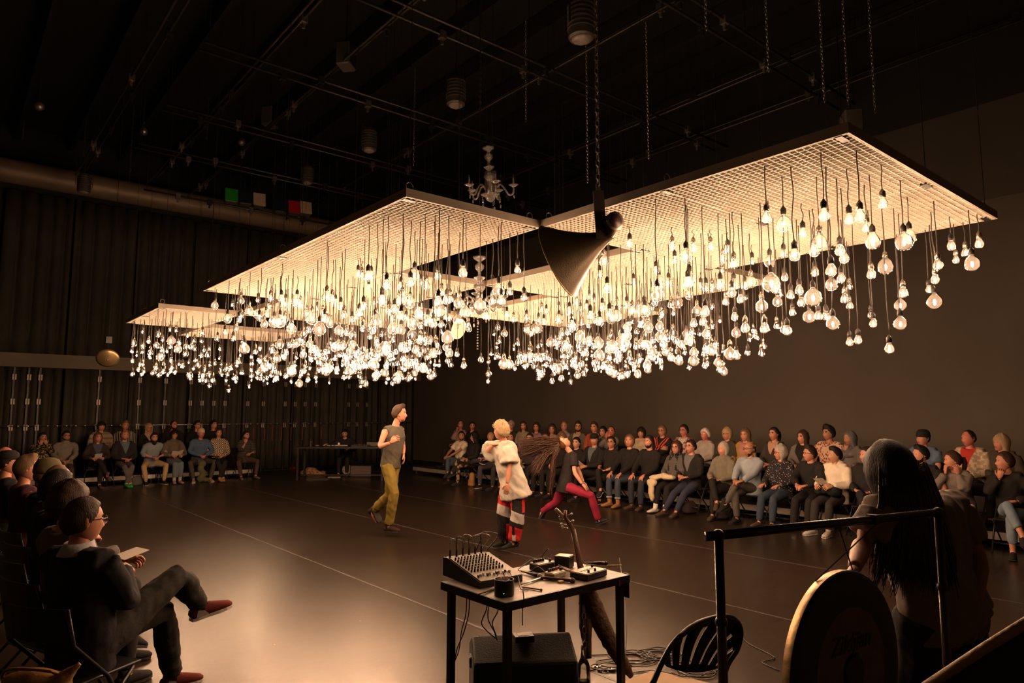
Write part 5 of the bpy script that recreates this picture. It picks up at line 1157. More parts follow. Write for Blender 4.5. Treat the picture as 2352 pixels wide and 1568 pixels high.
# dancer in the grey sleeveless top
root, J = from_pix((899, 1228), 9.95, {
 'P': Z2(1112, 672, 9.95), 'N': Z2(1150, 368, 9.93), 'H': Z2(1186, 262, 9.93), 'SR': Z2(1066, 408, 9.80), 'SL': Z2(1198, 408, 10.07), 'ER': Z2(1012, 548, 9.66), 'WR': Z2(1108, 510, 9.55),
 'EL': Z2(1218, 545, 10.15), 'WL': Z2(1220, 600, 9.98), 'HR': Z2(1080, 700, 9.87), 'HL': Z2(1140, 700, 10.03), 'KR': Z2(1140, 945, 9.80), 'AR': Z2(1092, 1222, 9.90), 'KL': Z2(1098, 965, 10.0), 'AL': Z2(958, 1098, 10.2)},
 {'TR': im(.95, 0, -.3).normalized(), 'TL': im(.45, -.9, .1).normalized(), 'hdR': im(.75, .55, -.2), 'hbR': im(-.3, .3, -1), 'hdL': im(.1, -1, 0), 'hbL': im(1, 0, .2)})
J['HM'] = hmat(im(1, .04, -.10), im(.05, 1)); J['hcurlR'] = .5
person(root, 0, J, D(hc='brown', hair='quiff', skin='fair', top=(.085, .075, .055), sleeve=0, hem=-.16, bot=(.19, .14, .028), leg=.012, shoe=(.045, .02, .014), shoek='boot', slack=.010, wrinkle=.010, bwrinkle=.014, beard=1, beardt=.0015, bc='dirty', hs=1.06, cuff=.93, slacks=1), 'dancing man in a grey sleeveless top and mustard trousers, one foot lifted behind', None, .012, (48, 36), .98)
# dancer in the loose white T-shirt
def pantsf(c):
    z = c[:, 2]; r_ = c @ np.array(RV); m = np.zeros(len(c), int)
    leftleg = r_ < .045; sl = z + (r_ - .05) * .35
    m[:] = 0
    m[(sl > .50) & leftleg] = 1; m[(z > .50) & (r_ > .17)] = 1
    m[(sl < .52) & (sl > .39)] = 2
    low = sl <= .33
    m[low & (r_ > .075)] = 1; m[low & (~leftleg) & (r_ <= .075)] = 0; m[low & (z < .22) & (r_ > -.02) & (r_ < .09)] = 2
    m[low & leftleg & (r_ < -.06)] = 0; m[(z < .33) & (z > .05) & leftleg & (r_ > -.03)] = 1
    return m
root, J = from_pix((1168, 1262), 8.85, {
 'P': Z3(975, 735, 8.85), 'N': Z3(895, 395, 8.85), 'H': Z3(868, 285, 8.80), 'SL': Z3(935, 445, 8.72), 'SR': Z3(842, 430, 9.02), 'EL': Z3(950, 620, 8.66), 'WL': Z3(928, 785, 8.60), 'ER': Z3(735, 490, 8.86), 'WR': Z3(785, 418, 8.80),
 'HL': Z3(1010, 770, 8.78), 'HR': Z3(935, 770, 8.95), 'KL': Z3(1030, 1060, 8.72), 'AL': Z3(990, 1340, 8.78), 'KR': Z3(890, 1050, 8.92), 'AR': Z3(905, 1325, 9.0)},
 {'TL': im(-.9, -.12, -.2).normalized(), 'TR': im(-.6, 0, -.3).normalized(), 'hdR': im(1, .02, -.2), 'hbR': im(0, 1, .1), 'hdL': im(-.1, -1, 0), 'hbL': im(-.3, 0, -1)})
J['HM'] = hmat(im(-1, .06, .62), im(-.06, 1)); J['hcurlR'] = .6
person(root, 0, J, D(male=False, hc='blond', tipc='blond', hair='spiky', ht=.034, skin='fair', topname='loose_shirt', top=(.50, .465, .40), sleeve=.5, slw=.050, slf=.85, hem=-.52, hemw=1.30, slack=.026, bw=1.02, wrinkle=.024, leg=.030, bot=BLK, cuff=.90, shoe=BLK, bfaces=pantsf, bvox=.0065, bmats=[cloth((.016, .014, .014)), cloth((.50, .028, .03)), cloth((.50, .46, .42))], bwrinkle=.012, neck=.98), 'dancing person with tousled blond hair, loose white T-shirt and red, white and black trousers', None, .012, (48, 36), .96)
# the blond top of the tousled hair
# dancer leaning back with flying hair
root, J = from_pix((1310, 1190), 11.1, {
 'P': Z3(1480, 790, 11.1), 'N': Z3(1530, 495, 11.1), 'H': Z3(1462, 405, 11.08), 'SR': Z3(1562, 525, 10.96), 'SL': Z3(1505, 510, 11.27), 'ER': Z3(1566, 680, 10.88), 'WR': Z3(1640, 790, 10.82), 'EL': Z3(1605, 660, 11.35), 'WL': Z3(1650, 770, 11.3),
 'HR': Z3(1500, 820, 11.0), 'HL': Z3(1462, 820, 11.2), 'KR': Z3(1722, 900, 10.85), 'AR': Z3(1792, 1128, 10.9), 'KL': Z3(1385, 965, 11.3), 'AL': Z3(1258, 1050, 11.5)},
 {'TR': im(.92, .35, -.1).normalized(), 'TL': im(-.25, -.55, .3).normalized(), 'hdR': im(.75, -.7, 0), 'hbR': im(.3, .5, -.6), 'hdL': im(.5, -.8, 0), 'hbL': im(.5, .5, .5)})
J['HM'] = hmat(im(.34, 1, -.05), im(-1, .30)); 
p3 = person(root, 0, J, D(male=False, hc='auburn', hair='receding', skin='pale', top=(.020, .017, .016), sleeve=.5, hem=-.26, hemw=1.05, bot=(.26, .018, .045), bw=.9, shoe=(.02, .02, .022), wrinkle=.008, bwrinkle=.008, cuff=.97, leg=.006), 'dancing woman bent back with flying long brown hair, black T-shirt and crimson trousers', None, .012, (48, 36), .93)
m_fly = mat('hair_flying', (.060, .024, .012), .42, 0, .55, 30, .6, 60)
mb = MB(); rr = random.Random(5); H = J['H']
for i in range(760):
    t = rr.random(); st = H + im(-.075 + rr.uniform(-.03, .02), rr.uniform(-.09, .085), rr.uniform(-.08, .08)); L = rr.uniform(.35, .60)
    if t < .62: d1, d2 = im(-1, rr.uniform(-.25, .16), rr.uniform(-.25, .25)), im(-1, rr.uniform(-.42, -.02), rr.uniform(-.2, .2))
    elif t < .85: d1, d2 = im(-.8, rr.uniform(-.7, -.2), rr.uniform(-.2, .2)), im(-.55, rr.uniform(-1, -.6), rr.uniform(-.2, .2)); 
    else: d1, d2 = im(-.3, -.8, rr.uniform(-.1, .1)), im(-.05, -1, rr.uniform(-.1, .1)); L *= 1.15
    d1.normalize(); d2.normalize(); a_ = st; b_ = a_ + d1 * L * .45; c_ = b_ + d2 * L * .45; e_ = c_ + (d2 + im(rr.uniform(-.3, .3), rr.uniform(-.3, .3), 0)).normalized() * L * .25
    r0 = rr.uniform(.005, .014)
    wv = [Vector((0, 0, rr.uniform(-.022, .022))) + FV * rr.uniform(-.02, .02) for _ in range(3)]; mb.loft(pts_curve([a_, lerp(a_, b_, .6) + wv[0] * .4, b_ + wv[1], c_ + wv[2], e_], 2), [(r0, r0 * .5)] * 2 + [(r0 * 1.1, r0 * .5)] * 3 + [(r0 * .9, r0 * .4)] * 2 + [(r0 * .5, r0 * .3), (.001, .001)], 4)
mb.build('flying_hair', strand(m_fly), p3, True)
# musician behind the far table
p = at_d(792, 992, 19.2); rz = radians(142)
s = 1.0; J = sit(s=s, seat=.48, lean=.42, legs='flat', arms='paper', yaw=.1, pitch=-.45)
J['WR'] = Vector((.42, .50, .90)); J['ER'], J['WR'] = ik(J['SR'], J['WR'], .285, .255, Vector((.6, -.3, -.6))); J['hdR'] = Vector((.5, .8, -.2)).normalized(); J['hbR'] = Vector((0, 0, 1))
off = Vector((J['H'].x, J['H'].y, 0)); off.rotate(Euler((0, 0, rz)))
dj = (p.x - off.x, p.y - off.y)
person((dj[0], dj[1], 0), rz, J, D(hc='black', skin='pale', top=BLK, bot=BLK), 'musician in black bending over the instruments on the far table', None, .021, (28, 20))
chair(dj[0], dj[1], 0, rz, 'black folding chair behind the far music table', 'black folding chairs of the audience')
# near row at the left edge, seen from behind and the side
NR = [
 (190, 1190, 4.20, -58, D(legs='cross', arms='paper', lean=-.10), D(hc='brown', hair='short', ht=.011, glasses=1, top=(.020, .018, .022), bot=(.035, .032, .028), shoe=(.13, .022, .014), wsole=1, skin='fair', shirtcollar=(.50, .50, .54), sock=BLK, leg=.01, wrinkle=.012, bwrinkle=.010), 'man in profile at the lower left, glasses, dark sweater with white collar and red sneakers', .012, (48, 36)),
 (160, 1152, 4.85, -70, D(legs='cross', arms='lap'), D(hc='brown', hair='curly', hl=-.04, top=GREY, bot=CH), 'person with curly brown hair just behind the man with the white collar', .016, (34, 24)),
 (133, 1118, 5.50, -75, D(legs='flat', arms='lap'), D(hc='black', hair='short', ht=.024, top=BLK, bot=CH), 'person with thick black hair, third in the near left row', .016, (34, 24)),
 (134, 1090, 6.15, -72, D(legs='cross', arms='lap'), D(hc='dirty', hair='receding', skin='red', top=CH, bot=GREY, shoe=GREY), 'balding man with a high bare forehead in the near left row', .016, (34, 24)),
 (112, 1066, 6.85, -75, D(legs='flat', arms='paper'), D(hc='dirty', hair='receding', hat='beanie', hatc=(.10, .085, .04), glasses=1, top=BLK, bot=BLK, skin='fair'), 'person in an olive beanie and glasses in the near left row', .016, (34, 24)),
 (64, 1036, 7.80, -80, D(legs='flat', arms='lap'), D(hc='dirty', hair='quiff', top=(.06, .02, .03), bot=BLK, skin='fair'), 'man with swept light brown hair in profile, left edge of the near row', .018, (28, 20)),
 (22, 1018, 8.8, -80, D(legs='flat', arms='lap'), D(hc='black', hair='short', hat='cap', hatc=BLK, top=BLK, bot=BLK), 'person in a dark cap at the left edge, below the bald man', .018, (28, 20)),
 (14, 1000, 10.0, -80, D(legs='flat', arms='lap'), D(hc='brown', hair='bald', skin='red', top=(.08, .02, .03), bot=BLK), 'bald man at the left edge, farthest of the near row', .018, (28, 20)),
]
for i, (px, py, Y, rz, sk, sp, label, vx, det) in enumerate(NR):
    p = at_y(px, py, Y); rz = radians(rz); s = min(max((p.z - .525) / .665, .92), 1.06); yaw, pit = look(p, DANCERS if i else Vector((7, 5.9, 1.1)), rz)
    J = sit(s=s, yaw=yaw, pitch=max(-.1, min(pit, .05)), jit=i + 400, **sk)
    off = Vector((J['H'].x, J['H'].y, 0)); off.rotate(Euler((0, 0, rz))); L_ = (p.x - off.x, p.y - off.y, 0, rz)
    if i == 0:
        Ml = (Matrix.Translation(L_[:3]) @ Matrix.Rotation(rz, 4, 'Z')).inverted(); Q = lambda *q: Ml @ at_d(*q)
        J['KR'] = Q(408, 1322, 4.12); J['AR'] = Q(460, 1388, 4.36); J['TR'] = (Q(530, 1362, 4.50) - J['AR']).normalized()
        J['KL'] = Q(372, 1402, 4.18); al = Q(398, 1508, 4.50); al.z = .085; J['AL'] = al; J['TL'] = Vector((.45, .9, 0)).normalized()
        for k, q in (('R', (282, 1306, 3.86)), ('L', (268, 1284, 4.05))):
            J['E' + k], J['W' + k] = ik(J['S' + k], Q(*q), .285 * s, .255 * s, Vector((.6 if k == 'R' else -.6, -.2, -.8)))
    person(L_[:3], rz, J, sp, label, 'near row of the audience along the left edge', vx, det)
    chair(L_[0], L_[1], 0, rz, chair_words(label), 'black folding chairs of the audience')
    if sk['arms'] == 'paper': leaflet(_R(L_), J, 'pale folded leaflet in the hands of the ' + ('man with the white collar' if i == 0 else 'person in the olive beanie'), *((.10, .17, False, 8) if i == 0 else ()))
# the woman standing at the lower right, bent forward on her left arm, seen from behind
root, J = from_pix((2150, 1500), 3.2, {
 'P': (2165, 1390, 3.2), 'N': (2105, 1158, 3.12), 'H': (2045, 1088, 3.08), 'SL': (2012, 1180, 3.02), 'SR': (2195, 1172, 3.25), 'EL': (1982, 1248, 2.98), 'WL': (1962, 1304, 2.78), 'ER': (2250, 1290, 3.2), 'WR': (2238, 1395, 3.1),
 'HL': (2118, 1410, 3.12), 'HR': (2205, 1412, 3.3), 'KL': (2090, 1640, 3.3), 'AL': (2085, 1800, 3.25), 'KR': (2205, 1630, 3.4), 'AR': (2195, 1790, 3.35)},
 {'TL': im(-.6, 0, .8).normalized(), 'TR': im(-.5, 0, .9).normalized(), 'hdL': im(-.7, -.6, -.3), 'hbL': im(-1, .3, 0), 'hdR': im(-.2, -1, 0), 'hbR': im(1, 0, 0)})
for k in 'LR': J['A' + k].z = .09
J['HM'] = hmat(im(-.30, -.15, 1), im(-.1, 1))
pw = person(root, 0, J, D(male=False, hc='black', hair='long', hl=.26, skin='tan', top=(.24, .20, .165), sleeve=.5, hem=-.12, hemw=1.1, slack=.02, wrinkle=.016, bot=(.022, .019, .018), leg=.03, bwrinkle=.01, bw=1.25), 'long-haired woman bending forward beside the gong, seen from behind, in a pale T-shirt', None, .012, (40, 30), 1.08)
J_ = J
mb = MB(); fwv = J['Rs'].cross((J['N'] - J['P'])).normalized() * -1; sp_ = (J['N'] - J['P'])
mb.loft([J['P'] - sp_ * .22, J['P'] - sp_ * .05, J['P'] + sp_ * .14], [(.190, .148), (.195, .150), (.175, .135)], 18, J['Rp']); pend('knitted_wrap', mb, [cloth((.16, .115, .05))], pw, .014, 2, None, .02)
mb = MB(); rr = random.Random(8); H = J['H']; m_long = mat('hair_long_dark', (.030, .016, .009), .38, 0, .5, 30, .6, 60)
for i in range(330):
    az = rr.uniform(0, 1); sx = -.10 + .27 * az; st = H + im(sx * .75, rr.uniform(-.02, .06), -.06 - .05 * sin(pi * az))
    L = rr.uniform(.30, .46); e1 = st + im(sx * .25, -.17, -.03); e2 = st + im(sx * .55 - .01, -.17 - L * .45, -.01 + rr.uniform(-.03, .02)); e3 = e2 + im(rr.uniform(-.04, .04), -L * .3, .03)
    r0 = rr.uniform(.004, .010); mb.loft([st, e1, e2, e3], [(r0, r0 * .5), (r0 * 1.2, r0 * .6), (r0, r0 * .5), (.001, .001)], 5)
mb.build('hair_strands', m_long, pw, True)
# ------------------------------------------------------------------ things
def thing(name, loc, rz, label, cat, group=None): return empty(name, loc, rz, label, cat, group)
def cyl(mb, c, r, h, n=10, mi=0, axis=(0, 0, 1)): c = Vector(c); return mb.loft([c, c + Vector(axis) * h], r, n, None, mi)
def tube(name, pts, r, m, parent=None, n=6, sm=5, label=None, cat=None, group=None):
    o = MB().loft(pts_curve(pts, sm), r, n).build(name, m, parent, True)
    if label: tag(o, label, cat, group)
    return o
VR = -YAW
# --- the work table
TX0, TX1, TY0, TY1, TZ = 2.31, 3.28, 2.82, 3.41, .75
m_tabletop = mat('table_top', (.20, .165, .13), .42, 0, .25, 7); m_tabmetal = mat('table_metal', (.018, .016, .015), .4, .2)
r = thing('work_table', (TX0, TY0, 0), 0, 'narrow black steel table with a tan top crowded with audio gear', 'table'); X, Y = TX1 - TX0, TY1 - TY0
MB().box(.004, X - .004, .004, Y - .004, TZ - .012, TZ).build('tabletop', m_tabletop, r)
for a_ in ((0, X, -.004, .004), (0, X, Y - .004, Y + .004), (-.004, .004, 0, Y), (X - .004, X + .004, 0, Y)): MB().box(*a_, TZ - .045, TZ - .001).build('edge_rail', m_tabmetal, r)
for x in (.045, X - .045):
    for y in (.04, Y - .04): MB().box(x - .019, x + .019, y - .019, y + .019, 0, TZ - .012, bev=.002).build('leg', m_tabmetal, r)
MB().box(X - .10, X - .092, -.008, -.004, TZ - .05, TZ - .02).build('red_mark', mat('red_tape', (.35, .02, .02)), r)
b = MB(); b.box(X + .004, X + .010, .01, .06, TZ - .14, TZ + .002); b.build('tape_strip', m_tabmetal, r)
m_grey = mat('gear_grey', (.30, .27, .23), .4, .1, .1, 12); m_dkgear = mat('gear_black', (.020, .018, .017), .38); m_cream = mat('gear_cream', (.58, .50, .38), .45); m_knob = mat('knob_black', (.02, .018, .016), .35); m_knobw = mat('knob_white', (.65, .60, .52), .35); m_red = mat('knob_red', (.55, .03, .03), .4); m_cable = mat('cable_black', (.018, .016, .015), .45); m_yel = mat('tape_yellow', (.55, .28, .04), .6)
# mixer
A0, B0, C0 = at_z(1102, 1352, TZ), at_z(1207, 1333, TZ), at_z(1027, 1319, TZ)
ex = (B0 - A0); W_ = ex.length * .93; mr = math.atan2(ex.y, ex.x); D_ = min((C0 - A0).length, .46)
r = thing('mixing_desk', (A0.x, A0.y, TZ), mr, 'grey audio mixing desk with rows of black knobs at the left end of the table', 'mixer')
mb = MB(); pr = [(0, 0), (D_, 0), (D_, .105), (D_ - .05, .11), (0, .035)]
vs = [(0, y, z) for y, z in pr] + [(W_, y, z) for y, z in pr]; k = len(pr); mb.add(vs, [tuple(range(k)), tuple(range(2 * k - 1, k - 1, -1))] + [(i, i + k, (i + 1) % k + k, (i + 1) % k) for i in range(k)]); mb.build('body', m_dkgear, r)
sl = math.atan2(.075, D_ - .05); Mx = Matrix.Translation((0, 0, .0365)) @ Matrix.Rotation(sl, 4, 'X')
MB().box(.006, W_ - .006, .0, D_ - .06, 0, .004, M=Mx).build('front_panel', m_grey, r)
kme = MB(); kme.lathe([(.0062, 0), (.0058, .012), (.0045, .013), (.0045, .017)], 6); kme = kme.mesh('knob', [m_knob]); 
nk = 11
for i in range(nk):
    for j in range(7):
        o = bpy.data.objects.new('knob', kme); C.objects.link(o); o.parent = r; o.location = Mx @ Vector((.022 + (W_ - .06) * i / nk, D_ - .10 - j * .030, .004)); o.rotation_euler = (sl, 0, 0)
    MB().box(-.003, .003, -.008, .008, 0, .012).build('fader', m_knobw if i % 3 else m_knob, r, loc=Mx @ Vector((.022 + (W_ - .06) * i / nk, .05 + .02 * (i * 7 % 5) / 5, .004)))
    MB().box(-.0012, .0012, -.035, .035, 0, .0006).build('fader_slot', m_knob, r, loc=Mx @ Vector((.022 + (W_ - .06) * i / nk, .06, .0042)))
for i in range(6):
    x = .02 + .045 * i; MB().lathe([(.006, 0), (.006, .03), (.003, .045)], 8).build('jack_plug', m_knob, r, loc=(x, D_ - .05, .11))
    tube('patch_cable', [(x, D_ - .05, .15), (x + .01, D_ - .04, .21 + .01 * (i % 3)), (x + .05 + .02 * i, D_ - .02, .20), (x + .09, D_ + .02, .10), (x + .10, D_ + .05, .0)], .0028, m_cable if i % 2 else m_grey, r)
def boxgear(px, py, sx, sy, sz, rz, label, cat, body, top, knobs=(), name='effects_box', tilt=0.):
    p = at_z(px, py, TZ); r = thing(name, (p.x, p.y, TZ + .0005), rz, label, cat)
    MB().box(-sx / 2, sx / 2, -sy / 2, sy / 2, .003, sz, bev=.004).build('case', body, r)
    MB().box(-sx / 2 + .004, sx / 2 - .004, -sy / 2 + .004, sy / 2 - .004, sz, sz + .002).build('top_plate', top, r)
    for x, y, m in knobs: MB().lathe([(.008, 0), (.007, .016), (.002, .018)], 8).build('knob', m, r, loc=(x, y, sz + .002))
    return r
boxgear(1245, 1308, .14, .09, .045, .05, 'low dark effects box with a pale top, at the back middle of the table', 'effects unit', m_dkgear, m_grey, [(-.05 + .02 * i, .02, m_knob) for i in range(5)] + [(.05, -.02, m_knob)])
g2 = boxgear(1296, 1303, .09, .10, .075, .4, 'tall black box with a cream top plate, behind the white knob box', 'effects unit', m_dkgear, m_cream, [])
boxgear(1275, 1326, .12, .075, .035, .15, 'small white box with black knobs and one red knob', 'effects unit', m_cream, m_cream, [(-.04 + .018 * i, .015 + .004 * (i % 2), m_red if i == 4 else m_knob) for i in range(6)] + [(.04, -.01, m_knob)])
sy_ = boxgear(1352, 1325, .20, .13, .040, .12, 'black synthesizer with a cream panel and scribbled marks, right end of the table', 'synthesizer', m_dkgear, m_cream, [(-.06, -.045, m_knob), (.0, -.048, m_knob), (.075, .03, m_knob)], 'synthesizer')
for i, (x, y, w2, h2, a2) in enumerate([(-.045, .005, .004, .03, .2), (-.036, .005, .004, .028, -.4), (-.026, .005, .004, .03, .5), (-.012, .006, .004, .032, 0), (-.004, .006, .004, .02, .7), (.006, .006, .004, .032, 0), (.018, .007, .004, .03, .1), (.026, .007, .012, .004, 0), (.034, .007, .004, .03, -.1), (-.075, .0, .004, .018, .3), (-.066, .0, .004, .018, -.2), (.055, .0, .03, .006, .1)]):
    MB().box(-w2 / 2, w2 / 2, -h2 / 2, h2 / 2, 0, .0012).build('ink_stroke', m_knob, sy_, loc=(x, y, .042), rot=(0, 0, a2))
# black tub with two glass globes
p = at_z(1158, 1366, TZ); r = thing('black_tub', (p.x, p.y, TZ), 0, 'round black tub at the front corner of the table holding two glass globes', 'container')
autosmooth(MB().lathe([(.050, 0), (.054, .004), (.054, .085), (.050, .085), (.048, .05)], 24).build('tub', m_dkgear, r)); MB().ball((-.035, -.04, .02), .003, 6, 4).build('green_light', emit_mat('led_green', (.1, 1, .2), 1.2), r)
for i, (x, y) in enumerate(((-.022, .0), (.024, .004))):
    q = thing('glass_globe', (p.x + x, p.y + y, TZ + .095), 0, 'clear glass globe in the black tub, the %s one' % ('left' if i == 0 else 'right'), 'bulb'); MB().ball((0, 0, 0), .024, 16, 10).build('globe', m_glass, q, True); MB().lathe([(.008, -.03), (.008, -.018), (.004, .0)], 8).build('stem', mat('pink_stem', (.6, .25, .2), .3), q)
def lie(name, a_, b_, r0, r1, m, label, cat, z=TZ, n=8):
    A_, B_ = at_z(*a_, z), at_z(*b_, z); up = Vector((0, 0, max(r0, r1) + .001)); root = thing(name, A_, 0, label, cat)
    MB().loft([up, up + (B_ - A_) * .3, up + (B_ - A_) * .7, up + (B_ - A_)], [r0, r0, r1, r1], n).build('shaft', m, root, True); return root, B_ - A_ + up
m_woodl = mat('wood_light', (.42, .27, .15), .5, 0, .3, 12); m_woodd = mat('wood_dark', (.075, .04, .022), .7, 0, .5, 14, .8, 25)
r, e = lie('drumstick', (1200, 1350), (1243, 1357), .0055, .005, m_woodl, 'short pale wooden stick near the front edge of the table', 'stick'); MB().ball(e, .008, 8, 6).build('tip', m_woodl, r, True)
r, e = lie('wooden_spatula', (1094, 1371), (1140, 1353), .004, .009, m_woodd, 'brown wooden blade sticking out over the left front edge of the table', 'tool')
r, e = lie('screwdriver', (1197, 1345), (1245, 1330), .004, .007, m_alu, 'thin metal tool with bright fittings lying between the tub and the pedals', 'tool'); MB().ball(e, .010, 8, 6).build('handle_end', m_grey, r, True)
r, e = lie('microphone', (1198, 1316), (1240, 1328), .007, .012, m_dkgear, 'black handheld microphone lying beside the mixing desk', 'microphone'); MB().ball(e, .016, 12, 8).build('mesh_head', m_grey, r, True)
r, e = lie('microphone', (1345, 1297), (1392, 1298), .006, .012, m_dkgear, 'dark microphone lying at the back right of the table', 'microphone'); MB().ball(e, .014, 12, 8).build('mesh_head', m_dkgear, r, True)
r, e = lie('drumstick', (1395, 1302), (1428, 1300), .006, .004, m_woodl, 'thin stick with a pale tip at the far right end of the table', 'stick')
r, e = lie('mallet', (1240, 1330), (1315, 1338), .009, .011, m_woodd, 'thick brown wooden handle curving across the pedals', 'tool'); MB().ball(e, .017, 8, 6).build('mallet_head', m_woodd, r, True)
p = at_z(1288, 1338, TZ); o = MB().box(-.016, .016, -.012, .012, 0, .012, bev=.002).build('tape_block', m_yel, None, loc=(p.x, p.y, TZ)); tag(o, 'small yellow-orange block on the table in front of the pedals', 'tape')
p = at_z(1300, 1318, TZ); r = thing('dry_leaf', (p.x, p.y, TZ + .002), .6, 'curled dry brown leaf standing between the boxes on the table', 'leaf'); mb = MB()
vs = []; fs = []
for i in range(9):
    t = i / 8; w2 = .022 * sin(pi * min(1, t * 1.1 + .05)) + .002
    for j in (-1, 0, 1): vs.append((j * w2, t * .09 - .045, .012 + .03 * t * t + .012 * abs(j)))
for i in range(8):
    for j in range(2): a_ = i * 3 + j; fs.append((a_, a_ + 1, a_ + 4, a_ + 3))
o = mb.add(vs, fs).build('blade', mat('leaf_brown', (.22, .11, .05), .7, 0, .4, 30), r, True); md = o.modifiers.new('s', 'SOLIDIFY'); md.thickness = .0015
for i, (x0, y0, x1, y1) in enumerate(((1240, 1295, 1190, 1308), (1265, 1285, 1245, 1278), (1215, 1318, 1262, 1322), (1300, 1293, 1350, 1296), (1180, 1335, 1196, 1352))):
    a_, b_ = at_z(x0, y0, TZ + .01), at_z(x1, y1, TZ + .01); c_ = lerp(a_, b_, .5) + Vector((.02, .01, .035 + .02 * (i == 1)))
    tube('loose_cable', [a_, lerp(a_, c_, .6) + Vector((0, 0, .02)), c_, b_, b_ + Vector((.03, -.03, -.006))], .0028, m_cable, None, 5, 5, 'thin black cable on the table, %s' % ['left of the low effects box', 'arching behind the tall black box', 'between mixing desk and white knob box', 'running to the far right microphone', 'falling over the front by the tub'][i], 'cable', 'thin cables on the table')
# hanging cables under the table
for i, pts in enumerate(([(1072, 1365, 3.95), (1070, 1410, 3.98), (1060, 1450, 4.0), (1052, 1500, 4.05), (1028, 1548, 4.1)], [(1078, 1365, 3.95), (1077, 1405, 3.98), (1066, 1450, 4.0), (1050, 1490, 4.05), (1040, 1540, 4.1)], [(1120, 1380, 3.9), (1117, 1400, 3.92), (1106, 1430, 3.95), (1118, 1448, 3.98), (1138, 1465, 4.0)], [(1124, 1380, 3.9), (1121, 1420, 3.95), (1135, 1450, 4.0), (1142, 1470, 4.0)], [(1146, 1385, 3.85), (1143, 1405, 3.9), (1131, 1430, 3.95), (1140, 1460, 4.0)], [(1201, 1355, 3.7), (1203, 1375, 3.68), (1200, 1400, 3.75), (1200, 1435, 3.85)])):
    tube('hanging_cable', [at_d(*q) for q in pts], .0032, m_cable, None, 5, 5, ['black cable hanging from the left of the table to the floor', 'second black cable beside the left leg of the table', 'thin black cable falling onto the stage monitor, leftmost', 'thin black cable looping onto the stage monitor', 'thin black cable behind the front leg of the table', 'thin black cable hanging from the tub over the front edge of the table'][i], 'cable')
# stage monitor under the table
p = at_d(1196, 1500, 4.15); r = thing('stage_monitor', (p.x, p.y, 0), VR + .12, 'black wedge stage monitor under the table with a cable box on top', 'loudspeaker'); w2 = .29
m_mon = mat('monitor_black', (.028, .024, .020), .55, 0, .3, 60, .3, 120)
mb = MB(); pr = [(-.10, 0), (.12, 0), (.20, .12), (.17, .36), (-.02, .45), (-.24, .36), (-.27, .16)]; k = len(pr)
vs = [(-w2, y, z) for y, z in pr] + [(w2, y, z) for y, z in pr]; mb.add(vs, [tuple(range(k)), tuple(range(2 * k - 1, k - 1, -1))] + [(i, i + k, (i + 1) % k + k, (i + 1) % k) for i in range(k)])
o = mb.build('cabinet', m_mon, r); md = o.modifiers.new('b', 'BEVEL'); md.width = .015; md.segments = 2
MB().box(-w2 + .03, w2 - .03, -.004, .004, -.09, .09, M=Matrix.Translation((0, -.262, .26)) @ Matrix.Rotation(-.15, 4, 'X')).build('grille', m_blackmetal, r); MB().ball((.0, -.29, .18), .0035, 6, 4).build('green_light', MATS.get('led') or emit_mat('led_green', (.05, .8, .3), 1.0), r)
for sx in (-1, 1): MB().box(sx * w2 - .012, sx * w2 + .012, -.06, .02, .28, .34, bev=.006).build('handle', m_blackmetal, r)
p = at_d(1202, 1446, 4.05); q = thing('cable_box', (p.x, p.y, .435), VR + .2, 'small open black cable box lying on the stage monitor', 'box'); MB().box(-.055, .055, -.045, .045, 0, .035, bev=.003).build('case', m_dkgear, q); MB().box(-.035, .035, -.03, .02, .035, .037).build('label_plate', m_cream, q)
# driftwood string instrument
m_drift = mat('driftwood', (.10, .052, .028), .85, 0, .6, 16, 1.0, 30); Dd = 4.4
J1 = at_d(1340, 1350, Dd); r = thing('driftwood_instrument', (J1.x, J1.y, 0), 0, 'home-made string instrument of dark forked driftwood standing behind the table', 'instrument')
o0 = Vector((J1.x, J1.y, 0)); W = lambda x, y, d=Dd: at_d(x, y, d) - o0
def rough(name, pts, rads, m, parent, seed):
    P_ = pts_curve(pts, 7); rr = []
    for i in range(len(P_)):
        t = i / (len(P_) - 1) * (len(rads) - 1); k = min(int(t), len(rads) - 2); a_, b_ = rads[k], rads[k + 1]; f_ = t - k; z = 1 + .16 * noise.noise((i * .9, seed, 0)); rr.append(((a_[0] * (1 - f_) + b_[0] * f_) * z, (a_[1] * (1 - f_) + b_[1] * f_) * z))
    return MB().loft(P_, rr, 9, (1, 0, 0)).build(name, m, parent, True)
rough('wooden_leg', [W(1342, 1335), W(1346, 1385), W(1345, 1440, 4.35), W(1352, 1512, 4.3)], [(.04, .03), (.055, .04), (.045, .035), (.018, .015)], m_drift, r, 1)
rough('wooden_leg', [W(1345, 1335), W(1362, 1390), W(1400, 1470, 4.42), W(1430, 1520, 4.44), W(1450, 1552, 4.46)], [(.04, .03), (.075, .04), (.06, .035), (.045, .03), (.02, .015)], m_drift, r, 2)
m_neck = mat('neck_wood', (.16, .07, .03), .45, 0, .3, 20)
MB().loft([W(1344, 1352), W(1331, 1290), W(1316, 1215)], [(.024, .018), (.022, .016), (.018, .014)], 8, (1, 0, 0)).build('neck', m_neck, r, True)
MB().loft([W(1318, 1222), W(1306, 1200), W(1298, 1188), W(1299, 1172)], [(.020, .014), (.020, .012), (.012, .010), (.010, .008)], 8, (1, 0, 0)).build('headstock', m_neck, r, True)
MB().loft([W(1302, 1195), W(1288, 1180), W(1276, 1168)], [(.010, .008), (.013, .010), (.012, .009)], 8, (1, 0, 0)).build('fork_prong', m_woodl, r, True)
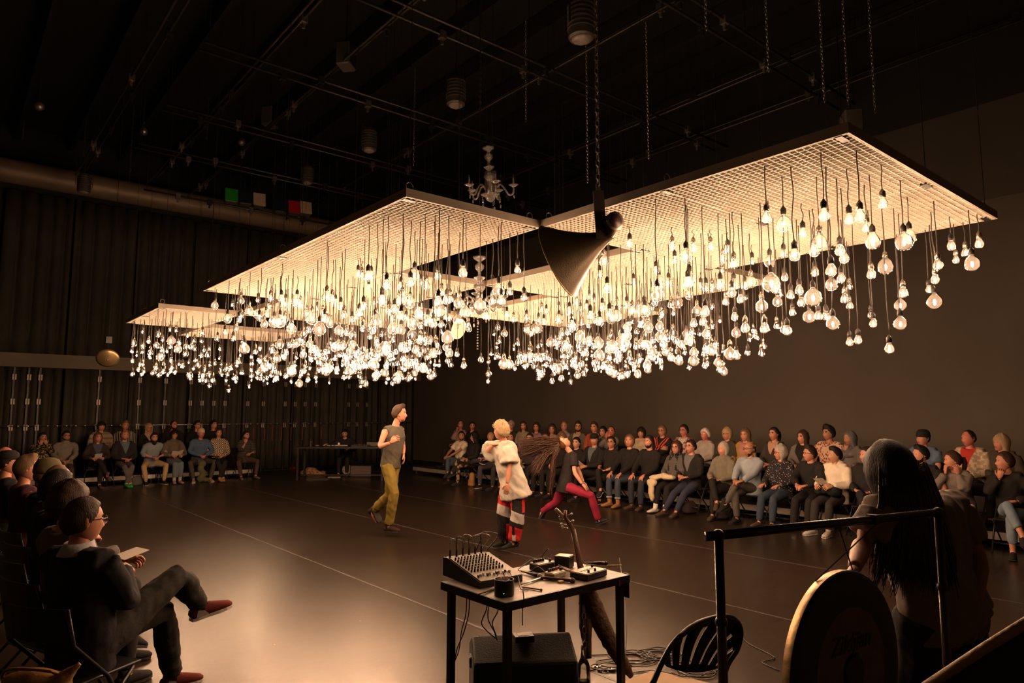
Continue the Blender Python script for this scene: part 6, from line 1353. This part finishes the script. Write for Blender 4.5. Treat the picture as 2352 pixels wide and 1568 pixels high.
for i, (x, y) in enumerate(((1287, 1192), (1290, 1203), (1292, 1210), (1313, 1180), (1316, 1196), (1286, 1187))):
    MB().bar(W(1305, y + 3), W(x, y), .006, .004).build('peg_shaft', m_steel, r); MB().ball(W(x, y), (.010, .007, .008), 8, 5).build('tuning_peg', m_alu, r, True)
for i in range(4): MB().loft([W(1312 + i * 2, 1205, Dd - .03), W(1340 + i * 3, 1350, Dd - .045)], .0009, 3).build('string', m_alu, r)
chain(W(1341, 1390, 4.30), W(1344, 1505, 4.26), 'chain', None, r, .05, .004, m_alu)
# clear bottle with water
p = at_z(1341, 1598, 0); r = thing('swing_top_bottle', p, 0, 'clear glass bottle half full of water on the floor by the table leg', 'bottle')
def water_glass():
    m = bpy.data.materials.new('clear_glass'); m.use_nodes = True; nt = m.node_tree; nt.nodes.remove(nt.nodes['Principled BSDF']); N = nt.nodes.new; L = nt.links.new
    tr = N('ShaderNodeBsdfTransparent'); tr.inputs[0].default_value = (.80, .80, .72, 1); gl = N('ShaderNodeBsdfGlossy'); gl.inputs['Roughness'].default_value = .05; lw = N('ShaderNodeLayerWeight'); lw.inputs[0].default_value = .45; mx = N('ShaderNodeMixShader')
    L(lw.outputs['Fresnel'], mx.inputs[0]); L(tr.outputs[0], mx.inputs[1]); L(gl.outputs[0], mx.inputs[2]); L(mx.outputs[0], nt.nodes['Material Output'].inputs[0]); return m
m_clear = water_glass()
MB().lathe([(.038, .002), (.042, .01), (.042, .16), (.036, .19), (.018, .225), (.014, .25), (.014, .275), (.016, .28)], 20, cap=False).build('glass_body', m_clear, r, True)
MB().lathe([(.037, .006), (.040, .012), (.040, .088), (.002, .089)], 20).build('water', mat('water_tint', (.35, .30, .22), .05, 0, spec=.8), r, True)
MB().lathe([(.012, .275), (.015, .285), (.015, .300), (.008, .305)], 12).build('stopper', m_knobw, r, True); tube('wire_clip', [(.016, 0, .27), (.024, 0, .25), (.020, 0, .22), (.0, .018, .235), (-.020, 0, .22), (-.024, 0, .25), (-.016, 0, .27)], .0014, m_steel, r, 4, 4)
# cables on the floor
rr = random.Random(21)
def coil(cx_, cy_, rx_, ry_, turns, label, r_=.0042, z=.006):
    pts = []; c = at_z(cx_, cy_, 0); n = int(turns * 12)
    for i in range(n):
        a_ = 2 * pi * i / 12; k = 1 + .10 * sin(i * .37) ; px_ = RV * (cos(a_) * rx_ * k + .05 * sin(i * .13)) + FV * (sin(a_) * ry_ * k + .04 * cos(i * .11)); pts.append(Vector((c.x + px_.x, c.y + px_.y, z + .006 * (i / n) + .004 * (i % 2))))
    o = MB().loft(pts_curve(pts, 3), r_, 5).build('coiled_cable', m_cable, None, True); tag(o, label, 'cable', 'coiled cables on the floor')
coil(1455, 1512, .14, .10, 4, 'loose coil of black cable on the floor right of the driftwood instrument'); coil(1515, 1505, .12, .10, 4, 'coil of black cable on the floor left of the slotted chair'); coil(1590, 1540, .13, .11, 3, 'coil of black cable on the floor under the slotted chair'); coil(1400, 1530, .11, .07, 3, 'black cable coil between the legs of the driftwood instrument')
for i, pts in enumerate(([(1345, 1505), (1400, 1503), (1450, 1500), (1500, 1512), (1540, 1508)], [(1350, 1540), (1400, 1535), (1440, 1545), (1500, 1540), (1555, 1550)], [(1425, 1420), (1436, 1470), (1440, 1520), (1430, 1555)], [(1700, 1455), (1720, 1478), (1780, 1510), (1750, 1520), (1790, 1540)])):
    tube('floor_cable', [Vector((*at_z(*q, .005).xy, .006 if i != 2 else max(.006, .5 - .16 * k))) for k, q in enumerate(pts)], .004, m_cable, None, 5, 6, ['black cable lying straight across the floor behind the bottle', 'black cable along the bottom edge by the bottle', 'thin black cable dropping from the right end of the table', 'thin cable looping on the floor right of the slotted chair'][i], 'cable')
q = at_z(1400, 1536, 0); r = thing('jack_plugs', (q.x, q.y, 0), VR, 'small metal chain and plug parts strewn between the driftwood legs', 'hardware')
for i in range(16): MB().box(-.012, .012, -.005, .005, 0, .010, bev=.002).build('metal_piece', m_alu, r, loc=(rr.uniform(-.12, .12), rr.uniform(-.05, .05), .001), rot=(0, 0, rr.uniform(0, 3)))
p1, p2, p3, p4 = at_z(1395, 1580, .002), at_z(1505, 1538, .002), at_z(1640, 1572, .002), at_z(1560, 1640, .002)
o = MB().add([p + Vector((0, 0, 0)) for p in (p1, p2, p3, p4)] + [p + Vector((0, 0, .004)) for p in (p1, p2, p3, p4)], [(0, 3, 2, 1), (4, 5, 6, 7), (0, 1, 5, 4), (1, 2, 6, 5), (2, 3, 7, 6), (3, 0, 4, 7)]).build('cardboard_sheet', mat('cardboard', (.36, .24, .14), .7, 0, .15, 5)); tag(o, 'flat tan cardboard sheet on the floor under the slotted chair', 'cardboard')
# slotted round-backed chair
r = thing('slotted_chair', (*at_d(1600, 1560, 3.15).xy, 0), 0, 'black round-backed chair with fan slots behind the gong stand', 'chair'); o0 = Vector(r.location); Dc = 3.15
W = lambda x, y, d=Dc: at_d(x, y, d) - o0
rim = [(1497, 1575, 2.95), (1522, 1518, 3.0), (1552, 1470, 3.05), (1600, 1432, 3.12), (1655, 1415, 3.2), (1688, 1422, 3.28), (1702, 1450, 3.32), (1694, 1490, 3.32), (1672, 1525, 3.28), (1655, 1575, 3.2)]
tube('back_rim', [W(*q) for q in rim], .012, m_chair, r, 8, 5)
def shellpt(u, v):   # u across, v up
    a_ = W(1530 + 130 * u, 1530 + 14 * (1 - (2 * u - 1) ** 2), 3.02 + .25 * u); rimc = pts_curve([W(*q) for q in rim[1:-1]], 8); b_ = rimc[min(int(u * (len(rimc) - 1)), len(rimc) - 1)]
    return lerp(a_, b_, v) + FV * (.05 * sin(pi * v) * sin(pi * u))
edges = [0, .10, .13, .23, .26, .37, .40, .52, .55, .67, .70, .82, .85, 1.0]
for i in range(0, len(edges) - 1):
    u0, u1 = edges[i], edges[i + 1]; v0, v1 = (0, 1)
    if i % 2 == 1: spans = ((.80, 1.0), (0, .12))
    else: spans = ((0, 1.0),)
    for v0, v1 in spans:
        vs = []; n = 6
        for j in range(n + 1):
            v = v0 + (v1 - v0) * j / n; a_, b_ = shellpt(u0, v), shellpt(u1, v); vs += [a_, b_, a_ + FV * .006, b_ + FV * .006]
        fs = [(4 * j, 4 * j + 1, 4 * j + 5, 4 * j + 4) for j in range(n)] + [(4 * j + 2, 4 * j + 6, 4 * j + 7, 4 * j + 3) for j in range(n)] + [(4 * j, 4 * j + 4, 4 * j + 6, 4 * j + 2) for j in range(n)] + [(4 * j + 1, 4 * j + 3, 4 * j + 7, 4 * j + 5) for j in range(n)] + [(0, 2, 3, 1), (4 * n, 4 * n + 1, 4 * n + 3, 4 * n + 2)]
        MB().add(vs, fs).build('back_slat', m_chair, r, True)
MB().lathe([(.0, .38), (.19, .385), (.20, .395), (.19, .405), (.0, .402)], 24).build('seat', m_chair, r, True, loc=-FV * .12)
for a_ in (.6, 2.2, 3.8, 5.3): MB().loft([(cos(a_) * .13, sin(a_) * .13 - .08, .39), (cos(a_) * .21, sin(a_) * .21 - .08, .005)], .010, 8).build('leg', m_chair, r, True)
# gong and its stand
m_stand = mat('stand_tube', (.07, .06, .055), .22, .75); BA, BB = at_d(1622, 1232, 2.33), at_d(2162, 1176, 2.72)
r = thing('gong_stand', (BA.x, BA.y, 0), 0, 'black tubular gong stand with a glossy top bar in the right foreground', 'stand'); o0 = Vector((BA.x, BA.y, 0)); a_, b_ = BA - o0, BB - o0; dv = (b_ - a_).normalized()
MB().loft([a_, b_], .016, 12).build('top_bar', m_stand, r, True)
for s_, q in ((1, a_ + dv * .05), (-1, b_ - dv * .02)):
    MB().loft([q - Vector((0, 0, .01)), Vector((q.x, q.y, .03))], .0155, 12).build('upright', m_stand, r, True); MB().ball(q, .021, 10, 8).build('joint', m_dkgear, r, True)
    n_ = Vector((-dv.y, dv.x, 0)); MB().loft([Vector((q.x, q.y, .03)) - n_ * .28, Vector((q.x, q.y, .03)) + n_ * .28], .015, 10).build('foot', m_stand, r, True); MB().ball(Vector((q.x, q.y, q.z - .28)), .022, 8, 6).build('clamp_knob', m_dkgear, r, True)
MB().box(-.009, .009, -.018, .018, -.018, .018, M=Matrix.Translation(a_ + dv * .74)).build('collar', m_dkgear, r)
GC = at_d(1960, 1545, 2.44); gn = (-FV * .82 + RV * .57).normalized(); gx = Vector((0, 0, 1)).cross(gn).normalized() ; RG = .335
r = thing('gong', GC, 0, 'large dark round gong with a bronze rim and logo hanging in the right foreground', 'gong'); Mg = Matrix((gx, Vector((0, 0, 1)), gn)).transposed()
m_bronze = mat('gong_bronze', (.30, .19, .075), .42, .75, .3, 8, .25, 30); m_gblack = mat('gong_black', (.016, .013, .011), .5, .0)
m_gbrown = mat('gong_brown', (.17, .10, .06), .6, 0, .35, 10, .3, 40)
o = MB().lathe([(0, .004), (.11 * RG, .004), (.20 * RG, .002)], 40).build('centre_boss', m_gblack, r, True); o.rotation_euler = Mg.to_euler()
o = MB().lathe([(.20 * RG, .002), (.45 * RG, .0), (.64 * RG, -.002)], 48, cap=False).build('inner_face', m_gbrown, r, True); o.rotation_euler = Mg.to_euler()
o = MB().lathe([(.64 * RG, -.002), (.90 * RG, -.004), (.985 * RG, -.012), (RG, -.022)], 64, cap=False).build('outer_face', m_gblack, r, True); o.rotation_euler = Mg.to_euler()
o = MB().lathe([(RG, -.022), (RG * .99, -.052), (RG * .97, -.054), (RG * .97, -.025)], 64, cap=False).build('rim', m_bronze, r, True); o.rotation_euler = Mg.to_euler()
o = MB().lathe([(0, -.012), (.6 * RG, -.014), (.975 * RG, -.022)], 48).build('back_face', m_bronze, r, True); o.rotation_euler = Mg.to_euler()
fc = bpy.data.curves.new('logo_text', 'FONT'); fc.body = 'Zildjian'; fc.size = .085; fc.extrude = .0008; fc.align_x = 'CENTER'; fc.shear = .35
fo = bpy.data.objects.new('logo_text', fc); C.objects.link(fo); bpy.context.view_layer.update(); me = bpy.data.meshes.new_from_object(fo.evaluated_get(bpy.context.evaluated_depsgraph_get())); bpy.data.objects.remove(fo)
o = bpy.data.objects.new('logo_text', me); me.materials.clear(); me.materials.append(m_gblack); C.objects.link(o); o.parent = r; o.rotation_euler = Mg.to_euler(); o.location = gx * -.01 + Vector((0, 0, .075)) + gn * .003
for s_ in (-1, 1):
    st = gx * (s_ * .12) + Vector((0, 0, RG * .93)) - gn * .05; tp = lerp(BA, BB, .62 - s_ * .10) - GC
    MB().loft([st, tp], .0025, 5).build('cord', m_cable, r)
# tan rail with dark cloth, very near at the lower right
R0, R1 = at_d(2095, 1598, 1.55), at_d(2440, 1378, 1.42); r = thing('padded_rail', R0, 0, 'blurred tan rail with black cloth below it in the lower right corner', 'rail')
MB().loft([Vector((0, 0, 0)), lerp(Vector((0, 0, 0)), R1 - R0, .5) + Vector((0, 0, .003)), R1 - R0], .0105, 12).build('rail', mat('rail_tan', (.42, .27, .12), .6, 0, .25, 14, .4, 60), r, True)
mb = MB(); vs = []
for i in range(13):
    q = (R1 - R0) * (i / 12); w2 = .012 * sin(i * 2.1)
    vs += [q + Vector((0, 0, -.008)), q + Vector((0, w2, -.35)), q + Vector((w2, 0, -(R0.z + q.z) + .02))]
fs = []
for i in range(12):
    for j in range(2): k = 3 * i + j; fs.append((k, k + 1, k + 4, k + 3))
o = mb.add(vs, fs).build('black_cloth', m_curtain, r, True); md = o.modifiers.new('s', 'SOLIDIFY'); md.thickness = .006
# --- big horn hung in front of the panels
Hn, Hm = at_d(1404, 538, 4.62), at_d(1283, 600, 4.78); ax = (Hm - Hn); Lh = ax.length; ax.normalize()
r = thing('hanging_horn', Hn, 0, 'large dark metal horn hanging mouth down between two lattice panels', 'horn'); q_ = ax.to_track_quat('Z', 'Y')
m_horn = mat('horn_metal', (.085, .062, .032), .36, .55, .35, 4, .15, 120)
prof = [(.036 + (.278 - .036) * (t ** 1.45), Lh * t) for t in [i / 16 for i in range(17)]]
mb = MB(); mb.lathe(prof, 48, cap=False); mb.lathe([(a_ - .003, b_) for a_, b_ in prof], 48, cap=False); o = mb.build('horn_bell', m_horn, r, True); o.rotation_mode = 'QUATERNION'; o.rotation_quaternion = q_
mb = MB(); mb.lathe([(prof[-1][0] - .006, Lh - .004), (prof[-1][0] + .003, Lh - .004), (prof[-1][0] + .003, Lh + .003), (prof[-1][0] - .006, Lh + .003)], 48, cap=False); o = mb.build('bell_rim', mat('horn_edge', (.25, .18, .08), .3, .8), r, True); o.rotation_mode = 'QUATERNION'; o.rotation_quaternion = q_
dr = at_d(1408, 510, 4.58) - Hn; fdir = (-FV * .85 + RV * .35).normalized()
MB().loft([dr + fdir * -.06, dr + fdir * .03], [(.062, .062)] * 2, 20).build('driver', m_dkgear, r, True); MB().loft([dr + fdir * .031, dr + fdir * .036], [(.050, .050)] * 2, 20).build('driver_cap', mat('driver_cap', (.05, .02, .018), .4), r, True)
MB().loft([dr + fdir * .02, dr + fdir * .034], [(.066, .066)] * 2, 20).build('driver_ring', m_steel, r, True); MB().loft([dr + Vector((0, 0, -.03)), Vector((0, 0, 0)) + ax * .02], [.045, .036], 12).build('throat', m_horn, r, True)
bt = at_d(1374, 438, 4.62) - Hn; bb = at_d(1382, 548, 4.60) - Hn
MB().bar(bt, bb, .075, .012, up=FV).build('bracket', m_lampbody, r); MB().bar(bt + Vector((0, 0, -.01)), bt + Vector((0, 0, .05)), .03, .012, up=FV).build('bracket_tip', m_steel, r)
chain(bt + Vector((0, 0, .03)), Vector((bt.x, bt.y, zg - Hn.z)), 'chain', None, r, .06, .006)
# --- crystal chandeliers
def crystal():
    m = bpy.data.materials.new('crystal'); m.use_nodes = True; nt = m.node_tree; nt.nodes.remove(nt.nodes['Principled BSDF']); N = nt.nodes.new; L = nt.links.new
    tr = N('ShaderNodeBsdfTransparent'); gl = N('ShaderNodeBsdfGlossy'); gl.inputs['Roughness'].default_value = .12; df = N('ShaderNodeBsdfTranslucent'); dd = N('ShaderNodeBsdfDiffuse'); dd.inputs[0].default_value = (.8, .75, .68, 1); lw = N('ShaderNodeLayerWeight'); lw.inputs[0].default_value = .5
    m0 = N('ShaderNodeMixShader'); m0.inputs[0].default_value = .5; L(df.outputs[0], m0.inputs[1]); L(dd.outputs[0], m0.inputs[2])
    m1 = N('ShaderNodeMixShader'); m1.inputs[0].default_value = .30; L(tr.outputs[0], m1.inputs[1]); L(m0.outputs[0], m1.inputs[2]); m2 = N('ShaderNodeMixShader'); L(lw.outputs['Fresnel'], m2.inputs[0]); L(m1.outputs[0], m2.inputs[1]); L(gl.outputs[0], m2.inputs[2]); L(m2.outputs[0], nt.nodes['Material Output'].inputs[0]); return m
m_crys = crystal()
cup = [(.006, -.012), (.02, -.006), (.050, .010), (.054, .018), (.048, .016), (.012, .004)]
def chandelier(c, s, label, tilt, arms, a0):
    r = thing('crystal_chandelier', c, 0, label, 'chandelier'); r.rotation_euler = tilt
    MB().lathe([(x * s, z * s) for x, z in [(.01, -.12), (.045, -.10), (.055, -.07), (.10, -.05), (.105, -.035), (.03, -.02), (.022, .05), (.03, .10), (.06, .14), (.055, .17), (.02, .18), (.015, .20), (.055, .235), (.058, .245), (.015, .25), (.015, .30), (.042, .33), (.045, .36), (.02, .385), (.015, .40), (.055, .425), (.068, .445), (.06, .445), (.01, .44)]], 14).build('stem', m_crys, r, True)
    for i in range(arms):
        a_ = a0 + 2 * pi * i / arms; d_ = Vector((cos(a_), sin(a_), 0)); P_ = lambda rad, z: d_ * (rad * s) + Vector((0, 0, z * s))
        am = MB().loft(pts_curve([P_(.05, -.03), P_(.07, .03), P_(.11, .055), P_(.15, .01), P_(.19, -.055), P_(.235, -.045), P_(.245, .02)], 4), .0105 * s, 7).build('arm', m_crys, r, True)
        M_ = Matrix.Translation(P_(.245, .03)) @ Matrix.Scale(s, 4); MB().lathe(cup, 12, M=M_).build('drip_cup', m_crys, am, True); MB().lathe([(.012, 0), (.011, .05), (.012, .055), (.005, .09), (.001, .125)], 8, M=M_).build('candle', m_crys, am, True)
        for k, (rad, z, n) in enumerate(((.245, .01, 2), (.10, -.06, 5 if i % 2 else 3))):
            mb = MB()
            for j in range(n): mb.ball(P_(rad, z - .02 - j * .022), (.006 * s, .006 * s, .009 * s), 6, 4)
            mb.ball(P_(rad, z - .025 - n * .022 - .018), (.011 * s, .008 * s, .022 * s), 6, 5); mb.build('crystal_drop', m_crys, am, True)
    q = MB(); q.loft([(0, 0, .44 * s), (0, 0, ZC - c.z)], .004, 4); q.build('suspension_wire', m_blackmetal, r)
    return r
c = at_d(1126, 412, 7.0); chandelier(c - Vector((0, 0, .12)), 1.02, 'unlit crystal chandelier hanging high above the lattice panels', (radians(4), radians(-7), 0), 5, .5)
c = at_d(1101, 690, 7.3); chandelier(c - Vector((0, 0, .02)), 1.12, 'crystal chandelier hanging low among the bulbs, in the gap between panels', (0, 0, 0), 5, .2)
p = at_d(1097, 760, 7.25); q = MB(); [q.ball((p.x, p.y, p.z + .14 - k * .03), .010, 6, 5) for k in range(12)]; o = q.build('bead_strand', m_crys, None, True); tag(o, 'string of crystal beads hanging below the lower chandelier', 'bead strand')
# --- brass dishes
m_brass = mat('brass_dull', (.42, .30, .15), .35, .8, .35, 9)
def dish(px, py, dep, R_, nrm, label, m=None):
    c = at_d(px, py, dep); r = thing('hanging_dish', c, 0, label, 'dish'); q_ = Vector(nrm).normalized().to_track_quat('Z', 'Y'); prof = [(0, -.05 * R_ / .2), (R_ * .2, -.046 * R_ / .2), (R_ * .5, -.034 * R_ / .2), (R_ * .8, -.012 * R_ / .2), (R_, .01), (R_ * .99, .014), (R_ * .79, -.008 * R_ / .2), (R_ * .5, -.030 * R_ / .2), (0, -.044 * R_ / .2)]
    o = MB().lathe(prof, 32, cap=False).build('bowl', m or m_brass, r, True); o.rotation_mode = 'QUATERNION'; o.rotation_quaternion = q_
    o = MB().ball((0, 0, -.052 * R_ / .2), (.012, .012, .01), 8, 6).build('boss', m_steel, r, True); o.rotation_mode = 'QUATERNION'; o.rotation_quaternion = q_; o.location = q_ @ Vector((0, 0, 0))
    MB().loft([(0, 0, .0), (0, 0, .25), (0, 0, ZC - c.z)], .006, 5).build('hanging_rod', m_blackmetal, r); MB().box(-.05, .05, -.04, .04, .28, .40).build('clamp', m_blackmetal, r)
dish(247, 823, 12.5, .19, im(-.38, .57, .72), 'shallow brass dish hanging in front of the far wall at the left')
dish(1052, 755, 9.6, .15, im(.7, -.3, -.5), 'pale round dish hanging among the bulbs beside the lower chandelier', m_cream)
# --- far music table
p = at_d(792, 1060, 18.3); r = thing('music_table', (p.x, p.y, 0), VR, 'long black table crowded with instruments near the far corner', 'table')
MB().box(-1.25, 1.15, -.35, .35, .82, .86).build('tabletop', m_dkgear, r)
for x in (-1.15, 1.05):
    for y in (-.3, .3): MB().box(x - .025, x + .025, y - .025, y + .025, 0, .82).build('leg', m_dkgear, r)
MB().box(-1.15, 1.05, -.02, .02, .10, .13).build('stretcher', m_dkgear, r)
base = p.copy()
def ontab(name, x, y, sz, m, label, cat, rot=0, build=None):
    o_ = Vector((base.x, base.y, .861)) + RV * x + FV * y; rr_ = thing(name, o_, VR + rot, label, cat)
    (build or (lambda q: MB().box(-sz[0] / 2, sz[0] / 2, -sz[1] / 2, sz[1] / 2, 0, sz[2], bev=.004).build('case', m, q)))(rr_); return rr_
ontab('turntable', -.15, -.1, None, m_grey, 'flat instrument with a shiny metal bar on the far table', 'instrument', 0, lambda q: (MB().box(-.30, .28, -.12, .12, 0, .05, bev=.005).build('case', m_dkgear, q), MB().box(-.28, .26, -.13, -.118, .03, .045).build('bar', m_alu, q), MB().lathe([(.05, .05), (.05, .10), (.03, .10)], 14).build('ring', m_alu, q)))
ontab('gear_case', .42, -.05, None, m_dkgear, 'black case full of small glinting parts on the far table', 'case', 0, lambda q: (MB().box(-.22, .22, -.15, .15, 0, .04).build('case', m_dkgear, q), [MB().ball((rr.uniform(-.2, .2), rr.uniform(-.14, .1), .05), .012, 5, 4).build('metal_piece', m_alu, q) for _ in range(22)]))
ontab('music_sheet', .75, .10, None, m_paper, 'grey sheet propped up at the right of the far table', 'sheet', 0, lambda q: (MB().box(-.22, .22, -.003, .003, 0, .16, M=Matrix.Rotation(radians(-52), 4, 'X')).build('sheet', m_grey, q), MB().box(-.23, .23, -.01, .01, 0, .02).build('ledge', m_dkgear, q)))
ontab('brass_stand', -.90, -.05, None, m_brass, 'small brass candlestick at the left end of the far table', 'candlestick', 0, lambda q: (MB().lathe([(.04, 0), (.04, .01), (.012, .02), (.010, .10), (.035, .12), (.03, .13), (.008, .14), (.008, .22)], 12).build('stick', m_brass, q, True),))
for i, (x, l2) in enumerate(((-.78, 'left'), (-.38, 'middle'))): ontab('small_bowl', x + .1, -.22, None, m_brass, 'small metal bowl at the front %s of the far table' % l2, 'bowl', 0, lambda q: (MB().lathe([(.03, 0), (.06, .03), (.065, .045), (.06, .044), (.02, .01)], 14).build('bowl', m_brass, q, True),))
def fl(px, py): return at_z(px, py, 0)
q0 = fl(828, 1095); r = thing('guitar_amplifier', (q0.x, q0.y, 0), VR - .05, 'grey guitar amplifier on the floor by the dancing man', 'amplifier'); MB().box(-.30, .30, -.0, .22, .0, .31, bev=.012).build('cabinet', m_dkgear, r); MB().box(-.27, .28, -.008, .0, .02, .29).build('grille', mat('grille_cloth', (.13, .10, .08), .9, 0, .4, 120), r); MB().bar((-.08, .1, .315), (.08, .1, .315), .02, .012).build('handle', m_dkgear, r)
q0 = fl(798, 1092); r = thing('banjo', (q0.x, q0.y, 0), VR, 'banjo with a cream round head leaning against the amplifier', 'banjo'); Mb = Matrix.Translation((0, -.05, .17)) @ Matrix.Rotation(radians(78), 4, 'X')
MB().lathe([(0, .02), (.128, .02), (.13, .018)], 26, M=Mb).build('drum_head', m_cream, r); MB().lathe([(.13, -.04), (.145, -.04), (.145, .022), (.13, .022)], 26, M=Mb, cap=False).build('rim', m_neck, r, True)
MB().loft([(0, -.04, .28), (.01, .02, .58), (.012, .04, .70)], [(.028, .015), (.022, .013), (.035, .010)], 8, (1, 0, 0)).build('neck', m_neck, r, True)
q0 = fl(670, 1078); rag('red_bag', [q0 + Vector((0, 0, .12)), q0 + RV * .07 + Vector((0, 0, .12)), q0 + RV * .03 + Vector((0, 0, .05))], [(.07, .07, .12), (.07, .07, .12), (.10, .08, .05)], cloth((.40, .02, .02)), 'bright red bag on the floor left of the far table', 'bag')
q0 = fl(712, 1092); rag('cloth_heap', [q0 + RV * a_ + Vector((0, 0, h_)) for a_, h_ in ((-.12, .08), (.02, .11), (.14, .07), (.30, .06))], [(.14, .12, .08), (.16, .12, .11), (.13, .12, .08), (.12, .1, .06)], cloth((.34, .20, .10), 'print', (.12, .06, .03), 9), 'heap of tan patterned cloth under the far table', 'cloth heap', .02, .035)
a_ = fl(735, 1100); o = MB().box(-.28, .25, -.25, .25, 0, .010).build('grey_rug', mat('rug_grey', (.12, .10, .11), .95, 0, .5, 30), None, loc=(a_.x, a_.y, 0), rot=(0, 0, VR)); tag(o, 'small grey rug in front of the cloth heap', 'rug')
a_ = fl(768, 1097); o = MB().box(-.17, .17, -.04, .04, 0, .03, bev=.004).build('pale_case', m_cream, None, loc=(a_.x, a_.y, 0), rot=(0, 0, VR)); tag(o, 'long flat pale case on the floor before the far table', 'case')
for i, px in enumerate((582, 608, 625, 646, 668, 695, 738)):
    q0 = at_y(px, 1000, 19.6); o = thing('red_tipped_pole', (q0.x, q0.y, 0), 0, 'thin pole with a red upper end before the far wall, %s from the left' % ORD[i], 'pole', 'thin red-tipped poles by the far wall'); MB().loft([(0, 0, .0), (0, 0, .95)], .010, 6).build('pole', m_blackmetal, o, True); MB().loft([(0, 0, .95), (0, 0, 1.34)], .012, 6).build('red_upper_end', mat('red_pole', (.25, .04, .025), .6), o, True)  # upper length of each pole is coloured red, the rest black
# --- lower left: a brown bag on a chair nearer than the man with the white collar
p = at_d(78, 1536, 3.1); chair(p.x - .05, p.y, 0, radians(-60), 'black metal folding chair in the dark lower left corner, under the brown bag', 'black folding chairs of the audience')
r = thing('leather_bag', (p.x, p.y, .431), radians(-40), 'brown leather bag with a flared flap in the dark lower left corner', 'bag'); m_leath = mat('leather_brown', (.26, .13, .035), .42, 0, .4, 12, .3, 40)
mb = MB(); mb.ball((0, 0, .09), (.17, .10, .095), 14, 8); mb.loft([(.05, 0, .10), (.13, 0, .15), (.20, 0, .21)], [(.09, .05), (.06, .03), (.01, .01)], 10, (0, 1, 0)); pend('bag_body', mb, [m_leath], r, .012, 3, None, .006)
tube('strap', [(-.14, .0, .12), (-.10, -.03, .19), (.0, -.04, .20), (.10, -.02, .18), (.14, 0, .14)], .007, m_leath, r); MB().box(-.02, .02, -.112, -.100, .08, .11, bev=.003).build('buckle', m_steel, r)
# white wristband sheet of the folded programme between the chairs
q0 = at_z(300, 1480, 0)
finish_people()
